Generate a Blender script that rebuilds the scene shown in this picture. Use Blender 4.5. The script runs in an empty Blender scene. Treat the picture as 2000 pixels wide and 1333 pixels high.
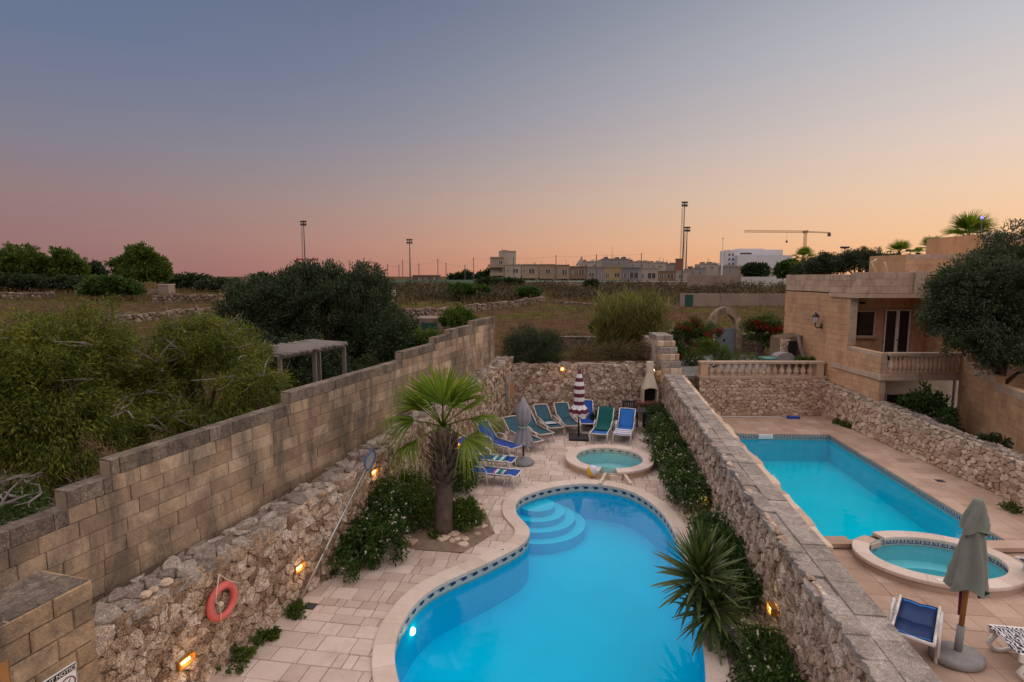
import bpy, bmesh, math, random
import numpy as np
from mathutils import Vector, Matrix, noise
from mathutils.geometry import tessellate_polygon
R = math.radians
rnd = random.Random(7)
sc = bpy.context.scene
col = sc.collection

# ---------------------------------------------------------------- camera
CAM_H, FPX, PITCH = 5.5, 1111.0, math.atan(126/1111.0)
cam = bpy.data.objects.new('camera', bpy.data.cameras.new('camera')); col.objects.link(cam)
cam.location = (0, 0, CAM_H); cam.rotation_euler = (math.pi/2-PITCH, 0, 0)
cam.data.sensor_width = 36; cam.data.lens = 36*FPX/2000; cam.data.clip_start = 0.1; cam.data.clip_end = 12000
sc.camera = cam
sc.render.resolution_x, sc.render.resolution_y = 1024, 682

# ---------------------------------------------------------------- sky: dusk, the sun just down to the right
SUN_AZ, SUN_EL = R(64), R(74)          # azimuth to the right of the view axis (+Y), towards +X
sun_dir = Vector((math.sin(SUN_AZ)*math.cos(SUN_EL), math.cos(SUN_AZ)*math.cos(SUN_EL), math.sin(SUN_EL)))
def node(nt, typ, ins=None, **props):
    n = nt.nodes.new(typ)
    for k, v in props.items(): setattr(n, k, v)
    for k, v in (ins or {}).items():
        s = n.inputs[k]
        if isinstance(v, bpy.types.NodeSocket): nt.links.new(v, s)
        else: s.default_value = v
    return n
def ramp(nt, fac, stops, interp='LINEAR'):
    n = nt.nodes.new('ShaderNodeValToRGB'); n.color_ramp.interpolation = interp
    cr = n.color_ramp
    while len(cr.elements) < len(stops): cr.elements.new(0.5)
    for e, (p, c) in zip(cr.elements, stops):
        e.position = p; e.color = (*c, 1) if len(c) == 3 else c
    nt.links.new(fac, n.inputs[0]); return n.outputs[0]
def math_n(nt, op, a, b=0.0, clamp=False):
    n = nt.nodes.new('ShaderNodeMath'); n.operation = op; n.use_clamp = clamp
    for i, v in enumerate((a, b)):
        if isinstance(v, bpy.types.NodeSocket): nt.links.new(v, n.inputs[i])
        else: n.inputs[i].default_value = v
    return n.outputs[0]
def mixc(nt, fac, a, b, blend='MIX'):
    n = nt.nodes.new('ShaderNodeMix'); n.data_type = 'RGBA'; n.blend_type = blend
    for i, v in ((0, fac), (6, a), (7, b)):
        if isinstance(v, bpy.types.NodeSocket): nt.links.new(v, n.inputs[i])
        else: n.inputs[i].default_value = v if i == 0 else (*v[:3], 1)
    return n.outputs[2]
def lin(r, g, b):
    return tuple(((c/255+0.055)/1.055)**2.4 if c > 10 else c/255/12.92 for c in (r, g, b))
SKY_GAIN = 1.0
w = bpy.data.worlds.new('World'); sc.world = w; w.use_nodes = True
nt = w.node_tree; nt.nodes.clear()
tc = node(nt, 'ShaderNodeTexCoord')
sep = node(nt, 'ShaderNodeSeparateXYZ', {0: tc.outputs['Generated']})
el = math_n(nt, 'DIVIDE', math_n(nt, 'ARCSINE', sep.outputs[2]), math.pi/2, True)      # 0 horizon .. 1 zenith
az = math_n(nt, 'ARCTAN2', sep.outputs[0], sep.outputs[1])                             # 0 ahead, + right
near = math_n(nt, 'COSINE', math_n(nt, 'SUBTRACT', az, SUN_AZ))
fac = math_n(nt, 'MULTIPLY', math_n(nt, 'ADD', near, 1.0), 0.5)
warm = ramp(nt, el, [(0, lin(255, 190, 130)), (.04, lin(254, 206, 158)), (.08, lin(247, 213, 181)), (.12, lin(235, 214, 199)), (.205, lin(205, 203, 206)), (.3, lin(175, 180, 190)), (.5, lin(140, 150, 168)), (1, lin(112, 126, 152))])
midc = ramp(nt, el, [(0, lin(212, 140, 110)), (.035, lin(212, 159, 131)), (.08, lin(190, 164, 149)), (.156, lin(150, 147, 155)), (.265, lin(108, 116, 137)), (.5, lin(100, 112, 136)), (1, lin(100, 116, 146))])
cool = ramp(nt, el, [(0, lin(142, 104, 107)), (.03, lin(149, 113, 113)), (.07, lin(146, 121, 122)), (.12, lin(127, 125, 139)), (.205, lin(103, 117, 145)), (.3, lin(97, 111, 140)), (1, lin(98, 114, 146))])
f1 = node(nt, 'ShaderNodeMapRange', {0: fac, 1: 0.30, 2: 0.95}, interpolation_type='SMOOTHSTEP').outputs[0]
f2 = math_n(nt, 'POWER', node(nt, 'ShaderNodeMapRange', {0: fac, 1: 0.50, 2: 1.0}).outputs[0], 2.3)
skyc = mixc(nt, f2, mixc(nt, f1, cool, midc), warm)
grad = node(nt, 'ShaderNodeBackground', {0: skyc, 1: SKY_GAIN})
sky = node(nt, 'ShaderNodeTexSky', sky_type='NISHITA', sun_disc=False, sun_elevation=SUN_EL, sun_rotation=SUN_AZ, dust_density=3.0)
nish = node(nt, 'ShaderNodeBackground', {0: sky.outputs[0], 1: 0.0015})
add = node(nt, 'ShaderNodeAddShader', {0: grad.outputs[0], 1: nish.outputs[0]})
out = node(nt, 'ShaderNodeOutputWorld', {0: add.outputs[0]})
# ---------------------------------------------------------------- very wide sun lamp set high, added as overhead fill
sl = bpy.data.lights.new('sun', 'SUN'); sl.energy = 3.0; sl.angle = R(160); sl.color = (1.0, 0.82, 0.70)
so = bpy.data.objects.new('sun', sl); col.objects.link(so)
so.rotation_euler = (-sun_dir).to_track_quat('-Z', 'Y').to_euler(); so.location = (40, 20, 30)
sc.view_settings.view_transform = 'Standard'; sc.view_settings.look = 'None'
sc.view_settings.exposure = 0.0; sc.view_settings.gamma = 1.0; sc.view_settings.use_curve_mapping = False
sc.cycles.max_bounces = 8; sc.cycles.transparent_max_bounces = 12; sc.cycles.use_denoising = True
sc.cycles.caustics_reflective = False; sc.cycles.caustics_refractive = False

# ---------------------------------------------------------------- measuring: photo points to places
CT, ST = math.cos(PITCH), math.sin(PITCH)
def ray(x, y):
    dx, dy = (x-1000)/FPX, -(y-666.5)/FPX
    return dx, CT+dy*ST, -ST+dy*CT
def gp(x, y, z=0.0):
    a = ray(x, y); t = (z-CAM_H)/a[2]; return Vector((a[0]*t, a[1]*t, z))
def at(x, y, Y):
    a = ray(x, y); t = Y/a[1]; return Vector((a[0]*t, Y, CAM_H+a[2]*t))

# ---------------------------------------------------------------- mesh helpers
class MB:
    def __init__(s): s.v = []; s.f = []
    def add(s, vs, fs):
        o = len(s.v); s.v += [tuple(p) for p in vs]; s.f += [tuple(i+o for i in q) for q in fs]; return s
    def box(s, x0, x1, y0, y1, z0, z1):
        return s.add([(x0,y0,z0),(x1,y0,z0),(x1,y1,z0),(x0,y1,z0),(x0,y0,z1),(x1,y0,z1),(x1,y1,z1),(x0,y1,z1)],
              [(0,3,2,1),(4,5,6,7),(0,1,5,4),(1,2,6,5),(2,3,7,6),(3,0,4,7)])
    def tube(s, pts, r, n=8, cap=True):
        pts = [Vector(p) for p in pts]; k = len(pts)
        rs = list(r) if isinstance(r, (list, tuple)) else [r]*k
        o = len(s.v); prev = None
        for i, p in enumerate(pts):
            d = (pts[min(i+1, k-1)]-pts[max(i-1, 0)]).normalized()
            a = d.orthogonal().normalized() if prev is None else (prev-d*prev.dot(d)).normalized()
            prev = a; b = d.cross(a)
            for j in range(n):
                t = 2*math.pi*j/n; s.v.append(tuple(p+(a*math.cos(t)+b*math.sin(t))*rs[i]))
        for i in range(k-1):
            for j in range(n):
                s.f.append((o+i*n+j, o+i*n+(j+1) % n, o+(i+1)*n+(j+1) % n, o+(i+1)*n+j))
        if cap:
            s.f.append(tuple(o+j for j in reversed(range(n)))); s.f.append(tuple(o+(k-1)*n+j for j in range(n)))
        return s
    def lathe(s, prof, n=16, c=(0,0,0), sx=1, sy=1):
        o = len(s.v); k = len(prof)
        for r, z in prof:
            for j in range(n):
                t = 2*math.pi*j/n; s.v.append((c[0]+r*sx*math.cos(t), c[1]+r*sy*math.sin(t), c[2]+z))
        for i in range(k-1):
            for j in range(n):
                s.f.append((o+i*n+j, o+i*n+(j+1) % n, o+(i+1)*n+(j+1) % n, o+(i+1)*n+j))
        if prof[0][0] > 1e-4: s.f.append(tuple(o+j for j in reversed(range(n))))
        if prof[-1][0] > 1e-4: s.f.append(tuple(o+(k-1)*n+j for j in range(n)))
        return s
    def prism(s, poly, z0, z1):
        n = len(poly)
        return s.add([(p[0], p[1], z0) for p in poly]+[(p[0], p[1], z1) for p in poly],
              [tuple(reversed(range(n))), tuple(range(n, 2*n))]+[(i, (i+1) % n, n+(i+1) % n, n+i) for i in range(n)])
    def slab(s, poly, z0, z1, b=0.012):           # convex piece with a chamfered upper edge
        n = len(poly); cx = sum(p[0] for p in poly)/n; cy = sum(p[1] for p in poly)/n
        def ins(p):
            d = math.hypot(p[0]-cx, p[1]-cy) or 1; k = max(0, 1-b*1.4/d); return cx+(p[0]-cx)*k, cy+(p[1]-cy)*k
        vs = [(p[0], p[1], z0) for p in poly]+[(p[0], p[1], z1-b) for p in poly]+[(*ins(p), z1) for p in poly]
        fs = [(i, (i+1) % n, n+(i+1) % n, n+i) for i in range(n)]+[(n+i, n+(i+1) % n, 2*n+(i+1) % n, 2*n+i) for i in range(n)]
        return s.add(vs, fs+[tuple(range(2*n, 3*n))])
    def xf(s, M):
        s.v = [tuple(M @ Vector(p)) for p in s.v]; return s
    def mesh(s, name='mesh', smooth=False):
        m = bpy.data.meshes.new(name); m.from_pydata(s.v, [], s.f); m.update()
        if smooth: m.polygons.foreach_set('use_smooth', [True]*len(m.polygons))
        return m
def np_mesh(name, V, F, smooth=False):            # V (n,3), F (m,4) or (m,3)
    m = bpy.data.meshes.new(name); k = F.shape[1]
    m.vertices.add(len(V)); m.vertices.foreach_set('co', V.astype(np.float32).ravel())
    m.loops.add(F.size); m.loops.foreach_set('vertex_index', F.astype(np.int32).ravel())
    m.polygons.add(len(F)); m.polygons.foreach_set('loop_start', np.arange(0, F.size, k, dtype=np.int32))
    m.polygons.foreach_set('use_smooth', np.full(len(F), smooth)); m.update(calc_edges=True); m.validate(); return m
BASE = {}
def thing(name, label, cat, loc=(0,0,0), rz=0, group=None, kind=None):
    o = bpy.data.objects.new(name, None); col.objects.link(o); o.empty_display_size = .2
    o.location = loc; o.rotation_euler = (0, 0, rz); tag(o, label, cat, group, kind); return o
def tag(o, label=None, cat=None, group=None, kind=None):
    for k, v in (('label', label), ('category', cat), ('group', group), ('kind', kind)):
        if v: o[k] = v
    return o
def mworld(o):
    M = Matrix.Translation(o.location) @ o.rotation_euler.to_matrix().to_4x4()
    M = M @ Matrix.Diagonal((*o.scale, 1))
    return mworld(o.parent) @ o.matrix_parent_inverse @ M if o.parent else M
def obj(name, me, mat, parent=None, world=False, smooth=False, **t):
    if isinstance(me, MB): me = me.mesh(name, smooth)
    o = bpy.data.objects.new(name, me); col.objects.link(o)
    if mat is not None and not len(me.materials): me.materials.append(mat)
    if parent is not None:
        o.parent = parent
        if world: o.matrix_parent_inverse = mworld(parent).inverted()
    return tag(o, **t)
def copy_tree(o, parent=None):
    c = o.copy(); col.objects.link(c); c.parent = parent
    for ch in list(o.children): copy_tree(ch, c)
    return c
def place(o, loc, rz=None, label=None, scale=None):
    o.location = loc
    if rz is not None: o.rotation_euler = (0, 0, rz)
    if scale is not None: o.scale = (scale,)*3 if isinstance(scale, (int, float)) else scale
    if label: o['label'] = label
    return o

# ---------------------------------------------------------------- materials
def newmat(name):
    m = bpy.data.materials.new(name); m.use_nodes = True; nt = m.node_tree
    b = nt.nodes['Principled BSDF']; return m, nt, b
def rand_val(nt):                                   # a number for each stone, joined or single
    oi = node(nt, 'ShaderNodeObjectInfo'); ge = node(nt, 'ShaderNodeNewGeometry')
    return math_n(nt, 'FRACT', math_n(nt, 'ADD', oi.outputs['Random'], ge.outputs['Random Per Island'])), ge.outputs['Position']
def noise_n(nt, pos, scale, detail=4, rough=.6, dist=0):
    return node(nt, 'ShaderNodeTexNoise', {'Vector': pos, 'Scale': scale, 'Detail': detail, 'Roughness': rough, 'Distortion': dist}).outputs[0]
def stone(name, cols, vary=.35, scale=3, pit=0.0, pit_scale=22, stain=.4, stain_col=(.06,.055,.05), bump=.5, fine=60, rough=.92, stain_scale=1.3, stain_lo=.52, hgt=.02, streak=1.0):
    m, nt, b = newmat(name); rv, pos = rand_val(nt)
    n1 = noise_n(nt, pos, scale, 6, .65)
    t = math_n(nt, 'ADD', math_n(nt, 'MULTIPLY', rv, vary), math_n(nt, 'MULTIPLY', n1, 1-vary))
    k = len(cols)
    c = ramp(nt, t, [(.22+.56*i/(k-1), cols[i]) for i in range(k)])
    n2 = noise_n(nt, pos if streak == 1 else node(nt, 'ShaderNodeVectorMath', {0: pos, 1: (1/streak, 1/streak, streak)}, operation='MULTIPLY').outputs[0], stain_scale, 8, .7, .6)
    sf = node(nt, 'ShaderNodeMapRange', {0: n2, 1: stain_lo, 2: stain_lo+.2, 3: 0, 4: stain}).outputs[0]
    c = mixc(nt, sf, c, stain_col)
    nf = noise_n(nt, pos, fine, 5, .7)
    c = mixc(nt, .35, c, mixc(nt, 1.0, c, ramp(nt, nf, [(.3, (.62,.60,.58)), (.7, (1.2,1.2,1.2))]), 'MULTIPLY'))
    h = nf
    if pit > 0:
        wob = node(nt, 'ShaderNodeVectorMath', {0: pos, 1: node(nt, 'ShaderNodeTexNoise', {'Vector': pos, 'Scale': 9.0}).outputs[1]}, operation='ADD').outputs[0]
        vo = node(nt, 'ShaderNodeTexVoronoi', {'Vector': wob, 'Scale': pit_scale}, feature='F1').outputs[0]
        nz = noise_n(nt, pos, pit_scale*.6, 5, .75)
        pm = math_n(nt, 'MULTIPLY', vo, nz)
        pf = node(nt, 'ShaderNodeMapRange', {0: pm, 1: .26, 2: .36, 3: 0, 4: 1}).outputs[0]
        c = mixc(nt, math_n(nt, 'MULTIPLY', pf, pit), c, mixc(nt, 1.0, c, (.42,.31,.24), 'MULTIPLY'))
        h = math_n(nt, 'SUBTRACT', math_n(nt, 'MULTIPLY', nf, .5), math_n(nt, 'MULTIPLY', pf, pit))
    h = math_n(nt, 'ADD', h, math_n(nt, 'MULTIPLY', n1, .8))
    bp = node(nt, 'ShaderNodeBump', {'Height': h, 'Strength': bump, 'Distance': hgt})
    nt.links.new(c, b.inputs['Base Color']); nt.links.new(bp.outputs[0], b.inputs['Normal']); b.inputs['Roughness'].default_value = rough
    b.inputs['Specular IOR Level'].default_value = .2
    return m
def plain(name, c, rough=.6, metal=0, vary=.12, scale=12, bump=.05, spec=.4, dirt=None):
    m, nt, b = newmat(name); rv, pos = rand_val(nt)
    tco = node(nt, 'ShaderNodeTexCoord').outputs['Object']
    n1 = noise_n(nt, tco, scale, 5)
    cc = mixc(nt, n1, tuple(x*(1-vary) for x in c), tuple(min(1, x*(1+vary)) for x in c))
    if dirt: cc = mixc(nt, node(nt, 'ShaderNodeMapRange', {0: noise_n(nt, tco, scale*.4, 6, .7), 1: .48, 2: .7, 3: 0, 4: .7}).outputs[0], cc, dirt)
    nt.links.new(cc, b.inputs['Base Color']); b.inputs['Roughness'].default_value = rough; b.inputs['Metallic'].default_value = metal
    b.inputs['Specular IOR Level'].default_value = spec
    if bump: nt.links.new(node(nt, 'ShaderNodeBump', {'Height': n1, 'Strength': bump, 'Distance': .01}).outputs[0], b.inputs['Normal'])
    return m
def leafmat(name, c1, c2, c3=None, trans=.35, rough=.55):
    m, nt, b = newmat(name); ge = node(nt, 'ShaderNodeNewGeometry'); oi = node(nt, 'ShaderNodeObjectInfo')
    rv = math_n(nt, 'FRACT', math_n(nt, 'ADD', ge.outputs['Random Per Island'], oi.outputs['Random']))
    cl = noise_n(nt, ge.outputs['Position'], 1.6, 3)
    t = math_n(nt, 'ADD', math_n(nt, 'MULTIPLY', rv, .55), math_n(nt, 'MULTIPLY', cl, .45))
    c = ramp(nt, t, [(.15, c1), (.55, c2), (.85, c3 or c2)])
    nt.links.new(c, b.inputs['Base Color']); b.inputs['Roughness'].default_value = rough; b.inputs['Specular IOR Level'].default_value = .25
    tr = node(nt, 'ShaderNodeBsdfTranslucent', {0: mixc(nt, 1.0, c, (1.2,1.3,.6), 'MULTIPLY')})
    mx = node(nt, 'ShaderNodeMixShader', {0: trans, 1: b.outputs[0], 2: tr.outputs[0]})
    nt.links.new(mx.outputs[0], nt.nodes['Material Output'].inputs[0]); return m
def emit(name, c, s):
    m, nt, b = newmat(name); b.inputs['Base Color'].default_value = (*c, 1); b.inputs['Emission Color'].default_value = (*c, 1); b.inputs['Emission Strength'].default_value = s; return m
M = {}
M['rubble'] = stone('rubble', [(.28,.185,.12), (.54,.395,.275), (.70,.55,.42), (.84,.72,.60)], vary=.5, scale=8, pit=.9, pit_scale=17, stain=.3, stain_col=(.24,.205,.18), bump=.8, hgt=.03, stain_lo=.58)
M['rubble_top'] = stone('rubble_top', [(0.345,0.287,0.241), (0.529,0.448,0.385), (0.690,0.598,0.523)], vary=.6, scale=6, pit=.7, pit_scale=24, stain=.5, stain_col=(0.196,0.167,0.149), bump=.9, hgt=.04)
M['mortar'] = stone('mortar', [(.22,.145,.095), (.38,.27,.185), (.52,.39,.29)], vary=.1, scale=9, pit=.8, pit_scale=24, stain=.3, bump=1, hgt=.04)
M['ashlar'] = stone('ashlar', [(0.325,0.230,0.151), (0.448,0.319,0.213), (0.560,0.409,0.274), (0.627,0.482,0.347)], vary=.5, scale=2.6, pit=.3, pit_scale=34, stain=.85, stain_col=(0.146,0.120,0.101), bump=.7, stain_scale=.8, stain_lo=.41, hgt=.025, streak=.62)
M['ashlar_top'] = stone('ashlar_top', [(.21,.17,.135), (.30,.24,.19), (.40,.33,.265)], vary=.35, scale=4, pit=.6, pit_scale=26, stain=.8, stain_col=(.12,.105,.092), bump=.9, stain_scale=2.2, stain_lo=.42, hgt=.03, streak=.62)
M['ashlar_joint'] = stone('ashlar_joint', [(.22,.17,.125), (.36,.28,.2)], vary=.1, stain=.5, bump=.6)
M['coral'] = stone('coral', [(.36,.24,.175), (.60,.44,.34), (.75,.60,.485), (.86,.74,.63)], vary=.45, scale=8, pit=.75, pit_scale=20, stain=.25, stain_col=(.26,.21,.18), bump=.8, hgt=.03, stain_lo=.58)
M['squared'] = stone('squared', [(0.470,0.336,0.235), (0.627,0.470,0.347), (0.762,0.616,0.482)], vary=.6, scale=5, pit=.35, pit_scale=30, stain=.2, bump=.6)
M['coping'] = stone('coping', [(0.360,0.312,0.276), (0.504,0.444,0.396), (0.636,0.570,0.516)], vary=.35, scale=3.5, pit=.55, pit_scale=30, stain=.7, stain_col=(0.228,0.198,0.178), bump=.8, stain_scale=2.2, stain_lo=.45, hgt=.03)
M['paver'] = stone('paver', [(.48,.37,.315), (.60,.485,.42), (.70,.585,.52)], vary=.45, scale=2.4, pit=.12, pit_scale=40, stain=.45, stain_col=(.36,.235,.175), bump=.3, rough=.8, stain_scale=.9, stain_lo=.50)
M['deckbed'] = stone('deckbed', [(.20,.13,.095), (.32,.215,.165)], vary=.1, stain=.2, bump=.4)
M['pool_edge'] = stone('pool_edge', [(.54,.43,.36), (.64,.525,.45), (.70,.59,.52)], vary=.35, scale=3, stain=.2, stain_col=(.36,.26,.2), bump=.2, rough=.7)
M['terracotta'] = stone('terracotta', [(.38,.255,.185), (.48,.335,.255), (.57,.42,.33)], vary=.4, scale=1.8, pit=.1, pit_scale=40, stain=.45, stain_col=(.28,.19,.145), bump=.25, rough=.75, stain_scale=.8, stain_lo=.48)
M['render'] = stone('render_wall', [(.44,.255,.14), (.57,.345,.195), (.66,.42,.255)], vary=.25, scale=1.6, stain=.5, stain_col=(.25,.155,.10), bump=.3, stain_scale=1.0, stain_lo=.48, streak=.62)
M['trim'] = stone('trim', [(.38,.27,.195), (.50,.365,.27), (.58,.44,.335)], vary=.35, scale=3, stain=.7, stain_col=(.11,.095,.085), bump=.4, stain_scale=2, streak=.62)
M['baluster'] = stone('baluster', [(.52,.345,.225), (.61,.425,.29), (.68,.50,.36)], vary=.3, scale=4, stain=.3, stain_col=(.18,.14,.12), bump=.3, stain_scale=3)
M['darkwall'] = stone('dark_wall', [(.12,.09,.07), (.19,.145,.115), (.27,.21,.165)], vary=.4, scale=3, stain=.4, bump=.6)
M['fieldstone'] = stone('fieldstone', [(0.131,0.092,0.069), (0.210,0.157,0.121), (0.289,0.230,0.184)], vary=.6, scale=3, stain=.2, bump=.5)
M['white_tube'] = plain('white_tube', (.74,.72,.70), .4, dirt=(.5,.45,.4))
M['beige_frame'] = plain('beige_frame', (.55,.47,.40), .5)
M['blue_sling'] = plain('blue_sling', (.001,.055,.32), .7, vary=.2, scale=60, bump=.2)
M['navy_mesh'] = plain('navy_mesh', (.003,.028,.12), .7, vary=.3, scale=80, bump=.25)
M['blue_light'] = plain('blue_light', (.008,.13,.46), .7, vary=.2, scale=60, bump=.2)
M['teal_sling'] = plain('teal_sling', (.020,.082,.125), .75, vary=.25, scale=50, bump=.2)
M['green_towel'] = plain('green_towel', (.002,.085,.08), .95, vary=.2, scale=30, bump=.3)
M['dark_wood'] = plain('dark_wood', (.035,.036,.045), .6, vary=.3)
M['grey_cloth'] = plain('grey_cloth', (.26,.255,.285), .9, vary=.15, bump=.15)
M['sage_cloth'] = plain('sage_cloth', (.185,.205,.175), .9, vary=.15, scale=6, bump=.15)
M['dark_green'] = plain('dark_green', (.015,.055,.048), .9)
M['black_metal'] = plain('black_metal', (.018,.018,.02), .45)
M['grey_plastic'] = plain('grey_plastic', (.21,.205,.215), .6)
M['concrete'] = stone('concrete', [(.20,.19,.19), (.28,.27,.265), (.36,.345,.335)], vary=.1, scale=4, stain=.4, stain_col=(.12,.115,.11), bump=.4, stain_scale=5)
M['wood_pole'] = plain('wood_pole', (.33,.15,.05), .55, vary=.25)
M['old_wood'] = plain('old_wood', (.17,.145,.125), .9, vary=.35, scale=20, bump=.3)
M['cream'] = plain('cream_plaster', (.60,.52,.40), .85, dirt=(.42,.35,.27), scale=5)
M['soot'] = plain('soot', (.012,.011,.01), .95)
M['brick_red'] = plain('brick_red', (.20,.075,.05), .85)
M['white_paint'] = plain('white_paint', (.72,.70,.68), .6)
M['alu'] = plain('aluminium', (.62,.62,.63), .35, metal=.6)
M['glass'] = plain('dark_glass', (.016,.014,.014), .08, spec=.6, bump=0)
M['coral_ring'] = plain('ring_plastic', (.66,.13,.105), .5, vary=.15, scale=5, dirt=(.5,.16,.13))
M['rope'] = plain('rope', (.55,.46,.36), .9)
M['net'] = plain('net_blue', (.07,.14,.26), .7)
M['bright_blue'] = plain('bright_blue', (.01,.06,.36), .6)
M['maroon'] = plain('maroon_cloth', (.13,.022,.055), .9)
M['white_cloth'] = plain('white_cloth', (.72,.70,.72), .9)
M['yellow'] = plain('yellow', (.72,.42,.02), .45)
M['palevio'] = plain('pale_violet', (.58,.55,.66), .45)
M['steel'] = plain('steel_grey', (.10,.10,.105), .6)
M['gate'] = plain('gate_grey', (.20,.235,.27), .6, dirt=(.13,.13,.13))
M['door_green'] = plain('door_green', (.012,.07,.055), .7, dirt=(.03,.05,.04))
M['bark'] = stone('bark', [(.07,.05,.04), (.14,.105,.085), (.20,.155,.13)], vary=.2, scale=8, stain=.2, bump=1, hgt=.05)
M['twig'] = plain('twig', (.22,.19,.18), .9, vary=.3)
M['palm_bark'] = stone('palm_bark', [(.07,.05,.038), (.15,.11,.085), (.23,.175,.14)], vary=.15, scale=7, stain=.25, stain_col=(.05,.04,.03), bump=1, hgt=.04)
M['palm_stub'] = plain('palm_stub', (.13,.085,.07), .9, vary=.4)
M['soil'] = stone('soil', [(.20,.135,.10), (.31,.22,.165), (.42,.31,.24)], vary=.1, scale=6, stain=.3, bump=1, hgt=.04)
M['lf_yellow'] = leafmat('lf_yellow', (.030,.048,.008), (.105,.130,.018), (.25,.24,.035))
M['lf_dark'] = leafmat('lf_dark', (0.014,0.024,0.010), (0.032,0.050,0.020), (0.063,0.082,0.035), .25)
M['lf_olive'] = leafmat('lf_olive', (0.025,0.037,0.018), (0.055,0.076,0.037), (0.093,0.114,0.059), .25)
M['lf_bush'] = leafmat('lf_bush', (0.014,0.036,0.007), (0.043,0.084,0.016), (0.094,0.145,0.032), .3)
M['lf_mid'] = leafmat('lf_mid', (0.027,0.057,0.008), (0.074,0.115,0.016), (0.135,0.176,0.030), .3)
M['lf_reed'] = leafmat('lf_reed', (0.069,0.081,0.019), (0.163,0.163,0.044), (0.275,0.237,0.088), .35)
M['lf_palm'] = leafmat('lf_palm', (0.055,0.109,0.009), (0.155,0.228,0.026), (0.274,0.311,0.055), .4)
M['lf_palm_dry'] = leafmat('lf_palm_dry', (.16,.13,.06), (.26,.21,.10), (.33,.27,.15), .3)
M['lf_yucca'] = leafmat('lf_yucca', (0.031,0.050,0.015), (0.064,0.098,0.027), (0.126,0.160,0.050), .15, .45)
M['lf_red'] = leafmat('lf_red', (0.112,0.004,0.008), (0.238,0.008,0.015), (0.336,0.021,0.028), .4)
M['lf_dry'] = leafmat('lf_dry', (.062,.043,.019), (.125,.088,.040), (.185,.135,.065), .3)
M['lf_flower'] = leafmat('lf_flower', (.42,.36,.30), (.60,.54,.48), (.70,.62,.56), .3)
M['lamp_glass'] = emit('lamp_glass', (1.0, .50, .13), 9.0)
M['lamp_glass_y'] = emit('lamp_glass_y', (1.0, .72, .22), 7.0)
M['lamp_white'] = emit('lamp_white', (1.0, .86, .55), 5.0)
M['blue_lamp'] = emit('blue_lamp', (.15, .12, 1.0), 3.0)
# ---------------------------------------------------------------- ground
WA, WU, WN = Vector((-4.08, 7.53, 0)), Vector((.2767, .961, 0)).normalized(), Vector((-.961, .2767, 0)).normalized()
AU, AN = Vector((.302, .953, 0)).normalized(), Vector((-.953, .302, 0)).normalized()
def A(s, d, z): return WA+AU*s+AN*d+Vector((0, 0, z))            # the stepped wall's own frame
def W(s, d, z): return WA+WU*s+WN*d+Vector((0, 0, z))            # left wall frame: along, behind, up
def wd(X, Y): return (X-WA.x)*AN.x+(Y-WA.y)*AN.y
def mid_l(Y): return 3.47+(Y-4.85)*.1415                         # left face of the wall between the pools
def mid_r(Y): return mid_l(Y)+.66
PROF = [(0, 2.1), (22, 2.15), (60, 2.3), (90, 3.05), (110, 3.55), (140, 4.25), (200, 4.6), (500, 4.9), (6000, 5.3)]
def prof(r):
    for (a, za), (b, zb) in zip(PROF, PROF[1:]):
        if r <= b: return za+(zb-za)*(r-a)/(b-a)
    return PROF[-1][1]
def gz(X, Y):
    r = math.hypot(X, Y); d = wd(X, Y)
    z = prof(r)+(noise.noise((X*.12, Y*.12, 3))*.18 if r > 24 else 0)
    if d > 1.0:
        k = min(1, max(0, (Y-16+max(0, -X-14)*.25)/16)); k = k*k*(3-2*k); return .25*(1-k)+z*k
    if X < 5.9: return -2.4 if Y < 22.0 else z
    if X < 12.6: return -2.4 if Y < 22.4 else (.6 if Y < 29.2 else z)
    return .45 if Y < 30 else z
def lines(a, b, step, far):
    t = list(np.arange(a, b+.01, step)); lo, hi, g = [], [], step
    x = b
    while x < far: g *= 1.22; x += g; hi.append(x)
    x, g = a, step
    while x > -far: g *= 1.22; x -= g; lo.append(x)
    return lo[::-1]+t+hi
gx, gy = lines(-26, 26, .5, 5000), [y for y in lines(-4, 40, .5, 5000) if y > -60]
V = np.array([(x, y, gz(x, y)) for y in gy for x in gx]); nx = len(gx)
F = np.array([(j*nx+i, j*nx+i+1, (j+1)*nx+i+1, (j+1)*nx+i) for j in range(len(gy)-1) for i in range(nx-1)])
m, nt, b = newmat('field'); rv, pos = rand_val(nt)
n1, n2, n3 = noise_n(nt, pos, .10, 5, .6, .5), noise_n(nt, pos, .8, 6, .7), noise_n(nt, pos, 9, 5, .7)
c = ramp(nt, n2, [(.3, (.060,.034,.022)), (.5, (.105,.062,.038)), (.7, (.15,.098,.058))])
c = mixc(nt, node(nt, 'ShaderNodeMapRange', {0: n1, 1: .50, 2: .62}).outputs[0], c, ramp(nt, n2, [(.3, (.045,.052,.014)), (.6, (.115,.105,.030)), (.8, (.19,.145,.05))]))
c = mixc(nt, .5, c, mixc(nt, 1, c, ramp(nt, n3, [(.3, (.4,.4,.4)), (.7, (1.4,1.4,1.4))]), 'MULTIPLY'))
nt.links.new(c, b.inputs['Base Color']); b.inputs['Roughness'].default_value = 1; b.inputs['Specular IOR Level'].default_value = 0
nt.links.new(node(nt, 'ShaderNodeBump', {'Height': n3, 'Strength': .8, 'Distance': .08}).outputs[0], b.inputs['Normal'])
M['field'] = m
obj('ground', np_mesh('ground', V, F, True), m, label='dry brown and green fields around the walled gardens', kind='structure')

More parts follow.
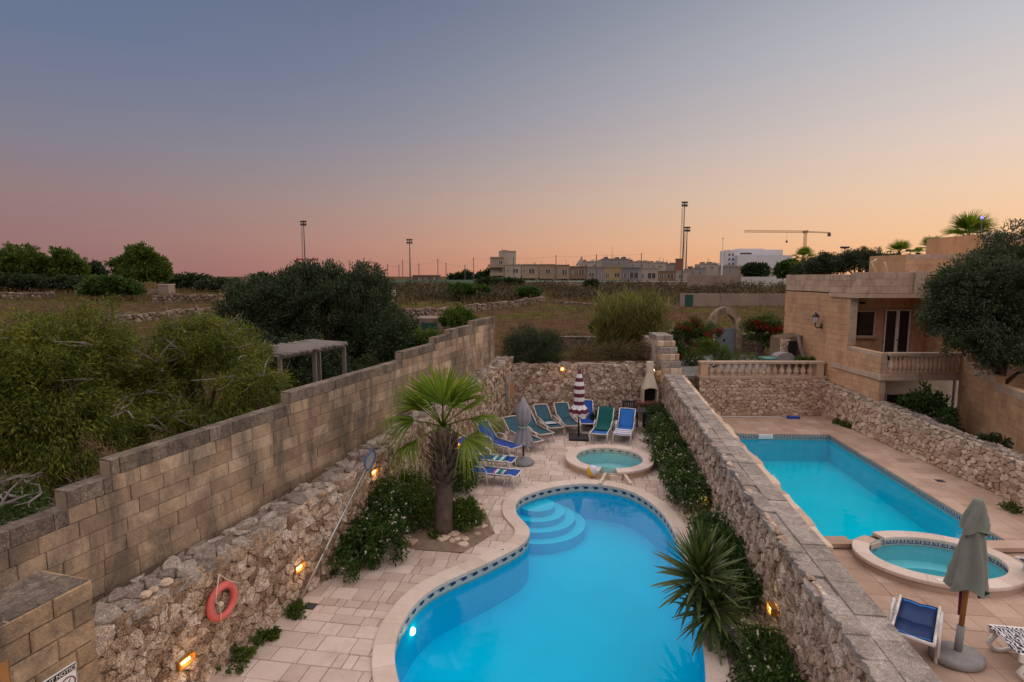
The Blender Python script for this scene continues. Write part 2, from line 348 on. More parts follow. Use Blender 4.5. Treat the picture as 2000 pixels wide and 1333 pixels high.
# ---------------------------------------------------------------- outlines
def closed(pts, n=8):                                            # Catmull-Rom loop
    k = len(pts); o = []
    for i in range(k):
        p0, p1, p2, p3 = (Vector(pts[(i+j-1) % k]) for j in range(4))
        for a in range(n):
            t = a/n; o.append(.5*((2*p1)+(p2-p0)*t+(2*p0-5*p1+4*p2-p3)*t*t+(3*p1-p0-3*p2+p3)*t**3))
    return o
def area2(p): return sum(p[i].x*p[(i+1) % len(p)].y-p[(i+1) % len(p)].x*p[i].y for i in range(len(p)))
def resample(p, step):
    L = [0]
    for i in range(len(p)): L.append(L[-1]+(p[(i+1) % len(p)]-p[i]).length)
    k = max(8, round(L[-1]/step)); o = []; i = 0
    for a in range(k):
        t = L[-1]*a/k
        while L[i+1] < t: i += 1
        o.append(p[i].lerp(p[(i+1) % len(p)], (t-L[i])/max(1e-9, L[i+1]-L[i])))
    return o
def offset(p, d):                                                # outward for a ccw loop
    k = len(p); o = []
    for i in range(k):
        t = (p[(i+1) % k]-p[i-1]).normalized(); o.append(p[i]+Vector((t.y, -t.x))*d)
    return o
def inside(q, p):
    c = False; j = len(p)-1
    for i in range(len(p)):
        if (p[i].y > q.y) != (p[j].y > q.y) and q.x < (p[j].x-p[i].x)*(q.y-p[i].y)/(p[j].y-p[i].y)+p[i].x: c = not c
        j = i
    return c
def fill(loops, z):                                              # flat sheet with holes
    polys = [[Vector((p[0], p[1], 0)) for p in l] for l in loops]; tri = tessellate_polygon(polys)
    mb = MB(); vs = [(p.x, p.y, z) for l in polys for p in l]
    fs = []
    for t in tri:
        a, b_, c_ = (Vector(vs[i]) for i in t)
        fs.append(tuple(t) if (b_-a).cross(c_-a).z > 0 else tuple(reversed(t)))
    return mb.add(vs, fs)
def ring_wall(mb, p, z0, z1, inward=True):
    k = len(p); vs = [(q.x, q.y, z0) for q in p]+[(q.x, q.y, z1) for q in p]
    fs = [(i, (i+1) % k, k+(i+1) % k, k+i) for i in range(k)]
    return mb.add(vs, [tuple(reversed(f)) for f in fs] if inward else fs)
POOL = closed([Vector(p) for p in [(-1.30,6.6), (-1.70,7.6), (-1.75,8.5), (-1.42,9.45), (-.45,10.42), (.20,11.15), (.36,11.85), (.08,12.75), (.22,13.62), (1.05,14.33), (2.04,14.58), (3.0,14.1), (3.48,12.9), (3.48,11.3), (3.28,9.6), (2.92,8.1), (2.55,6.9), (1.9,5.7), (.6,5.0), (-.6,5.4)]])
if area2(POOL) < 0: POOL.reverse()
POOL = resample(POOL, .16)
def quad_loop(c, step=.25):
    o = []
    for i in range(4):
        a, b_ = Vector(c[i]), Vector(c[(i+1) % 4]); n = max(1, round((b_-a).length/step))
        o += [a.lerp(b_, k/n) for k in range(n)]
    return o
RC = [(6.55,11.35), (10.30,11.15), (11.08,19.35), (7.45,19.5)]
SPA_C, SPA_R = Vector((2.86,16.22)), .98
RSP = gp(1828, 1090, .16); RSP_C = Vector((RSP.x, RSP.y))
def ell(c, a, b_, n=48, rot=0): return [c+Vector((math.cos(rot)*a*math.cos(t)-math.sin(rot)*b_*math.sin(t), math.sin(rot)*a*math.cos(t)+math.cos(rot)*b_*math.sin(t))) for t in (2*math.pi*i/n for i in range(n))]
SPA = ell(SPA_C, SPA_R, SPA_R); RSPA = ell(RSP_C, 1.16, .84, 48, -.12)
BED = [Vector(gp(x, y).xy) for x, y in [(720,1050), (812,1074), (905,1080), (966,1042), (942,984), (880,976), (800,955)]]

# ---------------------------------------------------------------- decks
def pts2(l): return [Vector((p[0], p[1])) for p in l]
wl0, wl1 = W(-4.6, .15, 0), W(15.3, .15, 0)
left_out = pts2([(wl0.x, wl0.y), (mid_l(3)+.1, 3.0), (mid_l(22)+.1, 22.0), (wl1.x, 22.0)])
right_out = pts2([(mid_r(3)-.1, 3.0), (12.6, 3.0), (12.6, 22.5), (mid_r(22)-.1, 22.5)])
def deck(name, label, outline, holes, mat, bed, cells, zt, kids, bedz=-.02):
    base = obj(name, fill([outline]+holes, bedz), bed, label=label, kind='structure')
    stuff = MB(); ranked = []
    for poly in cells:
        c = sum(poly, Vector((0, 0)))/len(poly); d2 = c.x**2+c.y**2+30
        a = abs(area2(poly)); vis = abs(c.x)/max(c.y, .1) < .95 and c.y > 7
        ranked.append((a/d2/math.sqrt(d2)*(1 if vis else .01), poly))
    ranked.sort(key=lambda t: -t[0])
    for i, (k, poly) in enumerate(ranked):
        dz = rnd.uniform(-.004, .004); poly = poly if area2(poly) > 0 else poly[::-1]
        if i < 298 and k > 0: obj(kids, MB().slab(poly, -.03, zt+dz, .006), mat, base)
        else: stuff.slab(poly, -.03, zt+dz, .006)
    if stuff.v: obj(kids, stuff, mat, base, kind='stuff')
    return base
def clip(poly, p, nrm):                                          # keep the side nrm points to
    o = []; k = len(poly)
    for i in range(k):
        a, b_ = poly[i], poly[(i+1) % k]; da, db = (a-p).dot(nrm), (b_-p).dot(nrm)
        if da >= 0: o.append(a)
        if (da >= 0) != (db >= 0): o.append(a.lerp(b_, da/(da-db)))
    return o
def trim(poly, outline, holes):
    k = len(outline)
    for i in range(k):                                           # convex outline, ccw
        a, b_ = outline[i], outline[(i+1) % k]; t = (b_-a).normalized()
        poly = clip(poly, a, Vector((-t.y, t.x)))
        if len(poly) < 3: return None
    for h in holes:
        if all(inside(q, h) for q in poly): return None
        c = sum(poly, Vector((0, 0)))/len(poly)
        i = min(range(len(h)), key=lambda j: (h[j]-c).length_squared)
        if (h[i]-c).length < .6:
            t = (h[(i+1) % len(h)]-h[i-1]).normalized(); poly = clip(poly, h[i], Vector((t.y, -t.x)))
            if len(poly) < 3 or abs(area2(poly)) < .004: return None
        elif inside(c, h): return None
    return poly
def rows(org, ang, size, n_rows, row_len, lengths, gap, jitter):
    ax, ay = Vector((math.cos(ang), math.sin(ang))), Vector((-math.sin(ang), math.cos(ang))); y = 0
    for r in range(n_rows):
        h = size*rnd.choice((1, 1, 1.2, .7)) if jitter else size; x = -rnd.random()*.4 if jitter else 0
        while x < row_len:
            l = rnd.choice(lengths)
            yield [org+ax*(x+gap)+ay*(y+gap), org+ax*(x+l-gap)+ay*(y+gap), org+ax*(x+l-gap)+ay*(y+h-gap), org+ax*(x+gap)+ay*(y+h-gap)]
            x += l
        y += h
bedh = resample(BED if area2(BED) > 0 else BED[::-1], .1)
lh = [offset(POOL, .22), ell(SPA_C, 1.16, 1.16), bedh]
cells = [q for q in (trim(p, left_out, lh) for p in rows(Vector((-6.2, 4.2)), R(-9), .31, 72, 14, (.16, .28, .31, .42, .52), .0055, True)) if q]
deck('pool_deck', 'pale pinkish limestone paving around the free-form pool', left_out, [offset(POOL, .2), ell(SPA_C, 1.1, 1.1)], M['paver'], M['deckbed'], cells, 0.0, 'paver')
ring_ = offset(RSPA, .28); top_ = [q for q in ring_ if q.y > 11.35-(q.x-6.55)*.0533+.02]
top_.sort(key=lambda q: q.x)
loop_ = [Vector(RC[0])]+top_+[Vector(c) for c in RC[1:]]
RPOOL = []
for i in range(len(loop_)):
    a, b_ = loop_[i], loop_[(i+1) % len(loop_)]; n = max(1, round((b_-a).length/.25)); RPOOL += [a.lerp(b_, k/n) for k in range(n)]
rh = [offset(RPOOL, .25), offset(RSPA, .17)]
cells = [q for q in (trim(p, right_out, rh) for p in rows(Vector((3.4, 2.0)), R(-7.2), .45, 52, 12, (.45,), .0028, False)) if q]
deck('tiled_deck', 'smooth terracotta beige tiles around the rectangular pool', right_out, [offset(RPOOL, .2), offset(RSPA, .13)], M['terracotta'], M['terracotta'], cells, 0.0, 'floor_tile', -.009)

# ---------------------------------------------------------------- pools
def watermat(name, tint, wave, strength):
    m = bpy.data.materials.new(name); m.use_nodes = True; nt = m.node_tree; nt.nodes.clear()
    ge = node(nt, 'ShaderNodeNewGeometry')
    h = noise_n(nt, ge.outputs['Position'], wave, 3, .5, .3)
    bp = node(nt, 'ShaderNodeBump', {'Height': h, 'Strength': strength, 'Distance': .03}).outputs[0]
    fr = node(nt, 'ShaderNodeFresnel', {0: 1.17, 'Normal': bp}).outputs[0]
    tr = node(nt, 'ShaderNodeBsdfTransparent', {0: (*tint, 1)})
    gl = node(nt, 'ShaderNodeBsdfGlossy', {0: (1, 1, 1, 1), 'Roughness': .03, 'Normal': bp})
    mx = node(nt, 'ShaderNodeMixShader', {0: fr, 1: tr.outputs[0], 2: gl.outputs[0]})
    node(nt, 'ShaderNodeOutputMaterial', {0: mx.outputs[0]}); return m
def basinmat(name, c):
    m, nt, b = newmat(name); rv, pos = rand_val(nt)
    n = noise_n(nt, pos, .9, 4)
    nt.links.new(mixc(nt, n, tuple(x*.88 for x in c), tuple(min(1, x*1.1) for x in c)), b.inputs['Base Color'])
    b.inputs['Roughness'].default_value = .8; b.inputs['Specular IOR Level'].default_value = 0; return m
M['water'] = watermat('water', (.72,.97,1.0), 2.6, .22)
M['water_clear'] = watermat('water_clear', (.80,.96,.99), 3.0, .12)
M['basin'] = basinmat('pool_basin', (.0,.60,.90))
M['basin_teal'] = basinmat('pool_basin_teal', (.0,.64,.82))
M['basin_pale'] = basinmat('pool_basin_pale', (.42,.70,.73))
M['band'] = plain('band_tile', (.50,.48,.43), .4, vary=.2, scale=25)
M['motif'] = plain('motif_blue', (.02,.035,.11), .4)
M['greek'] = plain('greek_blue', (.02,.05,.17), .4)
def coping_ring(parent, pin, width, z0, z1, per, mat, over=.02, skip=()):
    inn, out_ = offset(pin, -over), offset(pin, width); k = len(pin)
    for a in range(0, k, per):
        if a//per in skip: continue
        e = min(a+per, k); ii = [inn[i % k] for i in range(a, e+1)]; oo = [out_[i % k] for i in range(a, e+1)]
        g = .004; ii[0] = ii[0].lerp(ii[1], g/.16); oo[0] = oo[0].lerp(oo[1], g/.16)
        poly = oo+ii[::-1]; n = len(poly)
        poly = poly if area2(poly) > 0 else poly[::-1]
        mb = MB(); bz = .012
        mid = [(p[0]*.997+q[0]*.003, p[1]*.997+q[1]*.003) for p, q in zip(poly, poly[::-1])]
        vs = [(p[0], p[1], z0) for p in poly]+[(p[0], p[1], z1-bz) for p in poly]+[(p[0]*.97+q[0]*.03, p[1]*.97+q[1]*.03, z1) for p, q in zip(poly, poly[::-1])]
        h = n//2
        fs = [(i, (i+1) % n, n+(i+1) % n, n+i) for i in range(n)]+[(n+i, n+(i+1) % n, 2*n+(i+1) % n, 2*n+i) for i in range(n)]
        fs += [(2*n+i, 2*n+i+1, 2*n+n-2-i, 2*n+n-1-i) for i in range(h-1)]
        obj('coping_stone', mb.add(vs, fs), mat, parent, world=True)
def pool_shell(parent, pin, z_top, z_floor, mat, band=True, bz=(-.22, 0)):
    mb = MB(); ring_wall(mb, pin, z_floor, z_top); f = fill([pin], z_floor); mb.add(f.v, f.f)
    obj('basin', mb, mat, parent, world=True)
    if band: obj('tile_band', ring_wall(MB(), offset(pin, -.006), z_top+bz[0], z_top+bz[1]), M['band'], parent, world=True)
P1 = thing('swimming_pool', 'curving free-form pool of blue water with pale stone edge and wave tile band', 'pool', (1, 10, 0))
pool_shell(P1, POOL, .02, -.95, M['basin'])
obj('water', fill([offset(POOL, -.003)], -.16), M['water'], P1, world=True)
coping_ring(P1, POOL, .31, -.03, .045, 3, M['pool_edge'])
st = gp(1065, 968, 0)
for i, (r, z) in enumerate([(.46, -.24), (.72, -.39), (.98, -.54), (1.24, -.70)]):
    c = Vector((.62, 13.88)); e = [q for q in ell(c, r, r, 56)]
    obj('pool_step', MB().prism([(q.x, q.y) for q in e if inside(q, offset(POOL, .35))], -.949, z), M['basin_step'] if 'basin_step' in M else M.setdefault('basin_step', basinmat('pool_step', (.03,.63,.91))), P1, world=True)
wave = MB(); out2 = [(-.10,0), (-.06,.055), (0,.075), (.05,.06), (.075,.02), (.05,.03), (.02,.03), (.03,-.005), (.0,-.02), (-.05,-.015)]
n_ = len(out2); wave.add([(x, .004, z) for x, z in out2]+[(x, -.002, z) for x, z in out2], [tuple(range(n_))[::-1]]+[(i, (i+1) % n_, n_+(i+1) % n_, n_+i) for i in range(n_)])
wm = wave.mesh('wave_motif'); wm.materials.append(M['motif'])
bandp = resample(offset(POOL, -.010), .26)
for i, p in enumerate(bandp):
    t = bandp[(i+1) % len(bandp)]-bandp[i-1]; o = obj('wave_motif', wm, None, P1)
    o.location = Vector((p.x, p.y, -.085))-P1.location; o.rotation_euler = (0, 0, math.atan2(t.y, t.x)); o.scale = (1.05, 1, 1.15)
lp = MB().lathe([(.0,.03), (.05,.03), (.065,0), (.065,-.02)], 14)
def pool_lamp(parent, loc, rot, mat, energy, colr, r=.06):
    o = obj('underwater_lamp', lp.mesh('underwater_lamp'), mat, parent); o.location = Vector(loc)-parent.location; o.rotation_euler = rot
    l = bpy.data.lights.new('pool_light', 'POINT'); l.energy = energy; l.color = colr; l.shadow_soft_size = r
    lo = bpy.data.objects.new('pool_light', l); col.objects.link(lo); d = Vector((0, 0, 1)); d.rotate(o.rotation_euler); lo.location = Vector(loc)+d*.14
pool_lamp(P1, (-1.655, 8.88, -.38), (0, R(90), R(-15)), M['lamp_white'], .6, (1, .85, .6))
# round spa
P2 = thing('round_spa', 'raised round spa with pale rim and glowing light inside', 'spa', (SPA_C.x, SPA_C.y, 0))
mb = ring_wall(MB(), offset(SPA, .26), -.03, .16, False)
obj('spa_wall', mb, M['baluster'], P2, world=True)
k4 = [ell(SPA_C, r, r) for r in (SPA_R, .62)]
mb = MB(); ring_wall(mb, SPA, -.28, .20); f = fill([k4[0], k4[1]], -.28); mb.add(f.v, f.f); ring_wall(mb, k4[1], -.75, -.28); f = fill([k4[1]], -.75); mb.add(f.v, f.f)
obj('basin', mb, M['basin_pale'], P2, world=True)
obj('tile_band', ring_wall(MB(), offset(SPA, -.006), .03, .19), M['band'], P2, world=True)
bp_ = resample(offset(SPA, -.010), .26)
for i, p in enumerate(bp_):
    t = bp_[(i+1) % len(bp_)]-bp_[i-1]; o = obj('wave_motif', wm, None, P2); o.location = (p.x-SPA_C.x, p.y-SPA_C.y, .125); o.rotation_euler = (0, 0, math.atan2(t.y, t.x)); o.scale = (.8, 1, .6)
obj('water', fill([offset(SPA, -.003)], .10), M['water_clear'], P2, world=True)
coping_ring(P2, SPA, .31, .155, .225, 3, M['pool_edge'], skip=(11,))
mb = MB(); q0 = Vector((2.78, 14.98))
obj('spillway', MB().box(2.66, 2.98, 14.92, 15.10, -.02, .13), M['pool_edge'], P2, world=True)
for x, a in ((2.52, .06), (3.02, -.02)):
    obj('channel_wall', MB().add([(x,15.05,0), (x+.07,15.05,0), (x+.07-a*4,14.45,0), (x-a*4,14.45,0), (x,15.05,.17), (x+.07,15.05,.17), (x+.07-a*4,14.45,.10), (x-a*4,14.45,.10)], [(4,7,6,5), (0,1,2,3), (0,4,5,1), (1,5,6,2), (2,6,7,3), (3,7,4,0)]), M['cream'], P2, world=True)
pool_lamp(P2, (3.42, 15.78, -.45), (R(-90), 0, 0), M['lamp_white'], 16, (1, .80, .45))
# rectangular pool and its oval spa
P3 = thing('rectangular_pool', 'long rectangular pool of teal water beside the stone wall', 'pool', (8.8, 15, 0))
pool_shell(P3, RPOOL, .02, -.95, M['basin_teal'])
obj('water', fill([offset(RPOOL, -.003)], -.15), M['water'], P3, world=True)
coping_ring(P3, RPOOL, .34, -.03, .035, 3, M['terracotta'], skip=[a//3 for a in range(0, len(RPOOL), 3) if min((RPOOL[min(a+1, len(RPOOL)-1)]-q).length for q in ring_) < .16])
key = MB()
for a, b_, c, d in [(0,.17,0,.018), (0,.02,.018,.11), (.02,.13,.092,.11), (.11,.13,.04,.092), (.06,.11,.04,.056)]: key.box(a, b_, -.004, .004, c, d)
km = key.mesh('key_motif'); km.materials.append(M['greek'])
def greek(parent, p, z, s=1.0, only=None):
    p = resample(offset(p, -.010), .19*s)
    for i, q in enumerate(p):
        t = p[(i+1) % len(p)]-q
        if only and not only(q): continue
        o = obj('key_motif', km, None, parent); o.location = Vector((q.x, q.y, z))-parent.location; o.rotation_euler = (0, 0, math.atan2(t.y, t.x)); o.scale = (s, 1, s)
greek(P3, RPOOL, -.13, 1.0, lambda q: q.y > 19.2 or q.x > 9.9)
obj('skimmer_mouth', MB().box(8.62, 9.12, 19.36, 19.43, -.14, .015).box(8.66, 9.08, 19.35, 19.37, -.11, -.02), M['white_paint'], P3, world=True)
P4 = thing('oval_spa', 'oval raised spa with Greek key tile band at the end of the rectangular pool', 'spa', (RSP_C.x, RSP_C.y, 0))
obj('spa_wall', ring_wall(ring_wall(MB(), offset(RSPA, .23), -.03, .13, False), offset(RSPA, .012), -1.4, .13, False), M['terracotta'], P4, world=True)
k5 = ell(RSP_C, .74, .50, 48, -.12); mb = MB(); ring_wall(mb, RSPA, -.32, .17); f = fill([RSPA, k5], -.32); mb.add(f.v, f.f); ring_wall(mb, k5, -.75, -.32); f = fill([k5], -.75); mb.add(f.v, f.f)
obj('basin', mb, M['basin_spa'] if 'basin_spa' in M else M.setdefault('basin_spa', basinmat('spa_basin', (.26,.70,.76))), P4, world=True)
obj('tile_band', ring_wall(MB(), offset(RSPA, -.006), .0, .16), M['band'], P4, world=True)
obj('water', fill([offset(RSPA, -.003)], .02), M['water_clear'], P4, world=True)
coping_ring(P4, RSPA, .27, .125, .19, 4, M['pool_edge'], skip=(4,))
greek(P4, RSPA, .045, .8)
sp = [q for i, q in enumerate(offset(RSPA, .12)) if i == 18][0]
obj('spillway', MB().box(-.18, .18, -.17, .17, .03, .135).xf(Matrix.Translation((sp.x, sp.y, 0)) @ Matrix.Rotation(.5, 4, 'Z')), M['terracotta'], P4, world=True)
e0 = Vector((6.45, 11.32)); e1 = Vector((10.3, 11.12))
for q in ((6.4, RSP_C.x-1.15, 10.98, 11.33), (RSP_C.x+1.25, 10.62, 10.80, 11.14)): obj('edge_step', MB().box(*q, .037, .12), M['terracotta'], P4, world=True)
# planting bed by the palm
bb = [(q.x, q.y) for q in bedh]; cb = sum(bedh, Vector((0, 0)))/len(bedh)
mb = MB(); nb = len(bb); vs = []
for k, z in ((1.0, .004), (.93, .05), (.55, .09)): vs += [(cb.x+(x-cb.x)*k, cb.y+(y-cb.y)*k, z+(rnd.uniform(-.015, .02) if k < 1 else 0)) for x, y in bb]
vs.append((cb.x, cb.y, .1)); fs = [(r*nb+i, r*nb+(i+1) % nb, (r+1)*nb+(i+1) % nb, (r+1)*nb+i) for r in range(2) for i in range(nb)]+[(2*nb+i, 2*nb+(i+1) % nb, 3*nb) for i in range(nb)]
bedo = obj('planting_bed', mb.add(vs, fs), M['soil'], smooth=True, label='bare earth bed with flat stones round the palm', kind='structure')
for i in range(70):
    while True:
        q = Vector((rnd.uniform(-3, 0), rnd.uniform(10.5, 13.6)))
        if inside(q, offset(bedh, -.12)) and (q-cb).length > .2: break
    r = rnd.uniform(.07, .17); n = rnd.randint(5, 7); a0 = rnd.random()*6
    k = (q-cb).length; zb = .055
    obj('bed_stone', MB().slab([(q.x+r*rnd.uniform(.7, 1.1)*math.cos(a0+6.283*j/n), q.y+r*rnd.uniform(.6, 1)*math.sin(a0+6.283*j/n)) for j in range(n)], .03, zb+rnd.uniform(.02, .06), .02), M['squared'], bedo)
# ---------------------------------------------------------------- stones
def whit(x, y, d=0.0):                                            # photo point on a plane parallel to the left wall
    r = ray(x, y); t = (d+WA.x*WN.x+WA.y*WN.y)/(r[0]*WN.x+r[1]*WN.y); p = Vector((r[0]*t, r[1]*t, CAM_H+r[2]*t))
    return (p-WA).dot(WU), p.z
def voronoi(seeds, x0, x1, y0, top, asp=1.0):
    S = [(a, b_*asp) for a, b_ in seeds]; cell = max(.12, math.sqrt((x1-x0)*2*asp/max(1, len(S)))*1.6); H = {}
    for i, (a, b_) in enumerate(S): H.setdefault((int(a//cell), int(b_//cell)), []).append(i)
    for i, (a, b_) in enumerate(S):
        t = top(a)*asp; m_ = cell*2.2
        poly = [Vector((max(x0, a-m_), max(y0*asp, b_-m_))), Vector((min(x1, a+m_), max(y0*asp, b_-m_))), Vector((min(x1, a+m_), min(t, b_+m_))), Vector((max(x0, a-m_), min(t, b_+m_)))]
        ci, cj = int(a//cell), int(b_//cell); p = Vector((a, b_))
        near_ = sorted((j for u_ in range(-2, 3) for v_ in range(-2, 3) for j in H.get((ci+u_, cj+v_), ()) if j != i), key=lambda j: (S[j][0]-a)**2+(S[j][1]-b_)**2)[:18]
        for j in near_:
            q = Vector(S[j]); poly = clip(poly, (p+q)/2, (p-q).normalized())
            if len(poly) < 3: break
        if len(poly) >= 3 and abs(area2(poly)) > .002: yield [Vector((v.x, v.y/asp)) for v in poly]
def seeds_grid(x0, x1, y0, y1, sx, sy, drop=.2, jit=.8):
    o = []; r = 0; y = y0+sy/2
    while y < y1+sy:
        x = x0+(sx/2 if r % 2 else 0)
        while x < x1+sx:
            if rnd.random() > drop: o.append((x+rnd.uniform(-.5, .5)*sx*jit, y+rnd.uniform(-.5, .5)*sy*jit))
            x += sx
        y += sy; r += 1
    return o
def stone_geo(poly, f, gap, dep, dj=.4, flat=.72):
    poly = poly if area2(poly) > 0 else poly[::-1]
    c = sum(poly, Vector((0, 0)))/len(poly)
    big = abs(area2(poly))/2 > .018
    if big:
        q = []
        for i, p in enumerate(poly):
            p2 = poly[(i+1) % len(poly)]
            if (p2-p).length > .05: q += [p.lerp(p2, .2), p.lerp(p2, .8)]
            else: q.append(p.lerp(p2, .5))
        poly = q
    n = len(poly); D = dep*rnd.uniform(1-dj, 1+dj); vs = []
    def sh(p, k, g):
        v = p-c; l = v.length or 1; return c+v*max(.2, (l-g)/l)*k
    tilt = Vector((rnd.uniform(-.25, .25), rnd.uniform(-.25, .25)))
    for k, h, j in ((1.02, -.05, 0), (1.0, D*.5, .014), (flat, D, .026)):
        for p in poly:
            q = sh(p, k, gap)+Vector((rnd.uniform(-j, j), rnd.uniform(-j, j))); vs.append(f(q.x, q.y, h+(q-c).dot(tilt)*(h > 0)+rnd.uniform(-j, j)*.5))
    vs.append(f(c.x, c.y, D*1.05))
    fs = [(r*n+i, r*n+(i+1) % n, (r+1)*n+(i+1) % n, (r+1)*n+i) for r in range(2) for i in range(n)]+[(2*n+i, 2*n+(i+1) % n, 3*n) for i in range(n)]
    return vs, fs
def see(p, nrm):
    v = Vector((0, 0, CAM_H))-p; d = v.length; k = max(0, v.dot(nrm)/d)/d**2
    if p.y < .5 or abs(p.x)/p.y > 1.0 or p.z < CAM_H-p.y*.78: k *= .02
    return k
def set_pieces(parent, items, name, mat, limit=296):
    # items: (importance, verts, faces[, mat]); the ones that show largest become parts, the rest one part
    items.sort(key=lambda t: -t[0]); rest = {}
    for i, it in enumerate(items):
        mt = it[3] if len(it) > 3 else mat
        if i < limit: obj(name, MB().add(it[1], it[2]), mt, parent, world=True, smooth=it[4] if len(it) > 4 else False)
        else: rest.setdefault((mt.name, it[4] if len(it) > 4 else False), [mt, MB()])[1].add(it[1], it[2])
    for (k, sm), (mt, mb) in rest.items(): obj(name, mb, mt, parent, world=True, smooth=sm, kind='stuff')
def slab_geo(poly, z0, z1, b, f):
    poly = [Vector(p) for p in poly]; poly = poly if area2(poly) > 0 else poly[::-1]
    mb = MB().slab(poly, z0, z1, b); return [f(*v) for v in mb.v], mb.f
def face_items(cells_, f, nrm, gap, dep, mat=None, **k):
    o = []
    for poly in cells_:
        c = sum(poly, Vector((0, 0)))/len(poly); p = Vector(f(c.x, c.y, 0)); vs, fs = stone_geo(poly, f, gap, dep, **k)
        o.append((see(p, nrm)*abs(area2(poly)), vs, fs)+((mat, False) if mat else ()))
    return o

# ---------------------------------------------------------------- rubble wall on the left
S0, S1 = -1.86, 14.95
def lw_h(s): return (1.60+max(0, s)*.012 if s < 3 else 1.636+(s-3)*.066)+.05*noise.noise((s*1.7, 0, 1))
LW = thing('rubble_wall', 'long rubble stone wall with a lifebuoy and recessed lamps beside the pool deck', 'wall', W(6, .35, 0))
core = MB(); n = 60; ss = [S0+.0+(S1-S0)*i/n for i in range(n+1)]; vs = []
for s in ss: vs += [W(s, .03, -.05), W(s, .62, -.05), W(s, .62, lw_h(s)-.06), W(s, .03, lw_h(s)-.06)]
fs = [(i*4+a, i*4+(a+1) % 4, (i+1)*4+(a+1) % 4, (i+1)*4+a) for i in range(n) for a in range(4)]+[(3,2,1,0), (n*4, n*4+1, n*4+2, n*4+3)]
obj('core', core.add(vs, fs), M['mortar'], LW, world=True)
f_front = lambda a, b_, h: W(a, .022-h, b_)
sd = []
for s, z in seeds_grid(S0, S1, 0, 1.25, .135, .12, .27): sd.append((s, z))
for s, z in seeds_grid(3.0, S1, 1.25, 2.5, .15, .13, .27):
    if z < lw_h(s)-.12: sd.append((s, z))
s = S0+.15
while s < 3.1: sd.append((s, lw_h(s)-.17+rnd.uniform(-.04, .03))); s += rnd.uniform(.2, .42)
lamps_l = [(360,1290), (582,1108), (728,922), (894,866)]
LAMP_SZ = [whit(x, y) for x, y in lamps_l]; NICHE = whit(985, 812)
sd = [q for q in sd if all(abs(q[0]-a) > .17 or abs(q[1]-b_) > .085 for a, b_ in LAMP_SZ)]
items = face_items(voronoi(sd, S0, S1, 0, lambda a: lw_h(a)-.01, 1.15), f_front, -WN, .002, .032, dj=.7, flat=.82)
# flat stones on top
f_top = lambda a, d, h: W(a, d, lw_h(a)-.07+h)
tops = [(a, d) for a, d in seeds_grid(S0, S1, .02, .58, .25, .20, .22)]
items += face_items(voronoi(tops, S0, S1, -.02, lambda a: .64, 1.0), f_top, Vector((0, 0, 1)), .003, .05, M['rubble_top'], dj=.7, flat=.88)
set_pieces(LW, items, 'stone', M['rubble'])
# loose stones on the wall
for i, (x, y, r) in enumerate([(284,1149,.075), (300,1160,.06), (325,1138,.085)]):
    s_, z_ = whit(x, y, .1); q = W(s_, .1, lw_h(s_)+.035); mb = MB()
    mb.lathe([(0,-r*.45), (r*.7,-r*.4), (r,0), (r*.75,r*.38), (0,r*.5)], 8); mb.v = [(a*rnd.uniform(.85, 1.15), b_*rnd.uniform(.85, 1.1), c) for a, b_, c in mb.v]
    o = obj('loose_stone', mb, M['squared'], smooth=True, label=['small pinkish loose stone at the left on the rubble wall top', 'smallest loose stone in front of two others on the wall top', 'pale larger loose stone at the right of three on the wall top'][i], category='x' if 0 else None) if 0 else obj('loose_stone', mb, M['squared'])
    tag(o, ['small pinkish loose stone at the left on the rubble wall top', 'smallest loose stone in front of two others on the wall top', 'pale larger loose stone at the right of three on the wall top'][i], 'stone', 'loose stones lying on the rubble wall'); o.location = q
# ---------------------------------------------------------------- pier of cut blocks at the near end
PZ = whit(158, 1143, -.06)[1]; PS1 = -1.80
PR = thing('block_pier', 'weathered yellow cut-stone pier nearest the camera with a notice on it', 'wall', W(-3, .3, 0))
obj('core', MB().add([W(a, d, z) for z in (-.05, PZ-.06) for a, d in ((-4.8,-.03), (PS1-.02,-.03), (PS1-.02,.66), (-4.8,.66))], [(3,2,1,0), (4,5,6,7), (0,1,5,4), (1,2,6,5), (2,3,7,6), (3,0,4,7)]), M['ashlar_joint'], PR, world=True)
items = []; z = PZ; r = 0
f_p = lambda a, b_, h: W(a, -.03-h, b_)
while z > .2:
    hh = .23 if r else .21; x = PS1+.01*rnd.random()
    first = .22 if r % 2 else .40
    while x > -4.6:
        l = first if first else rnd.uniform(.40, .52); first = 0
        g = .004; items.append((see(Vector(f_p(x-l/2, z-hh/2, 0)), -WN)*l, *slab_geo([(x-l+g, z-hh+g), (x-g, z-hh+g), (x-g, z-g), (x-l+g, z-g)], -.05, .035+rnd.uniform(-.008, .012), .016, f_p), M['ashlar_warm'] if 'ashlar_warm' in M else M.setdefault('ashlar_warm', stone('ashlar_warm', [(.36,.245,.145), (.48,.335,.20), (.57,.42,.27)], vary=.4, scale=2.8, pit=.3, pit_scale=30, stain=.85, stain_col=(.15,.125,.105), bump=.7, stain_scale=1.5, stain_lo=.44, hgt=.03)), False))
        x -= l
    z -= hh; r += 1
x = PS1
while x > -4.5:
    l = rnd.uniform(.5, .8)
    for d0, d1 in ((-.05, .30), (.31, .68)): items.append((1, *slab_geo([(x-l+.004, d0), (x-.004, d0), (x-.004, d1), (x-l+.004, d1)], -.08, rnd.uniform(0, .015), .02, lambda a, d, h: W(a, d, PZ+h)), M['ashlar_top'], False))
    x -= l
f_e = lambda d, z_, h: W(PS1-.02+h, d, z_); z = PZ
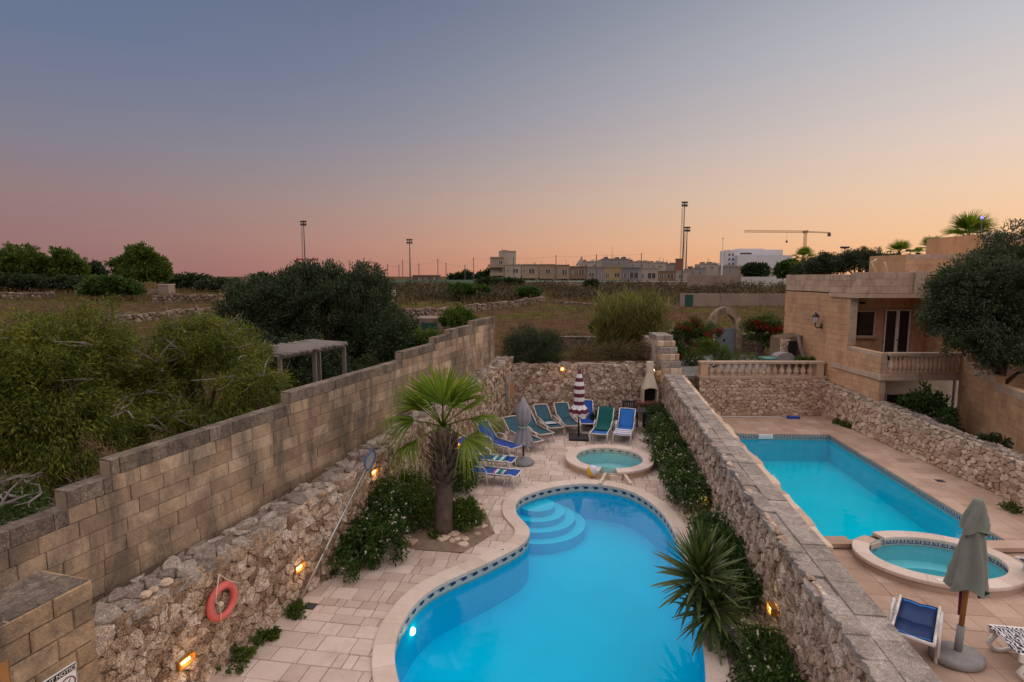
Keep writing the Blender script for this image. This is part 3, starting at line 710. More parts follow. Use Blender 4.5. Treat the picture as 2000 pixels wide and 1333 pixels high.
while z > .2:
    items.append((1, *slab_geo([(-.05, z-.226), (.68, z-.226), (.68, z-.004), (-.05, z-.004)], -.03, .03, .014, f_e), M['ashlar_warm'], False)); z -= .23
set_pieces(PR, items, 'block', M['ashlar'])
obj('doorway', MB().add([W(a, -.075, z_) for a, z_ in ((-3.6,0), (whit(14,1300,-.06)[0],0), (whit(14,1300,-.06)[0],whit(14,1288,-.06)[1]), (-3.6,whit(14,1288,-.06)[1]))]+[W(a, -.04, z_) for a, z_ in ((-3.6,0), (whit(14,1300,-.06)[0],0), (whit(14,1300,-.06)[0],whit(14,1288,-.06)[1]), (-3.6,whit(14,1288,-.06)[1]))], [(0,1,2,3), (0,4,5,1), (1,5,6,2), (2,6,7,3), (3,7,4,0)]), M['wood_pole'], PR, world=True)
# ---------------------------------------------------------------- stepped wall of cut blocks behind
SEG = [(-4.2,-1.3,2.73), (-1.3,-.74,2.94), (-.74,2.7,3.15), (2.7,7.02,3.36), (7.02,9.0,3.57), (9.0,10.08,3.74), (10.08,12.02,3.87), (12.02,14.24,4.0)]
AW = thing('stepped_block_wall', 'tall wall of squared limestone blocks stepping up into the distance', 'wall', A(5, 1.0, 0))
core = MB()
for a, b_, t in SEG: core.add([A(s, d, z) for z in (.1, t-.02) for s, d in ((a,.93), (b_,.93), (b_,1.10), (a,1.10))], [(3,2,1,0), (4,5,6,7), (0,1,5,4), (1,2,6,5), (2,3,7,6), (3,0,4,7)])
obj('core', core, M['ashlar_joint'], AW, world=True)
f_a = lambda a, b_, h: A(a, .93-h, b_); items = []; CH = .21
def top_at(s):
    for a, b_, t in SEG:
        if a <= s < b_: return t
    return SEG[-1][2]
for r in range(20):
    z0 = r*CH; x = -4.1-(r % 2)*.23
    while x < 14.24:
        l = rnd.choice((.46, .46, .5, .5, .3)); x1 = min(x+l, 14.24); xm = (x+x1)/2
        over = [q for q in SEG if min(x1, q[1])-max(x, q[0]) > .005]
        whole = bool(over) and z0+CH <= min(q[2] for q in over)-.1
        for a, b_, t in (over[:1] if whole else SEG):             # split a block only where the wall steps
            u0, u1 = (max(x, -4.2), x1) if whole else (max(x, a), min(x1, b_))
            if u1-u0 < .04: continue
            zt = min(z0+CH, t) if t-z0 < CH*1.6 and (t-z0-CH) < .1 else z0+CH
            zt = t if 0 < t-(z0+CH) < .1 else min(z0+CH, t)
            if z0 >= t-.1 or z0 < .9: continue
            g = .004; toprow = zt >= t-.01
            g = .0015+.003*rnd.random(); k = see(Vector(f_a((u0+u1)/2, z0+.1, 0)), -AN)*(u1-u0); hid = z0+CH < lw_h((u0+u1)/2)-.45
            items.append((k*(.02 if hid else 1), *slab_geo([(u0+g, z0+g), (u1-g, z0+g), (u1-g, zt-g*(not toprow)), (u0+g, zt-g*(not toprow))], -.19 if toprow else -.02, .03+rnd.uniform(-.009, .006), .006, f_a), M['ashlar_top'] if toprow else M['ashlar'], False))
        x = x1
set_pieces(AW, items, 'block', M['ashlar'])
# ---------------------------------------------------------------- back wall with the barbecue
BY = 21.7; bx0, bx1 = -.1, mid_l(BY)+.05
def bw_h(x): return 2.14+.05*noise.noise((x*1.3, 5, 0))
BW = thing('back_rubble_wall', 'low brown rubble wall closing the far end of the pool deck', 'wall', (2.7, BY, 0))
obj('core', MB().box(bx0, bx1, BY+.03, BY+.62, -.05, 2.10), M['mortar'], BW, world=True)
BAR = gp(1268, 838, 0)
cs = list(voronoi([q for q in seeds_grid(bx0, bx1, 0, 2.1, .17, .125, .32)], bx0, bx1, 0, bw_h, 1.25))
items = face_items(cs, lambda a, b_, h: Vector((a, BY+.03-h, b_)), Vector((0, -1, 0)), .002, .035, dj=.7, flat=.82)
items += face_items(voronoi(seeds_grid(bx0, bx1, .0, .5, .34, .3, .1), bx0, bx1, 0, lambda a: .6), lambda a, d, h: Vector((a, BY+d, 2.07+h)), Vector((0, 0, 1)), .005, .07, M['rubble_top'], flat=.85)
set_pieces(BW, items, 'stone', M['coral'])
# ---------------------------------------------------------------- wall between the two pools
MY0, MY1, MH = 3.6, 21.3, 1.75
ang = math.atan(.1415); MU = Vector((math.sin(ang), math.cos(ang), 0)); MR = Vector((MU.y, -MU.x, 0)); MO = Vector((mid_l(MY0), MY0, 0)); ML = (MY1-MY0)/math.cos(ang)
def mw_h(s): return 1.70+.008*s+.03*noise.noise((s*1.5, 9, 2))
def MWp(s, d, z): return MO+MU*s+MR*d+Vector((0, 0, z))           # along, to the right, up
MW = thing('dividing_wall', 'long pinkish rubble wall with slab coping between the two pools', 'wall', MWp(8, .3, 0))
core = MB(); n = 40; vs = []
for i in range(n+1):
    s = ML*i/n; vs += [MWp(s, .04, -.05), MWp(s, .60, -.05), MWp(s, .60, mw_h(s)-.07), MWp(s, .04, mw_h(s)-.07)]
core.add(vs, [(i*4+a, (i+1)*4+a, (i+1)*4+(a+1) % 4, i*4+(a+1) % 4) for i in range(n) for a in range(4)]+[(0,1,2,3), (n*4+3, n*4+2, n*4+1, n*4)])
obj('core', core, M['mortar'], MW, world=True)
items = face_items(voronoi(seeds_grid(0, ML, 0, 1.62, .155, .14, .22), 0, ML, 0, lambda a: mw_h(a)-.02, 1.1), lambda a, b_, h: MWp(a, .04-h, b_), -MR, .001, .028, dj=.8, flat=.82)
for d0, d1, l0, l1, rag in ((-.02, .22, .22, .5, True), (.222, .56, .42, .72, False)):
    s = 0
    while s < ML:
        l = rnd.uniform(l0, l1); e = min(ML, s+l); g = .0025
        poly = [(s+g, d0+(rnd.uniform(-.05, .05) if rag else 0)), ((s+e)/2, d0+(rnd.uniform(-.06, .05) if rag else -.001)), (e-g, d0+(rnd.uniform(-.05, .05) if rag else 0)), (e-g, d1-.0005), (s+g, d1-.0005)]
        if rag:
            poly = [(s+g, poly[0][1]), (s+l*.25, d0+rnd.uniform(-.06, .05)), poly[1], (s+l*.75, d0+rnd.uniform(-.06, .05)), (e-g, poly[2][1]), poly[3], poly[4]]
        hh = mw_h(s)+(rnd.uniform(-.035, .005) if rag else rnd.uniform(-.008, .008))
        items.append((see(MWp((s+e)/2, .2, MH), Vector((0, 0, 1)))*l*.6, *slab_geo(poly, -.09, .0, .006, lambda a, d, h, hh=hh: MWp(a, d, hh+h)), M['coping'], False)); s = e
s = 4.2
while s < ML:
    l = rnd.uniform(.4, .7); e = min(ML, s+l); w_ = .70+rnd.uniform(-.03, .03)
    items.append((see(MWp(s, .6, MH), Vector((0, 0, 1)))*l*.2, *slab_geo([(s+.004, .565), (e-.004, .565), (e-.004, w_), ((s+e)/2, w_+rnd.uniform(-.04, .03)), (s+.004, w_)], -.2, -.03, .015, lambda a, d, h: MWp(a, d, mw_h(a)+h)), M['squared'], False)); s = e
set_pieces(MW, items, 'stone', M['coral'])
q = gp(1655, 1140, 1.35); sq = (q-MO).dot(MU)
obj('end_block', MB().box(-.10, .10, -.16, .16, 0, 1.42).xf(Matrix.Translation(MWp(4.0, .72, 0)) @ Matrix.Rotation(-ang, 4, 'Z')), M['concrete'], MW, world=True)
# stepped pillar where it meets the back wall
ST_ = thing('stepped_pillar', 'stepped stone pillar at the far end of the dividing wall', 'pillar', (6.1, 21.4, 0))
px0, px1 = 5.74, 6.44; items = []; y_ = 20.32
lev = [(21.30, 1.78), (21.34, 2.04), (21.46, 2.30), (21.62, 2.56), (21.82, 2.80), (22.05, 3.02)]
for i, (y0, z0) in enumerate(lev):
    z1 = lev[i+1][1] if i+1 < len(lev) else 3.22; x = px0+i*-.02; xe = px1-i*.03
    while x < xe-.05:
        l = min(rnd.uniform(.22, .34), xe-x); l = xe-x if xe-x-l < .12 else l
        items.append((1, *slab_geo([(x+.004, z0+.004), (x+l-.004, z0+.004), (x+l-.004, z1-.004), (x+.004, z1-.004)], -1.3, 0, .018, lambda a, b_, h, y0=y0: Vector((a, y0-h, b_))), M['coping'] if i % 2 else M['squared'], False)); x += l
set_pieces(ST_, items, 'block', M['squared'])
SW = obj('base', MB().box(px0-.0, px1-.02, 21.32, 22.6, -.03, 1.77).box(px0-.14, px1-.22, 22.1, 24.5, 1.78, 3.0), M['coral'], ST_, world=True)
# ---------------------------------------------------------------- terrace wall and right garden wall
TY = 22.17; tx0, tx1 = 7.42, 12.45
TW = thing('terrace_wall', 'wall of small squared stones below the balustrade behind the rectangular pool', 'wall', (9.9, TY, 0))
obj('core', MB().box(tx0, tx1, TY+.03, TY+.55, -.05, 1.46), M['mortar'], TW, world=True)
items = face_items(voronoi(seeds_grid(tx0, tx1, 0, 1.4, .20, .125, .12, .55), tx0, tx1, 0, lambda a: 1.48, 1.6), lambda a, b_, h: Vector((a, TY+.03-h, b_)), Vector((0, -1, 0)), .006, .035, dj=.3, flat=.85)
set_pieces(TW, items, 'stone', M['squared'])
RX = 12.31
RW = thing('garden_stone_wall', 'low irregular stone wall along the right side of the rectangular pool', 'wall', (RX, 15, 0))
def rw_h(y): return 1.04+(y-13)*.042+.03*noise.noise((y*2, 4, 4))
core = MB(); vs = []; n = 30; ya, yb = 8.5, 22.2
for i in range(n+1):
    y = ya+(yb-ya)*i/n; vs += [(RX+.03, y, -.05), (RX+.5, y, -.05), (RX+.5, y, rw_h(y)-.05), (RX+.03, y, rw_h(y)-.05)]
core.add(vs, [(i*4+a, (i+1)*4+a, (i+1)*4+(a+1) % 4, i*4+(a+1) % 4) for i in range(n) for a in range(4)]+[(0,1,2,3), (n*4+3, n*4+2, n*4+1, n*4)])
obj('core', core, M['mortar'], RW, world=True)
items = face_items(voronoi(seeds_grid(ya, yb, 0, 1.35, .19, .14, .2), ya, yb, 0, lambda a: rw_h(a)-.01, 1.3), lambda a, b_, h: Vector((RX+.03-h, a, b_)), Vector((-1, 0, 0)), .006, .04, dj=.4, flat=.8)
items = [(k, v, [tuple(reversed(q)) for q in f]) for k, v, f in items]
it2 = face_items(voronoi(seeds_grid(ya, yb, 0, .42, .24, .2, .1), ya, yb, 0, lambda a: .5), lambda a, d, h: Vector((RX+d, a, rw_h(a)-.06+h)), Vector((0, 0, 1)), .005, .06, M['rubble_top'])
items += [(k, v, [tuple(reversed(q)) for q in f], mt, sm) for k, v, f, mt, sm in it2]
set_pieces(RW, items, 'stone', M['squared'])
# ---------------------------------------------------------------- villa on the right
def ashlar_items(f, nrm, u0, u1, z0, z1, ch, bl, mat, dep=.02, hole=None, bev=.006, gap=.003, topmat=None):
    o = []; r = 0; z = z0
    while z < z1-.03:
        zt = min(z+ch, z1); zt = z1 if z1-zt < .08 else zt; x = u0-(r % 2)*bl*.5
        while x < u1:
            l = bl*rnd.uniform(.85, 1.15); a, b_ = max(x, u0), min(x+l, u1); x += l
            if b_-a < .05: continue
            c = ((a+b_)/2, (z+zt)/2)
            if hole and any(b_ > h[0]+.01 and a < h[1]-.01 and zt > h[2]+.01 and z < h[3]-.01 for h in hole):
                for h in hole:
                    if b_ > h[0]+.01 and a < h[1]-.01 and zt > h[2]+.01 and z < h[3]-.01:
                        if c[0] < (h[0]+h[1])/2: b_ = min(b_, h[0])
                        else: a = max(a, h[1])
                if b_-a < .05: continue
            vs, fs = slab_geo([(a+gap, z+gap), (b_-gap, z+gap), (b_-gap, zt-gap), (a+gap, zt-gap)], -.03, dep+rnd.uniform(-.002, .003), bev, f)
            if (Vector(vs[fs[-1][1]])-Vector(vs[fs[-1][0]])).cross(Vector(vs[fs[-1][2]])-Vector(vs[fs[-1][1]])).dot(nrm) < 0: fs = [tuple(reversed(q)) for q in fs]
            o.append((see(Vector(f(c[0], c[1], 0)), nrm)*(b_-a)*(zt-z), vs, fs, topmat if topmat and zt >= z1-.01 else mat, False))
        z = zt; r += 1
    return o
AX = 12.45
VL = thing('villa', 'two-storey honey coloured villa with a balustraded balcony beyond the garden wall', 'house', (14, 22, 0))
obj('wall_core', MB().box(AX+.03, AX+.30, 21.0, 26.0, 0, 4.84).box(AX+.03, 16.3, 21.92, 22.2, 2.2, 4.72).box(AX+.03, AX+.22, 19.03, 20.999, .3, 2.93).box(AX+.3, 16.5, 22.3, 26, 0, 5.2), M['render'], VL, world=True)
items = ashlar_items(lambda a, b_, h: Vector((AX+.03-h, a, b_)), Vector((-1, 0, 0)), 21.0, 26.0, 1.4, 4.84, .21, .46, M['render'])
items += ashlar_items(lambda a, b_, h: Vector((AX+.03-h, a, b_)), Vector((-1, 0, 0)), 19.0, 21.0, .9, 2.93, .21, .46, M['render'], topmat=M['trim'])
items += ashlar_items(lambda a, b_, h: Vector((a, 19.03-h, b_)), Vector((0, -1, 0)), AX+.01, AX+.23, .9, 2.93, .21, .4, M['trim'])
items += ashlar_items(lambda a, b_, h: Vector((a, 21.0-h, b_)), Vector((0, -1, 0)), AX+.01, AX+.31, 2.95, 4.72, .21, .4, M['trim'])
wa, wb = at(1663, 607, 21.9), at(1706, 658, 21.9); da, db = at(1729, 605, 21.9), at(1771, 700, 21.9)
items += ashlar_items(lambda a, b_, h: Vector((a, 21.92-h, b_)), Vector((0, -1, 0)), AX+.3, 16.2, 2.2, 4.72, .21, .46, M['render'], hole=[(wa.x, wb.x, wb.z, wa.z), (da.x, db.x, 2.2, da.z)])
set_pieces(VL, items, 'block', M['render'], 290)
def window(parent, x0, x1, z0, z1, y, frame=M['beige_frame'], leaves=1, name='window'):
    w_ = obj(name, MB().box(x0, x1, y+.015, y+.03, z0, z1), M['glass'], parent, world=True)
    t = .045; fr = MB().box(x0, x0+t, y-.02, y+.014, z0, z1).box(x1-t, x1, y-.02, y+.014, z0, z1).box(x0+t, x1-t, y-.02, y+.014, z1-t, z1).box(x0+t, x1-t, y-.02, y+.014, z0, z0+t)
    for i in range(1, leaves): xm = x0+(x1-x0)*i/leaves; fr.box(xm-.06, xm+.06, y-.021, y+.0141, z0+t, z1-t)
    f_ = obj('frame', fr, frame, w_, world=True); return w_
w1 = window(VL, wa.x, wb.x, wb.z, wa.z, 21.87); obj('sill', MB().box(wa.x-.04, wb.x+.04, 21.78, 21.899, wb.z-.05, wb.z-.002), M['trim'], w1, world=True)
d1 = window(VL, da.x, db.x, 2.21, da.z, 21.87, M['white_tube'], 2, 'balcony_door'); obj('door_handle', MB().box((da.x+db.x)/2-.015, (da.x+db.x)/2+.06, 21.80, 21.85, 3.05, 3.09), M['steel'], d1, world=True)
obj('vent', MB().box(wa.x+.28, wa.x+.5, 21.86, 21.898, 4.45, 4.53), M['soot'], VL, world=True)
obj('loggia_slab', MB().box(AX-.06, 16.4, 20.72, 22.3, 4.725, 4.88), M['trim'], VL, world=True)
items = ashlar_items(lambda a, b_, h: Vector((AX+.03-h, a, b_)), Vector((-1, 0, 0)), 20.8, 26.0, 4.89, 5.58, .23, .5, M['trim'])
items += ashlar_items(lambda a, b_, h: Vector((a, 20.83-h, b_)), Vector((0, -1, 0)), AX, 14.62, 4.89, 5.66, .26, .5, M['trim'])
set_pieces(VL, items, 'parapet_block', M['trim'])
obj('parapet_core', MB().box(AX+.03, AX+.25, 20.84, 26.0, 4.885, 5.56).box(AX+.03, 14.62, 20.84, 21.06, 4.884, 5.64), M['trim'], VL, world=True)
obj('parapet_post', MB().box(14.63, 15.02, 20.74, 21.1, 4.885, 5.72), M['trim'], VL, world=True)
BAL = [(.045,0), (.07,.0), (.07,.03), (.045,.04), (.05,.06), (.078,.12), (.085,.17), (.07,.24), (.045,.33), (.036,.40), (.05,.42), (.05,.44), (.04,.45), (.07,.46), (.07,.49)]
balm = MB().lathe([(r*1.28, z) for r, z in BAL], 12).mesh('baluster', True); balm.materials.append(M['baluster'])
def balusters(parent, a, b_, n, zs=1.0):
    for i in range(n):
        p = Vector(a).lerp(Vector(b_), (i+.5)/n); o = obj('baluster', balm, None, parent); o.location = p-parent.location; o.scale = (1, 1, zs)
balusters(VL, (15.04, 20.92, 4.95), (17.4, 20.92, 4.95), 11, 1.25)
obj('roof_rail', MB().box(15.021, 17.6, 20.80, 21.04, 5.565, 5.66).box(15.021, 17.6, 20.82, 21.02, 4.885, 4.949), M['trim'], VL, world=True)
BC = thing('balcony', 'stone balcony with a row of balusters and dark weathered rail on the villa', 'balcony', (13.8, 19.0, 2.0))
obj('floor_slab', MB().box(AX-.04, 15.25, 18.88, 21.89, 2.02, 2.20), M['trim'], BC, world=True)
balusters(BC, (AX+.30, 19.02, 2.285), (15.08, 19.02, 2.285), 16, 1.16)
obj('base_rail', MB().box(AX+.231, 15.12, 18.93, 19.12, 2.202, 2.284), M['trim'], BC, world=True)
obj('top_rail', MB().box(AX+.231, 15.16, 18.90, 19.15, 2.855, 2.95), M['trim'], BC, world=True)
LS = obj('lower_wall', MB().box(AX+.23, 16.4, 20.5, 20.75, .2, 2.018), M['cream'], VL, world=True)
wa, wb = at(1728, 768, 20.5), at(1762, 830, 20.5); window(VL, wa.x, wb.x, .7, wa.z, 20.46)
wa, wb = at(1800, 768, 20.5), at(1826, 830, 20.5); window(VL, wa.x, wb.x, .7, wa.z, 20.46)
q = at(1861, 790, 20.2); obj('drainpipe', MB().tube([(q.x, 20.2, .3), (q.x, 20.2, 2.0)], .05, 10), M['grey_plastic'], VL, world=True)
# garden wall running from the villa towards the camera
GA = Vector((15.17, 19.0, 0)); 
def GWp(s, z, h): return GA-WU*s+Vector((-WU.y, WU.x, 0))*h+Vector((0, 0, z))
GW = thing('block_garden_wall', 'brown cut-stone wall stepping down at the right edge beyond the small bush', 'wall', GA)
items = []; segs = [(-3.1, 0.0, 4.72), (0, .45, 2.94), (.45, .9, 2.72), (.9, 2.2, 2.52), (2.2, 6.5, 2.31)]
core = MB()
for a, b_, t in segs:
    items += ashlar_items(GWp, -Vector((WU.y, -WU.x, 0)), a, b_, 2.205 if a < 0 else .4, t, .21, .46, M['render'], topmat=None if a < 0 else M['trim'])
    core.add([GWp(s, z, h) for z in (.2 if a >= 0 else 2.205, t-.01) for s, h in ((a,0), (b_,0), (b_,-.25), (a,-.25))], [(3,2,1,0), (4,5,6,7), (0,1,5,4), (1,2,6,5), (2,3,7,6), (3,0,4,7)])
obj('core', core, M['render'], GW, world=True); set_pieces(GW, items, 'block', M['render'])
# higher houses behind
UB = thing('upper_terrace_house', 'plain beige rooftop walls rising behind the villa', 'house', (23, 31, 3))
items = ashlar_items(lambda a, b_, h: Vector((a, 30-h, b_)), Vector((0, -1, 0)), at(1769, 500, 30).x, 25.2, 5.2, at(1769, 497, 30).z, .3, .8, M['render'], topmat=M['trim'])
items += ashlar_items(lambda a, b_, h: Vector((a, 29.6-h, b_)), Vector((0, -1, 0)), at(1914, 500, 29.6).x, 31, 5.2, at(1913, 457, 29.6).z, .3, .8, M['render'], topmat=M['trim'])
obj('core', MB().box(at(1769, 500, 30).x, 25.2, 30.01, 33, 2, at(1769, 497, 30).z-.01).box(at(1914, 500, 29.6).x, 31, 29.62, 33.5, 2, at(1913, 457, 29.6).z-.01), M['render'], UB, world=True)
set_pieces(UB, items, 'block', M['render'])
q = at(1915, 462, 31); mst = thing('antenna_mast', 'thin rooftop mast with a small blue light on top', 'mast', q)
obj('pole', MB().tube([(0,0,-.5), (0,0,.92)], .03, 6), M['steel'], mst); obj('lamp', MB().lathe([(0,.9), (.06,.93), (.07,.98), (.04,1.03), (0,1.05)], 8), M['blue_lamp'], mst, smooth=True)
# wall lantern
q = Vector((AX-.01, 22.8, 3.62)); ln = thing('wall_lantern', 'black iron lantern on a curled bracket on the villa side wall', 'lantern', q)
obj('bracket', MB().tube([(0,0,-.1), (-.05,0,-.16), (-.18,0,-.17), (-.25,0,-.10), (-.25,0,0)], .022, 8).box(-.02, .005, -.05, .05, -.2, .02), M['black_metal'], ln, smooth=True)
cg = obj('cage', MB().lathe([(.05,0), (.07,.02), (.06,.035)], 6, (-.25,0,0)).lathe([(.15,.27), (.16,.29), (.09,.38), (.03,.41), (.02,.46), (0,.48)], 6, (-.25,0,0)), M['black_metal'], ln)
for i in range(6):
    t = 6.283*i/6; obj('bar', MB().tube([(-.25+.06*math.cos(t), .06*math.sin(t), .03), (-.25+.135*math.cos(t), .135*math.sin(t), .275)], .009, 5), M['black_metal'], cg)
obj('glass', MB().lathe([(.052,.036), (.12,.268)], 6, (-.25,0,0)), M['white_cloth'], ln)
# ---------------------------------------------------------------- terrace behind the rectangular pool
tf = obj('terrace_floor', MB().box(6.46, AX+.02, TY+.55, 29.1, 1.3, 1.50), M['concrete'], label='grey courtyard floor above the squared stone wall', kind='structure')
TB = thing('terrace_balustrade', 'long stone balustrade on top of the squared stone wall', 'balustrade', (9.9, TY+.28, 1.48))
obj('base_rail', MB().box(tx0-.02, tx1+.1, TY-.02, TY+.5, 1.482, 1.575), M['trim'], TB, world=True)
obj('top_rail', MB().box(tx0+.02, tx1-.002, TY+.08, TY+.42, 2.065, 2.15), M['trim'], TB, world=True)
balusters(TB, (tx0+.38, TY+.25, 1.575), (tx1-.42, TY+.25, 1.575), 15, 1.0)
for x in (tx0+.06, tx1-.38): obj('post', MB().box(x, x+.30, TY+.10, TY+.40, 1.576, 2.064), M['baluster'], TB, world=True)
stp = thing('stone_steps', 'dark stone steps climbing between the pillar and the terrace wall', 'steps', (6.8, 21.5, 0))
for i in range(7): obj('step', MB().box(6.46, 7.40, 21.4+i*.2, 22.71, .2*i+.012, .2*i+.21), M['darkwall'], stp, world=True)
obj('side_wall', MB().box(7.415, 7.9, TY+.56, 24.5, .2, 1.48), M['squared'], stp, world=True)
# courtyard back wall, arch and gate
CW = thing('courtyard_wall', 'dark old stone wall at the back of the courtyard behind red flowers', 'wall', (9, 29.2, 1.5))  # core and stones both take the dark wall colour
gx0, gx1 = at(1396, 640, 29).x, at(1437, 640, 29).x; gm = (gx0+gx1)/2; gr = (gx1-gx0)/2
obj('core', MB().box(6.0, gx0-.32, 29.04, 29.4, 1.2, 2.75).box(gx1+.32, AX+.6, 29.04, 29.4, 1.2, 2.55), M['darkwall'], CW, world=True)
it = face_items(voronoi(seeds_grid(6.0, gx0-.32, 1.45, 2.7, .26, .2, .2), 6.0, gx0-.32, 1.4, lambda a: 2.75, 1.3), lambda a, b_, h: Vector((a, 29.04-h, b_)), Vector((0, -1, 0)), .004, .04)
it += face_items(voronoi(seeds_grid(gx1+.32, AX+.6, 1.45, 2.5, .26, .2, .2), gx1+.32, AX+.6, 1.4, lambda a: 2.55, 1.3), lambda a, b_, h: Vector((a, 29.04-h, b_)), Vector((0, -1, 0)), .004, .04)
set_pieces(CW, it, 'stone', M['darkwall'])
AR = thing('stone_arch', 'rounded stone arch around the grey courtyard gate', 'arch', (gm, 29, 1.5))
zsp = at(1400, 640, 29).z
for s_ in (-1, 1):
    z = 1.5
    while z < zsp-.02:
        zt = min(z+.3, zsp); obj('jamb_block', MB().box(gm+s_*gr if s_ > 0 else gm-gr-.30, gm+gr+.30 if s_ > 0 else gm-gr, 28.88, 29.42, z+.004, zt-.004), M['ashlar'], AR, world=True); z = zt
zt = at(1416, 600, 29).z; ro = gr+.28; kz = (zt-zsp)/ro
for i in range(11):
    t0, t1 = math.pi*(i+.03)/11, math.pi*(i+.97)/11
    pts = [(gm+r*math.cos(t), zsp+r*kz*math.sin(t)) for r, t in ((gr, t0), (ro, t0), (ro, t1), (gr, t1))]
    obj('arch_stone', MB().add([(x, y, z) for y in (28.88, 29.42) for x, z in pts], [(0,1,2,3), (7,6,5,4), (0,4,5,1), (1,5,6,2), (2,6,7,3), (3,7,4,0)]), M['ashlar'], AR, world=True)
GT = thing('metal_gate', 'grey ribbed metal double gate under the stone arch', 'gate', (gm, 29.1, 1.5))
for i in range(12):
    x = gx0+(gx1-gx0)*i/12; obj('slat', MB().box(x+.006, x+(gx1-gx0)/12-.006, 29.10, 29.14, 1.52, zsp-.05), M['gate'], GT, world=True)
for z in (1.7, 2.3, zsp-.12): obj('crossbar', MB().box(gx0, gx1, 29.14, 29.18, z, z+.07), M['gate'], GT, world=True)
obj('latch', MB().box(gm-.05, gm+.04, 29.05, 29.099, 2.2, 2.3), M['black_metal'], GT, world=True)
# old stone stove against the villa wall
SV = thing('stone_stove', 'pale rough stone outdoor stove with sooty niche against the villa', 'stove', (12.1, 24.5, 1.5))
obj('body', MB().add([(11.55,24.2,1.5), (AX-.02,24.2,1.5), (AX-.02,25.4,1.5), (11.55,25.4,1.5), (11.62,24.3,2.85), (AX-.02,24.2,3.0), (AX-.02,25.4,3.0), (11.62,25.4,2.85)], [(3,2,1,0), (4,5,6,7), (0,1,5,4), (1,2,6,5), (2,3,7,6), (3,0,4,7)]), M['mortar'], SV, world=True)
it = face_items(voronoi(seeds_grid(11.55, AX-.02, 1.5, 2.9, .14, .13, .2), 11.55, AX-.02, 1.5, lambda a: 2.85, 1.1), lambda a, b_, h: Vector((a, 24.22-h+(b_-1.5)*.05, b_)), Vector((0, -1, 0)), .003, .03); set_pieces(SV, it, 'stone', M['squared'])
obj('niche', MB().box(11.86, 12.16, 24.14, 24.3, 2.15, 2.75), M['soot'], SV, world=True)
obj('leaning_log', MB().tube([(12.30,23.4,1.5), (12.28,23.6,2.0), (12.22,23.9,2.5), (12.16,24.05,3.0)], [.10,.09,.08,.07], 8), M['old_wood'], smooth=True, label='weathered log leaning against the stone stove', cat='log')
WL = thing('stone_trough', 'small grey arched stone trough in front of the stove', 'trough', (11.35, 23.6, 1.5))
obj('body', MB().add([(x, y, z) for y in (23.4, 23.9) for x, z in [(11.0,1.5), (11.75,1.5), (11.75,2.2), (11.62,2.32), (11.38,2.36), (11.12,2.3), (11.0,2.2)]], [tuple(range(7)), tuple(range(13, 6, -1))]+[(i, 7+i, 7+(i+1) % 7, (i+1) % 7) for i in range(7)]), M['concrete'], WL, world=True)
obj('basin_slab', MB().box(10.92, 11.83, 23.25, 23.395, 1.9, 2.02), M['concrete'], WL, world=True)
q = at(1497, 703, 23.4); tt = thing('teal_garden_table', 'round teal plastic table behind the balustrade', 'table', (q.x, 23.4, 1.5))
obj('top', MB().lathe([(0,.66), (.36,.66), (.37,.64), (.36,.62), (0,.62)], 20), plain('teal_plastic', (.03,.22,.18), .5), tt); obj('leg', MB().lathe([(.2,0), (.2,.03), (.04,.08), (.04,.62)], 12), M['white_tube'], tt)

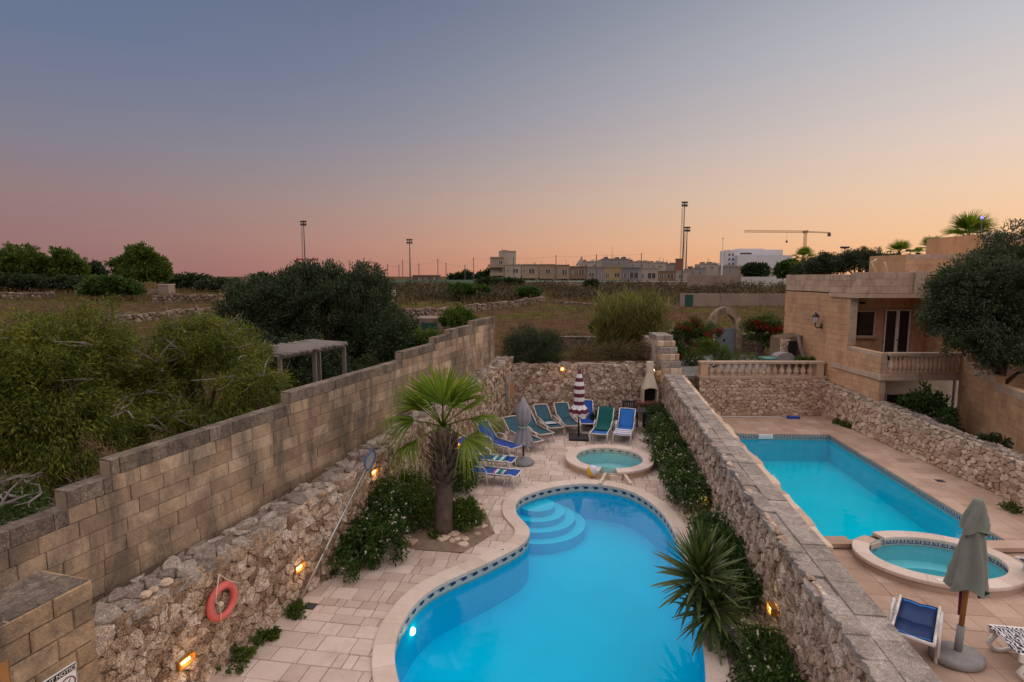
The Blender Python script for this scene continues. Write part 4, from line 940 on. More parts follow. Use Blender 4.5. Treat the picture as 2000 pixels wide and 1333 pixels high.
# ---------------------------------------------------------------- loungers
def bar(pts, r=.016, n=7): return MB().tube(pts, r, n)
def make_lounger(kind):
    t = bpy.data.objects.new('sun_lounger', None); col.objects.link(t); tag(t, None, 'sun lounger', 'sun loungers around the pools')
    fr = {'tube': M['white_tube'], 'beige': M['beige_frame']}[kind[0]]; sling = kind[1]; wd_ = .31; hz = .36
    ang_ = R(kind[2]); bl = .78; bx, bz = -.45-bl*math.cos(ang_), hz+bl*math.sin(ang_)
    # cloth: seat sagging a little, then the back
    prof_ = [(.86,hz+.01), (.80,hz), (.45,hz-.03), (.1,hz-.035), (-.25,hz-.025), (-.43,hz)]+[(-.45-bl*k*math.cos(ang_), hz+bl*k*math.sin(ang_)-.03*math.sin(k*3.14)) for k in (.15,.35,.6,.85,1)]
    nS = 5
    def cloth(pr, w0, off):
        vs = []; m_ = len(pr)
        for x, z in pr:
            for j in range(nS): y = -w0+2*w0*j/(nS-1); vs.append((x, y, z-off-.012*math.cos(y/w0*1.57)))
        vs += [(x, y, z-.012) for x, y, z in vs]; k = m_*nS
        fs = [(i*nS+j, i*nS+j+1, (i+1)*nS+j+1, (i+1)*nS+j) for i in range(m_-1) for j in range(nS-1)]
        fs += [tuple(reversed([q+k for q in f])) for f in fs]
        fs += [(j, j+k, j+1+k, j+1) for j in range(nS-1)]+[((m_-1)*nS+j+1, (m_-1)*nS+j+1+k, (m_-1)*nS+j+k, (m_-1)*nS+j) for j in range(nS-1)]
        fs += [((i+1)*nS, (i+1)*nS+k, i*nS+k, i*nS) for i in range(m_-1)]+[(i*nS+nS-1, i*nS+nS-1+k, (i+1)*nS+nS-1+k, (i+1)*nS+nS-1) for i in range(m_-1)]
        return MB().add(vs, fs)
    obj('seat_sling', cloth(prof_[:6], wd_-.01, 0), sling, t, smooth=True)
    obj('back_sling', cloth(prof_[5:], wd_-.01, -.004), sling, t, smooth=True)
    r = .019 if kind[0] == 'tube' else .028
    for s in (-1, 1):
        y = s*wd_
        obj('side_rail', bar([(.88,y,hz), (-.45,y,hz)], r), fr, t, smooth=True)
        obj('back_rail', bar([(-.45,y,hz), (bx,y,bz)], r), fr, t, smooth=True)
        if kind[0] == 'tube':
            obj('armrest', bar([(-.62,y*1.1,0), (-.55,y*1.1,.45), (-.45,y*1.1,.55), (-.15,y*1.1,.55), (-.05,y*1.1,.47), (.0,y*1.08,0)], r), fr, t, smooth=True)
            obj('leg', bar([(.50,y*1.05,0), (.55,y*1.05,.30), (.62,y*1.05,hz+.03), (.74,y*1.05,hz+.03), (.80,y*1.05,.30), (.84,y*1.05,0)], r), fr, t, smooth=True)
        else:
            obj('armrest', bar([(-.55,y*1.14,.30), (-.35,y*1.14,.52), (.25,y*1.14,.46), (.40,y*1.1,.30)], .03), fr, t, smooth=True)
            obj('leg', bar([(-.38,y,hz), (-.68,y*1.08,.02)], .027), fr, t, smooth=True)
            obj('leg', bar([(.62,y,hz), (.86,y*1.05,.02)], .027), fr, t, smooth=True)
    obj('foot_bar', bar([(.88,-wd_,hz), (.90,0,hz), (.88,wd_,hz)], r), fr, t, smooth=True)
    obj('head_bar', bar([(bx,-wd_,bz), (bx-.01,0,bz+.012), (bx,wd_,bz)], r), fr, t, smooth=True)
    return t
L_blue = make_lounger(('tube', M['blue_sling'], 46)); L_teal = make_lounger(('beige', M['teal_sling'], 40)); L_lite = make_lounger(('tube', M['blue_light'], 50))
def put(src, first, foot, rear, label):
    f_, r_ = gp(*foot), gp(*rear); d = (f_-r_).normalized(); o = src if first else copy_tree(src)
    return place(o, f_-d*.76, math.atan2(d.y, d.x), label, .88)
LO = {}
LO['b1'] = put(L_blue, 1, (1012,947), (940,939), 'blue lounger with pink striped towel, nearest the palm on the left')
LO['b2'] = put(L_blue, 0, (1004,919), (942,913), 'blue lounger with turquoise towel, half hidden behind the palm frond')
LO['b3'] = put(L_blue, 0, (1010,893), (955,876), 'third blue lounger from the front along the left wall, before the teal ones')
LO['t1'] = put(L_teal, 1, (1048,882), (986,852), 'teal lounger with beige frame right behind the grey umbrella')
LO['t2'] = put(L_teal, 0, (1068,866), (1010,836), 'teal lounger second in the row, its back behind the grey umbrella')
LO['t3'] = put(L_teal, 0, (1088,853), (1048,825), 'teal lounger with a small striped towel on its seat')
LO['t4'] = put(L_teal, 0, (1120,849), (1090,821), 'teal lounger nearest the striped umbrella')
LO['b4'] = put(L_blue, 0, (1149,845), (1141,817), 'blue lounger against the back wall right of the striped umbrella')
LO['g5'] = put(L_lite, 1, (1168,866), (1190,832), 'blue lounger covered by a dark green towel')
LO['b6'] = put(L_lite, 0, (1214,868), (1229,834), 'light blue lounger with white patterned towel by the dark table')
# towels
def towel(name, label, host, x0, x1, y0, y1, z, mats, along='x', n=6, cat='towel', drape=None):
    t = thing(name, label, cat, host.location, host.rotation_euler.z); t.scale = host.scale
    for i in range(n):
        a, b_ = (x0+(x1-x0)*i/n, x0+(x1-x0)*(i+1)/n) if along == 'x' else (x0, x1); c, d = (y0, y1) if along == 'x' else (y0+(y1-y0)*i/n, y0+(y1-y0)*(i+1)/n)
        vs, fs = [], []; m_ = 4
        for u in range(m_+1):
            for v in range(3): x, y = a+(b_-a)*u/m_, c+(d-c)*v/2; vs.append((x, y, z+.012*noise.noise((x*9, y*9, 7))))
        vs += [(x, y, q-.012) for x, y, q in vs]; k = (m_+1)*3
        fs = [(u*3+v, (u+1)*3+v, (u+1)*3+v+1, u*3+v+1) for u in range(m_) for v in range(2)]; fs += [tuple(reversed([q+k for q in f])) for f in fs]
        fs += [(v+1, v+1+k, v+k, v) for v in range(2)]+[(m_*3+v, m_*3+v+k, m_*3+v+1+k, m_*3+v+1) for v in range(2)]+[(u*3, u*3+k, (u+1)*3+k, (u+1)*3) for u in range(m_)]+[((u+1)*3+2, (u+1)*3+2+k, u*3+2+k, u*3+2) for u in range(m_)]
        obj('stripe', MB().add(vs, fs), mats[i % len(mats)], t, smooth=True)
    return t
TQ = plain('turquoise_cloth', (.06,.36,.44), .95); PK = plain('pink_cloth', (.55,.12,.22), .95); CRM = plain('cream_cloth', (.55,.50,.34), .95); NVY = plain('navy_cloth', (.02,.04,.16), .95)
towel('beach_towel', 'pink, turquoise and cream striped towel on the front blue lounger', LO['b1'], .12, .45, -.22, .16, .372, [PK, M['white_cloth'], TQ, NVY, TQ, CRM])
towel('beach_towel', 'turquoise checked towel on the lounger behind the palm frond', LO['b2'], .15, .62, -.30, .30, .372, [TQ, M['white_cloth'], TQ, NVY], n=8)
towel('beach_towel', 'small blue and white towel folded on a teal lounger', LO['t3'], -.05, .28, -.24, .24, .372, [M['white_cloth'], plain('sky_cloth', (.25,.33,.5), .95)], n=5)
towel('beach_towel', 'white and blue towel on the foot of the light blue lounger', LO['b6'], .05, .84, -.33, .33, .373, [M['white_cloth'], M['white_cloth'], M['bright_blue']], n=9)
gt = thing('beach_towel', 'dark green towel draped over the back of a blue lounger', 'towel', LO['g5'].location, LO['g5'].rotation_euler.z); gt.scale = LO['g5'].scale
a60 = R(50); pr = [(.28,.365), (-.2,.365), (-.43,.385)]+[(-.45-.8*k*math.cos(a60)+.02, .36+.8*k*math.sin(a60)+.03-.025*math.sin(k*3.14)) for k in (.2,.5,.8,1.0)]+[(-.45-.8*math.cos(a60)-.03, .36+.8*math.sin(a60)+.03)]
vs = []; nS = 7
for x, z in pr:
    for j in range(nS): y = -.345+.69*j/(nS-1); vs.append((x, y, z-(.05 if j in (0, nS-1) else 0)+.01*noise.noise((x*7, y*9, 2))))
fs = [(i*nS+j, i*nS+j+1, (i+1)*nS+j+1, (i+1)*nS+j) for i in range(len(pr)-1) for j in range(nS-1)]
k = len(vs); vs += [(x+.008, y, z-.012) for x, y, z in vs]; fs += [tuple(reversed([q+k for q in f])) for f in fs]
obj('cloth', MB().add(vs, fs), M['green_towel'], gt, smooth=True)
# ---------------------------------------------------------------- parasols
def closed_canopy(h0, h1, rad, n=16, folds=8, seed=1, top=.05):
    rr = random.Random(seed); prof_ = []; mb = MB(); m_ = 12; vs = []
    for i in range(m_+1):
        k = i/m_; z = h1-(h1-h0)*k
        r = rad(k)
        for j in range(n*2):
            t = 6.283*j/(n*2); amp = 1+.27*min(1, k*2)*math.cos(folds*t+.8*math.sin(k*4+seed))+.05*rr.uniform(-1, 1)
            vs.append((r*amp*math.cos(t), r*amp*math.sin(t), z+(.05*math.cos(folds*t/2+1) if i == m_ else 0)))
    N_ = n*2; fs = [(i*N_+j, (i+1)*N_+j, (i+1)*N_+(j+1) % N_, i*N_+(j+1) % N_) for i in range(m_) for j in range(N_)]+[tuple(range(N_))]
    return mb.add(vs, fs)
def closed_strip(src, i0, i1, N_=32):
    vs = src.v[i0*N_:(i1+1)*N_]; fs = [(i*N_+j, (i+1)*N_+j, (i+1)*N_+(j+1) % N_, i*N_+(j+1) % N_) for i in range(i1-i0) for j in range(N_)]
    return MB().add(vs, fs+([tuple(range(N_))] if i0 == 0 else []))
q = gp(1022, 906); U1 = thing('grey_umbrella', 'closed grey parasol tied with green cord in a round base among the loungers', 'umbrella', q)
obj('base', MB().lathe([(.30,0), (.33,.03), (.32,.08), (.22,.14), (.06,.17), (.05,.25)], 24), M['grey_plastic'], U1, smooth=True)
obj('pole', MB().tube([(0,0,.15), (0,0,1.95)], .028, 10), M['black_metal'], U1, smooth=True)
can = closed_canopy(.62, 2.0, lambda k: .03+.16*min(1, k*4) if k < .55 else (.115+.13*(k-.66)/.34 if k > .66 else .12), seed=3)
obj('canopy', can, M['grey_cloth'], U1, smooth=True)
obj('tie', MB().lathe([(.150,1.10), (.165,1.115), (.150,1.13)], 20), plain('mint_cord', (.22,.42,.30), .8), U1)
q = gp(1130, 857); U2 = thing('striped_umbrella', 'closed maroon and white striped parasol on a square black base', 'umbrella', q)
obj('base', MB().slab([(-.36,-.28), (.30,-.36), (.36,.28), (-.30,.36)], 0, .10, .03), M['black_metal'], U2)
obj('pole', MB().tube([(0,0,.08), (0,0,2.3)], .03, 10), M['black_metal'], U2, smooth=True)
can = closed_canopy(.78, 2.38, lambda k: .05+.10*min(1, k*3) if k < .75 else .15+.13*math.sin((k-.75)/.25*2.4), seed=5)
for i in range(12): obj('stripe', closed_strip(can, i, i+1), M['maroon'] if i % 2 == 0 else M['white_cloth'], U2, smooth=True)
q = gp(1868, 1290); U3 = thing('sage_umbrella', 'large closed sage green parasol leaning in a concrete base on the tiled deck', 'umbrella', q)
obj('base', MB().lathe([(.30,0), (.34,.03), (.34,.09), (.30,.13), (.06,.14), (.06,.15)], 28, sx=1.05, sy=.85), M['concrete'], U3, smooth=True)
top3 = (at(1912, 975, 7.75)-q); tip = Vector((top3.x, top3.y, top3.z)); ax3 = tip.normalized(); L3 = tip.length
obj('socket', MB().tube([ax3*.08, ax3*.52], .05, 12), M['grey_plastic'], U3, smooth=True)
obj('pole', MB().tube([ax3*.45, ax3*(L3-.05)], .034, 12), M['wood_pole'], U3, smooth=True)
rot = ax3.to_track_quat('Z', 'Y').to_matrix().to_4x4()
can = closed_canopy(L3*.445, L3*.86, lambda k: .095+.125*k, n=16, folds=5, seed=8).xf(rot)
obj('canopy', can, M['sage_cloth'], U3, smooth=True)
can = closed_canopy(L3*.80, L3*1.0, lambda k: .05+.115*k**.8, n=16, folds=4, seed=4).xf(rot)
obj('top_vent', can, M['sage_cloth'], U3, smooth=True)
lp_ = []
for a in (200, 330):
    c = rot @ Vector((.18*math.cos(R(a)), .18*math.sin(R(a)), L3*.44)); obj('corner_flap', MB().add([c+rot @ Vector(v) for v in ((-.09,0,.07), (.09,0,.07), (.02,.03,-.06), (-.09,.02,.07), (.09,.02,.07), (.03,.04,-.06))], [(0,2,1), (3,4,5), (0,3,5,2), (1,2,5,4), (0,1,4,3)]), M['dark_green'], U3)
obj('strap', MB().add([rot @ Vector(v) for v in ((.05,-.03,L3*.44), (.09,-.03,L3*.44), (.07,-.03,L3*.27), (.04,-.03,L3*.27), (.05,-.02,L3*.44), (.09,-.02,L3*.44), (.07,-.02,L3*.27), (.04,-.02,L3*.27))], [(3,2,1,0), (4,5,6,7), (0,1,5,4), (2,3,7,6), (1,2,6,5), (3,0,4,7)]), M['maroon'], U3)
# ---------------------------------------------------------------- table and chairs
TBp = gp(1240, 838); tb = thing('dark_table', 'dark slatted garden table by the back wall', 'table', TBp)
for i in range(5): obj('table_slat', MB().box(-.42, .42, -.30+i*.125, -.19+i*.125, .66, .69), M['dark_wood'], tb)
for x in (-.38, .38):
    for y in (-.26, .30): obj('leg', MB().box(x-.035, x+.035, y-.035, y+.035, 0, .659), M['dark_wood'], tb)
def make_chair():
    c = bpy.data.objects.new('garden_chair', None); col.objects.link(c); tag(c, None, 'chair', 'dark chairs round the garden table')
    for x in (-.22, .22):
        obj('leg', MB().box(x-.025, x+.025, -.24, -.19, 0, .58), M['dark_wood'], c); obj('leg', MB().add([(x-.025,.2,0), (x+.025,.2,0), (x+.025,.25,0), (x-.025,.25,0), (x-.025,.27,.9), (x+.025,.27,.9), (x+.025,.31,.9), (x-.025,.31,.9)], [(3,2,1,0), (4,5,6,7), (0,1,5,4), (1,2,6,5), (2,3,7,6), (3,0,4,7)]), M['dark_wood'], c)
        obj('armrest', MB().box(x-.03, x+.03, -.26, .25, .581, .61), M['dark_wood'], c)
    obj('seat', MB().box(-.21, .21, -.23, .22, .39, .42), M['dark_wood'], c); obj('top_rail', MB().box(-.195, .195, .27, .30, .82, .89), M['dark_wood'], c)
    for i in range(6): obj('back_slat', MB().box(-.19+i*.066, -.15+i*.066, .255, .28, .42, .83), M['dark_wood'], c)
    return c
c0 = make_chair(); place(c0, TBp+Vector((-.10,.42,0)), 0, 'dark slatted chair behind the garden table against the wall')
place(copy_tree(c0), TBp+Vector((-.62,-.02,0)), R(90), 'dark chair left of the garden table behind the green towel')
place(copy_tree(c0), TBp+Vector((.60,-.18,0)), R(-80), 'dark chair at the right of the garden table by the hedge')
# ---------------------------------------------------------------- barbecue
bq = at(1268, 782, BY-.25); bq_x = bq.x
BB = thing('barbecue', 'cream stone barbecue with tall tapering chimney on a brick shelf', 'barbecue', (bq_x, BY-.2, 0))
zc = [(at(1268, y, BY-.2).z) for y in (782, 762, 756, 740, 712)]
def frustum(mb, a, b_):
    (x0,x1,y0,y1,z0), (u0,u1,v0,v1,z1) = a, b_
    return mb.add([(x0,y0,z0), (x1,y0,z0), (x1,y1,z0), (x0,y1,z0), (u0,v0,z1), (u1,v0,z1), (u1,v1,z1), (u0,v1,z1)], [(3,2,1,0), (4,5,6,7), (0,1,5,4), (1,2,6,5), (2,3,7,6), (3,0,4,7)])
yb_ = BY-.05
obj('hood', frustum(MB(), (-.27,.27,-.25,.12,zc[2]), (-.12,.12,-.12,.12,zc[3]+.18)), M['cream'], BB)
obj('chimney', frustum(MB(), (-.12,.12,-.12,.121,zc[3]+.181), (-.115,.115,-.1,.12,zc[4]+.1)), M['cream'], BB)
for s in (-1, 1): obj('cheek', MB().box(s*.27-.03, s*.27+.03, -.25, .12, zc[0]-.02, zc[2]-.002), M['cream'], BB)
obj('firebox', MB().box(-.238, .238, .02, .121, zc[0], zc[2]-.003), M['soot'], BB)
obj('arch_lip', MB().add([(x, y, z) for y in (-.27, -.22) for x, z in [(-.29,zc[2]-.06)]+[(-.29+.58*i/8, zc[2]-.03+.07*math.sin(3.14159*i/8)) for i in range(9)]+[(.29,zc[2]-.06)]+[(.24-.48*i/8, zc[2]-.065+.06*math.sin(3.14159*i/8)) for i in range(9)]], [tuple(range(20)), tuple(range(39, 19, -1))]+[(i, 20+i, 20+(i+1) % 20, (i+1) % 20) for i in range(20)]), M['cream'], BB)
obj('shelf', MB().box(-.48, .42, -.38, .121, zc[0]-.10, zc[0]-.021), M['brick_red'], BB)
obj('side_shelf', MB().box(.421, .92, -.30, .121, zc[0]-.07, zc[0]+.02), M['cream'], BB)
obj('pedestal', MB().box(-.40, .38, -.22, .12, 0, zc[0]-.101), M['coral'], BB)
# ---------------------------------------------------------------- beach ball, lifebuoy, skimmer nets, drains, notice
q = gp(1157, 932); bl_ = thing('beach_ball', 'yellow and white beach ball beside the round spa', 'ball', (q.x, q.y, 0)); rb = .165
cols_ = [M['yellow'], M['palevio'], M['white_cloth'], M['yellow'], M['palevio'], M['white_cloth']]
for g in range(6):
    vs = []; m_ = 9
    for i in range(m_+1):
        p = math.pi*i/m_
        for j in range(5): t = 6.283*(g+j/4)/6; vs.append((rb*math.sin(p)*math.cos(t), rb*math.sin(p)*math.sin(t), rb*math.cos(p)))
    o = obj('panel', MB().add(vs, [(i*5+j, (i+1)*5+j, (i+1)*5+j+1, i*5+j+1) for i in range(m_) for j in range(4)]), cols_[g], bl_, smooth=True)
    o.location = (0, 0, rb); o.rotation_euler = (R(25), R(20), R(200))
s_, z_ = whit(425, 1173); LB = thing('lifebuoy', 'faded coral red lifebuoy hung by cord on the rubble wall', 'lifebuoy', W(s_, -.08, z_))
zt_ = whit(438, 1140)[1]; zb_ = whit(412, 1208)[1]
Rr = .215; rr_ = .052; vs = []; NU, NV = 36, 12
for i in range(NU):
    t = 6.283*i/NU
    for j in range(NV):
        p = 6.283*j/NV; r_ = Rr+rr_*math.cos(p); v = WU*(r_*math.cos(t))+Vector((0, 0, r_*math.sin(t)))+WN*(rr_*math.sin(p)); vs.append(tuple(v))
obj('ring', MB().add(vs, [(i*NV+j, i*NV+(j+1) % NV, ((i+1) % NU)*NV+(j+1) % NV, ((i+1) % NU)*NV+j) for i in range(NU) for j in range(NV)]), M['coral_ring'], LB, smooth=True)
def lbp(t, r_, o=-.09): return WU*(r_*math.cos(R(t)))+Vector((0, 0, r_*math.sin(R(t))))+WN*o
obj('hanging_cord', bar([lbp(95,.42,-.01), lbp(120,.29,-.06), lbp(150,.235,-.09)], .008, 5), M['rope'], LB, smooth=True)
obj('hanging_cord', bar([lbp(95,.42,-.01), lbp(80,.30,-.05), lbp(62,.265,-.085), lbp(30,.29,-.05), lbp(5,.30,-.02)], .008, 5), M['rope'], LB, smooth=True)
obj('grab_cord', bar([lbp(150,.235,-.09), lbp(160,.14,-.05), lbp(190,.08,-.02), lbp(230,.14,-.05), lbp(238,.235,-.075)], .008, 5), M['rope'], LB, smooth=True)
obj('rope_knot', MB().lathe([(0,-.04), (.05,-.02), (.055,.01), (.02,.04), (0,.045)], 8, tuple(lbp(200, .05, .0))), M['rope'], LB, smooth=True)
b0 = gp(583, 1178, 0); s1_, z1_ = whit(714, 916, -.03); e1 = W(s1_, -.03, z1_)
NT_ = thing('pool_skimmer_net', 'blue leaf skimmer net on a long silver pole leaning on the rubble wall', 'pool net', b0)
obj('pole', MB().tube([b0, e1], .016, 8), M['alu'], NT_, world=True, smooth=True)
dirn = (e1-b0).normalized(); sid = WU.cross(Vector((0, 0, 1))).cross(dirn).normalized(); sid = dirn.cross(WN).normalized()
fr_ = [e1+dirn*a+sid*b_ for a, b_ in ((0,0), (.06,.12), (.16,.16), (.40,.12), (.44,0), (.40,-.12), (.16,-.16), (.06,-.12), (0,0))]
obj('net_frame', MB().tube(fr_, .022, 7, False), M['net'], NT_, world=True, smooth=True)
obj('net_mesh', MB().add([p+WN*o for o in (.0, .012) for p in fr_[:-1]], [tuple(range(8)), tuple(range(15, 7, -1))]), plain('net_cloth', (.33,.33,.34), .9), NT_, world=True)
p0, p1 = gp(1395, 812, .03), gp(1530, 813, .03); n2 = thing('pool_brush', 'blue brush head on a long pole lying along the terrace wall', 'pool brush', p0)
p0, p1 = Vector((7.5, 21.95, .03)), Vector((10.85, 21.75, .03))
obj('pole', MB().tube([p0, p1], .015, 8), M['alu'], n2, world=True); obj('brush_head', MB().slab([(10.75,21.62), (11.15,21.58), (11.22,21.66), (11.15,21.74), (10.75,21.82)], .004, .09, .02), M['bright_blue'], n2, world=True)
def drain(x, y, s, label):
    q = gp(x, y, 0); d = thing('floor_drain', label, 'drain', (q.x, q.y, 0), R(-10)); obj('plate', MB().box(-s, s, -s, s, .006, .010), M['black_metal'], d)
    for i in range(4): obj('grate_bar', MB().box(-s*.9, s*.9, -s*.8+i*s*.45, -s*.6+i*s*.45, .0105, .014), M['steel'], d)
drain(607, 1185, .085, 'square black floor drain by the foot of the skimmer pole'); drain(1530, 815, .09, 'dark drain near the blue brush on the tiled deck'); drain(1836, 940, .10, 'dark drain halfway along the right stone wall')
# depth marker tiles
for (x, y, lb) in ((1050, 1068, 'small blue depth marker tile on the pool rim'),):
    q = gp(x-68, y+6, .045); o = obj('depth_marker', MB().box(-.05, .05, -.035, .035, .001, .006), M['white_paint'], None); o.location = q; o.rotation_euler = (0, 0, R(40)); tag(o, lb, 'marker'); obj('print', MB().box(-.03, .03, -.02, .02, .0061, .008), M['greek'], o)
q = gp(1842, 1134, .19); o = obj('spa_marker', MB().box(-.09, .09, -.045, .045, .001, .006), M['white_paint']); o.location = q; o.rotation_euler = (0, 0, R(-14)); tag(o, 'white rectangular marker on the rim of the oval spa', 'marker')
# notice on the pier
s0_, z0_ = whit(146, 1291, -.07); h_ = .40; wd2 = .56
SG = thing('notice_board', 'white notice with black header and a prohibition sign on the near pier', 'sign', W(s0_-wd2/2, -.075, z0_-h_/2))
def SGp(u, v, o): return W(s0_-wd2+u, -.075-o, z0_-h_+v)-SG.location
def sq(u0, u1, v0, v1, o0, o1): return MB().add([SGp(u, v, o) for o in (o0, o1) for u, v in ((u0,v0), (u1,v0), (u1,v1), (u0,v1))], [(3,2,1,0), (4,5,6,7), (0,1,5,4), (1,2,6,5), (2,3,7,6), (3,0,4,7)])
obj('board', sq(0, wd2, 0, h_, 0, .012), M['white_paint'], SG); obj('border', sq(wd2-.008, wd2-.004, .006, h_-.006, .0125, .014), M['black_metal'], SG); obj('header', sq(.008, wd2-.012, h_-.075, h_-.012, .0125, .014), M['black_metal'], SG)
def text(body, size, u, v, mat, parent, name='lettering'):
    cu = bpy.data.curves.new(name, 'FONT'); cu.body = body; cu.size = size; cu.extrude = .001; tmp = bpy.data.objects.new(name, cu); col.objects.link(tmp); bpy.context.view_layer.update()
    me = bpy.data.meshes.new_from_object(tmp.evaluated_get(bpy.context.evaluated_depsgraph_get())); bpy.data.objects.remove(tmp); o = obj(name, me, mat, parent)
    o.rotation_euler = Matrix((WU, Vector((0, 0, 1)), -WN)).transposed().to_euler(); o.location = SGp(u, v, .0155); return o
text('IMPORTANT NOTICE', .058, .012, h_-.063, M['white_paint'], SG)
for i in range(6): obj('text_line', sq(.03, .30+.05*((i*37) % 3)/2, h_-.115-i*.03, h_-.105-i*.03, .0125, .0135), M['steel'], SG)
cu_ = [SGp(wd2-.10+.075*math.cos(R(a)), h_-.19+.075*math.sin(R(a)), .015) for a in range(0, 361, 15)]
obj('prohibition_ring', MB().tube(cu_, .006, 6, False), M['maroon'], SG); obj('prohibition_bar', MB().tube([SGp(wd2-.155, h_-.135, .015), SGp(wd2-.045, h_-.245, .015)], .005, 6), M['maroon'], SG)
obj('pictogram', MB().tube([SGp(wd2-.135, h_-.235, .0145), SGp(wd2-.07, h_-.145, .0145)], [.010, .003], 6), M['black_metal'], SG); obj('footer', sq(wd2-.17, wd2-.03, .03, .11, .0125, .0135), M['maroon'], SG)
# ---------------------------------------------------------------- lamps in the walls
def wall_lamp(name, label, p, axis_u, axis_n, w_, h2, mat, energy, colr, boxm=True):
    t = thing(name, label, 'lamp', p)
    def P(u, v, o): return axis_u*u+Vector((0, 0, v))+axis_n*o
    def bx(u0, u1, v0, v1, o0, o1): return MB().add([P(u, v, o) for o in (o0, o1) for u, v in ((u0,v0), (u1,v0), (u1,v1), (u0,v1))], [(3,2,1,0), (4,5,6,7), (0,1,5,4), (1,2,6,5), (2,3,7,6), (3,0,4,7)])
    fr_m = M['brass'] if 'brass' in M else M.setdefault('brass', plain('brass', (.35,.16,.03), .4))
    for q_ in ((-w_, w_, h2-.015, h2), (-w_, w_, -h2, -h2+.015), (-w_, -w_+.015, -h2+.0151, h2-.0151), (w_-.015, w_, -h2+.0151, h2-.0151)): obj('frame', bx(*q_, -.02, .075), fr_m, t)
    obj('bulb', MB().tube([P(-w_*.45, 0, .03), P(w_*.45, 0, .03)], h2*.48, 10), mat, t, smooth=True)
    l = bpy.data.lights.new('lamp_light', 'POINT'); l.energy = energy; l.color = colr; l.shadow_soft_size = .04; lo = bpy.data.objects.new('lamp_light', l); col.objects.link(lo); lo.location = Vector(p)+axis_n*.14
    return t
labs = ['glowing recessed lamp low in the rubble wall near the pier', 'glowing yellow recessed lamp between the lifebuoy and the skimmer pole', 'glowing lamp in the rubble wall left of the palm trunk', 'small glowing lamp on the rubble wall right of the palm crown']
for i, ((a, b_), lb) in enumerate(zip(LAMP_SZ, labs)): wall_lamp('recessed_lamp', lb, W(a, .02, b_), WU, -WN, .13, .06, M['lamp_glass'] if i != 1 else M['lamp_glass_y'], 1.5, (1, .55, .18))
q = at(1098, 721, BY-.03); wall_lamp('bulkhead_lamp', 'bright orange lamp on top of the back wall under the dark shrub', q, Vector((1,0,0)), Vector((0,-1,0)), .08, .08, M['lamp_glass'], 2.5, (1, .55, .18))
q = at(1302, 733, BY-.2); SPOT = thing('spotlight', 'small black spotlight fixed on the pillar above the barbecue', 'lamp', (mid_l(20)+.0, BY-.22, 1.95))
obj('arm', bar([(0,.0,0), (-.10,.0,.03)], .015), M['black_metal'], SPOT); obj('head', MB().tube([(-.09,0,.03), (-.17,.0,.0)], [.03,.045], 10), M['black_metal'], SPOT); obj('lens', MB().tube([(-.171,0,0), (-.178,0,-.002)], .036, 10), M['lamp_white'], SPOT)
l = bpy.data.lights.new('spot_light', 'SPOT'); l.energy = 60; l.color = (1,.82,.40); l.spot_size = R(110); l.spot_blend = .8; l.shadow_soft_size = .04; lo = bpy.data.objects.new('spot_light', l); col.objects.link(lo); lo.location = SPOT.location+Vector((-.22,0,-.02)); lo.rotation_euler = Vector((-.55,.25,-.75)).to_track_quat('-Z', 'Y').to_euler()
# hidden lamps glowing through the hedges
def mid_at(y, z): return Vector((mid_l(y)-.03, y, z))
for (yy, zz, lb) in ((12.6, .42, 'glowing lamp deep in the flowering hedge on the dividing wall'), (7.9, .62, 'glowing yellow lamp on the dividing wall beside the yucca')): wall_lamp('recessed_lamp', lb, mid_at(yy, zz), MU, -MR, .10, .06, M['lamp_glass_y'], 1.5, (1, .7, .25))
# niche and stone blocks at the far end of the left wall
s_ = 14.2; NC = thing('wall_niche', 'small arched stone niche of orange stone at the end of the rubble wall', 'niche', W(s_, -.05, 0))
obj('surround', MB().add([W(s_+u, o, z) for o in (-.14, .0) for u, z in [(-.34,.9), (-.34,1.55), (-.2,1.75), (0,1.85), (.2,1.75), (.34,1.55), (.34,.9)]], [tuple(reversed(range(7))), tuple(range(7, 14))]+[(i, (i+1) % 7, 7+(i+1) % 7, 7+i) for i in range(7)]), M['coping'], NC, world=True)
obj('recess', MB().add([W(s_+u, o, z) for o in (-.16, -.141) for u, z in [(-.2,.98), (-.2,1.48), (-.1,1.6), (0,1.64), (.1,1.6), (.2,1.48), (.2,.98)]], [tuple(reversed(range(7))), tuple(range(7, 14))]+[(i, (i+1) % 7, 7+(i+1) % 7, 7+i) for i in range(7)]), plain('orange_stone', (.40,.17,.06), .9), NC, world=True)
SB = thing('stone_block', 'plain cut block of stone standing against the rubble wall by the teal loungers', 'block', W(12.2, -.2, 0)); obj('block_body', MB().slab([tuple((W(12.2+a, b_, 0)).xy) for a, b_ in ((-.3,-.38), (.3,-.38), (.3,-.02), (-.3,-.02))][::-1], 0, .62, .03), M['ashlar'], SB, world=True)
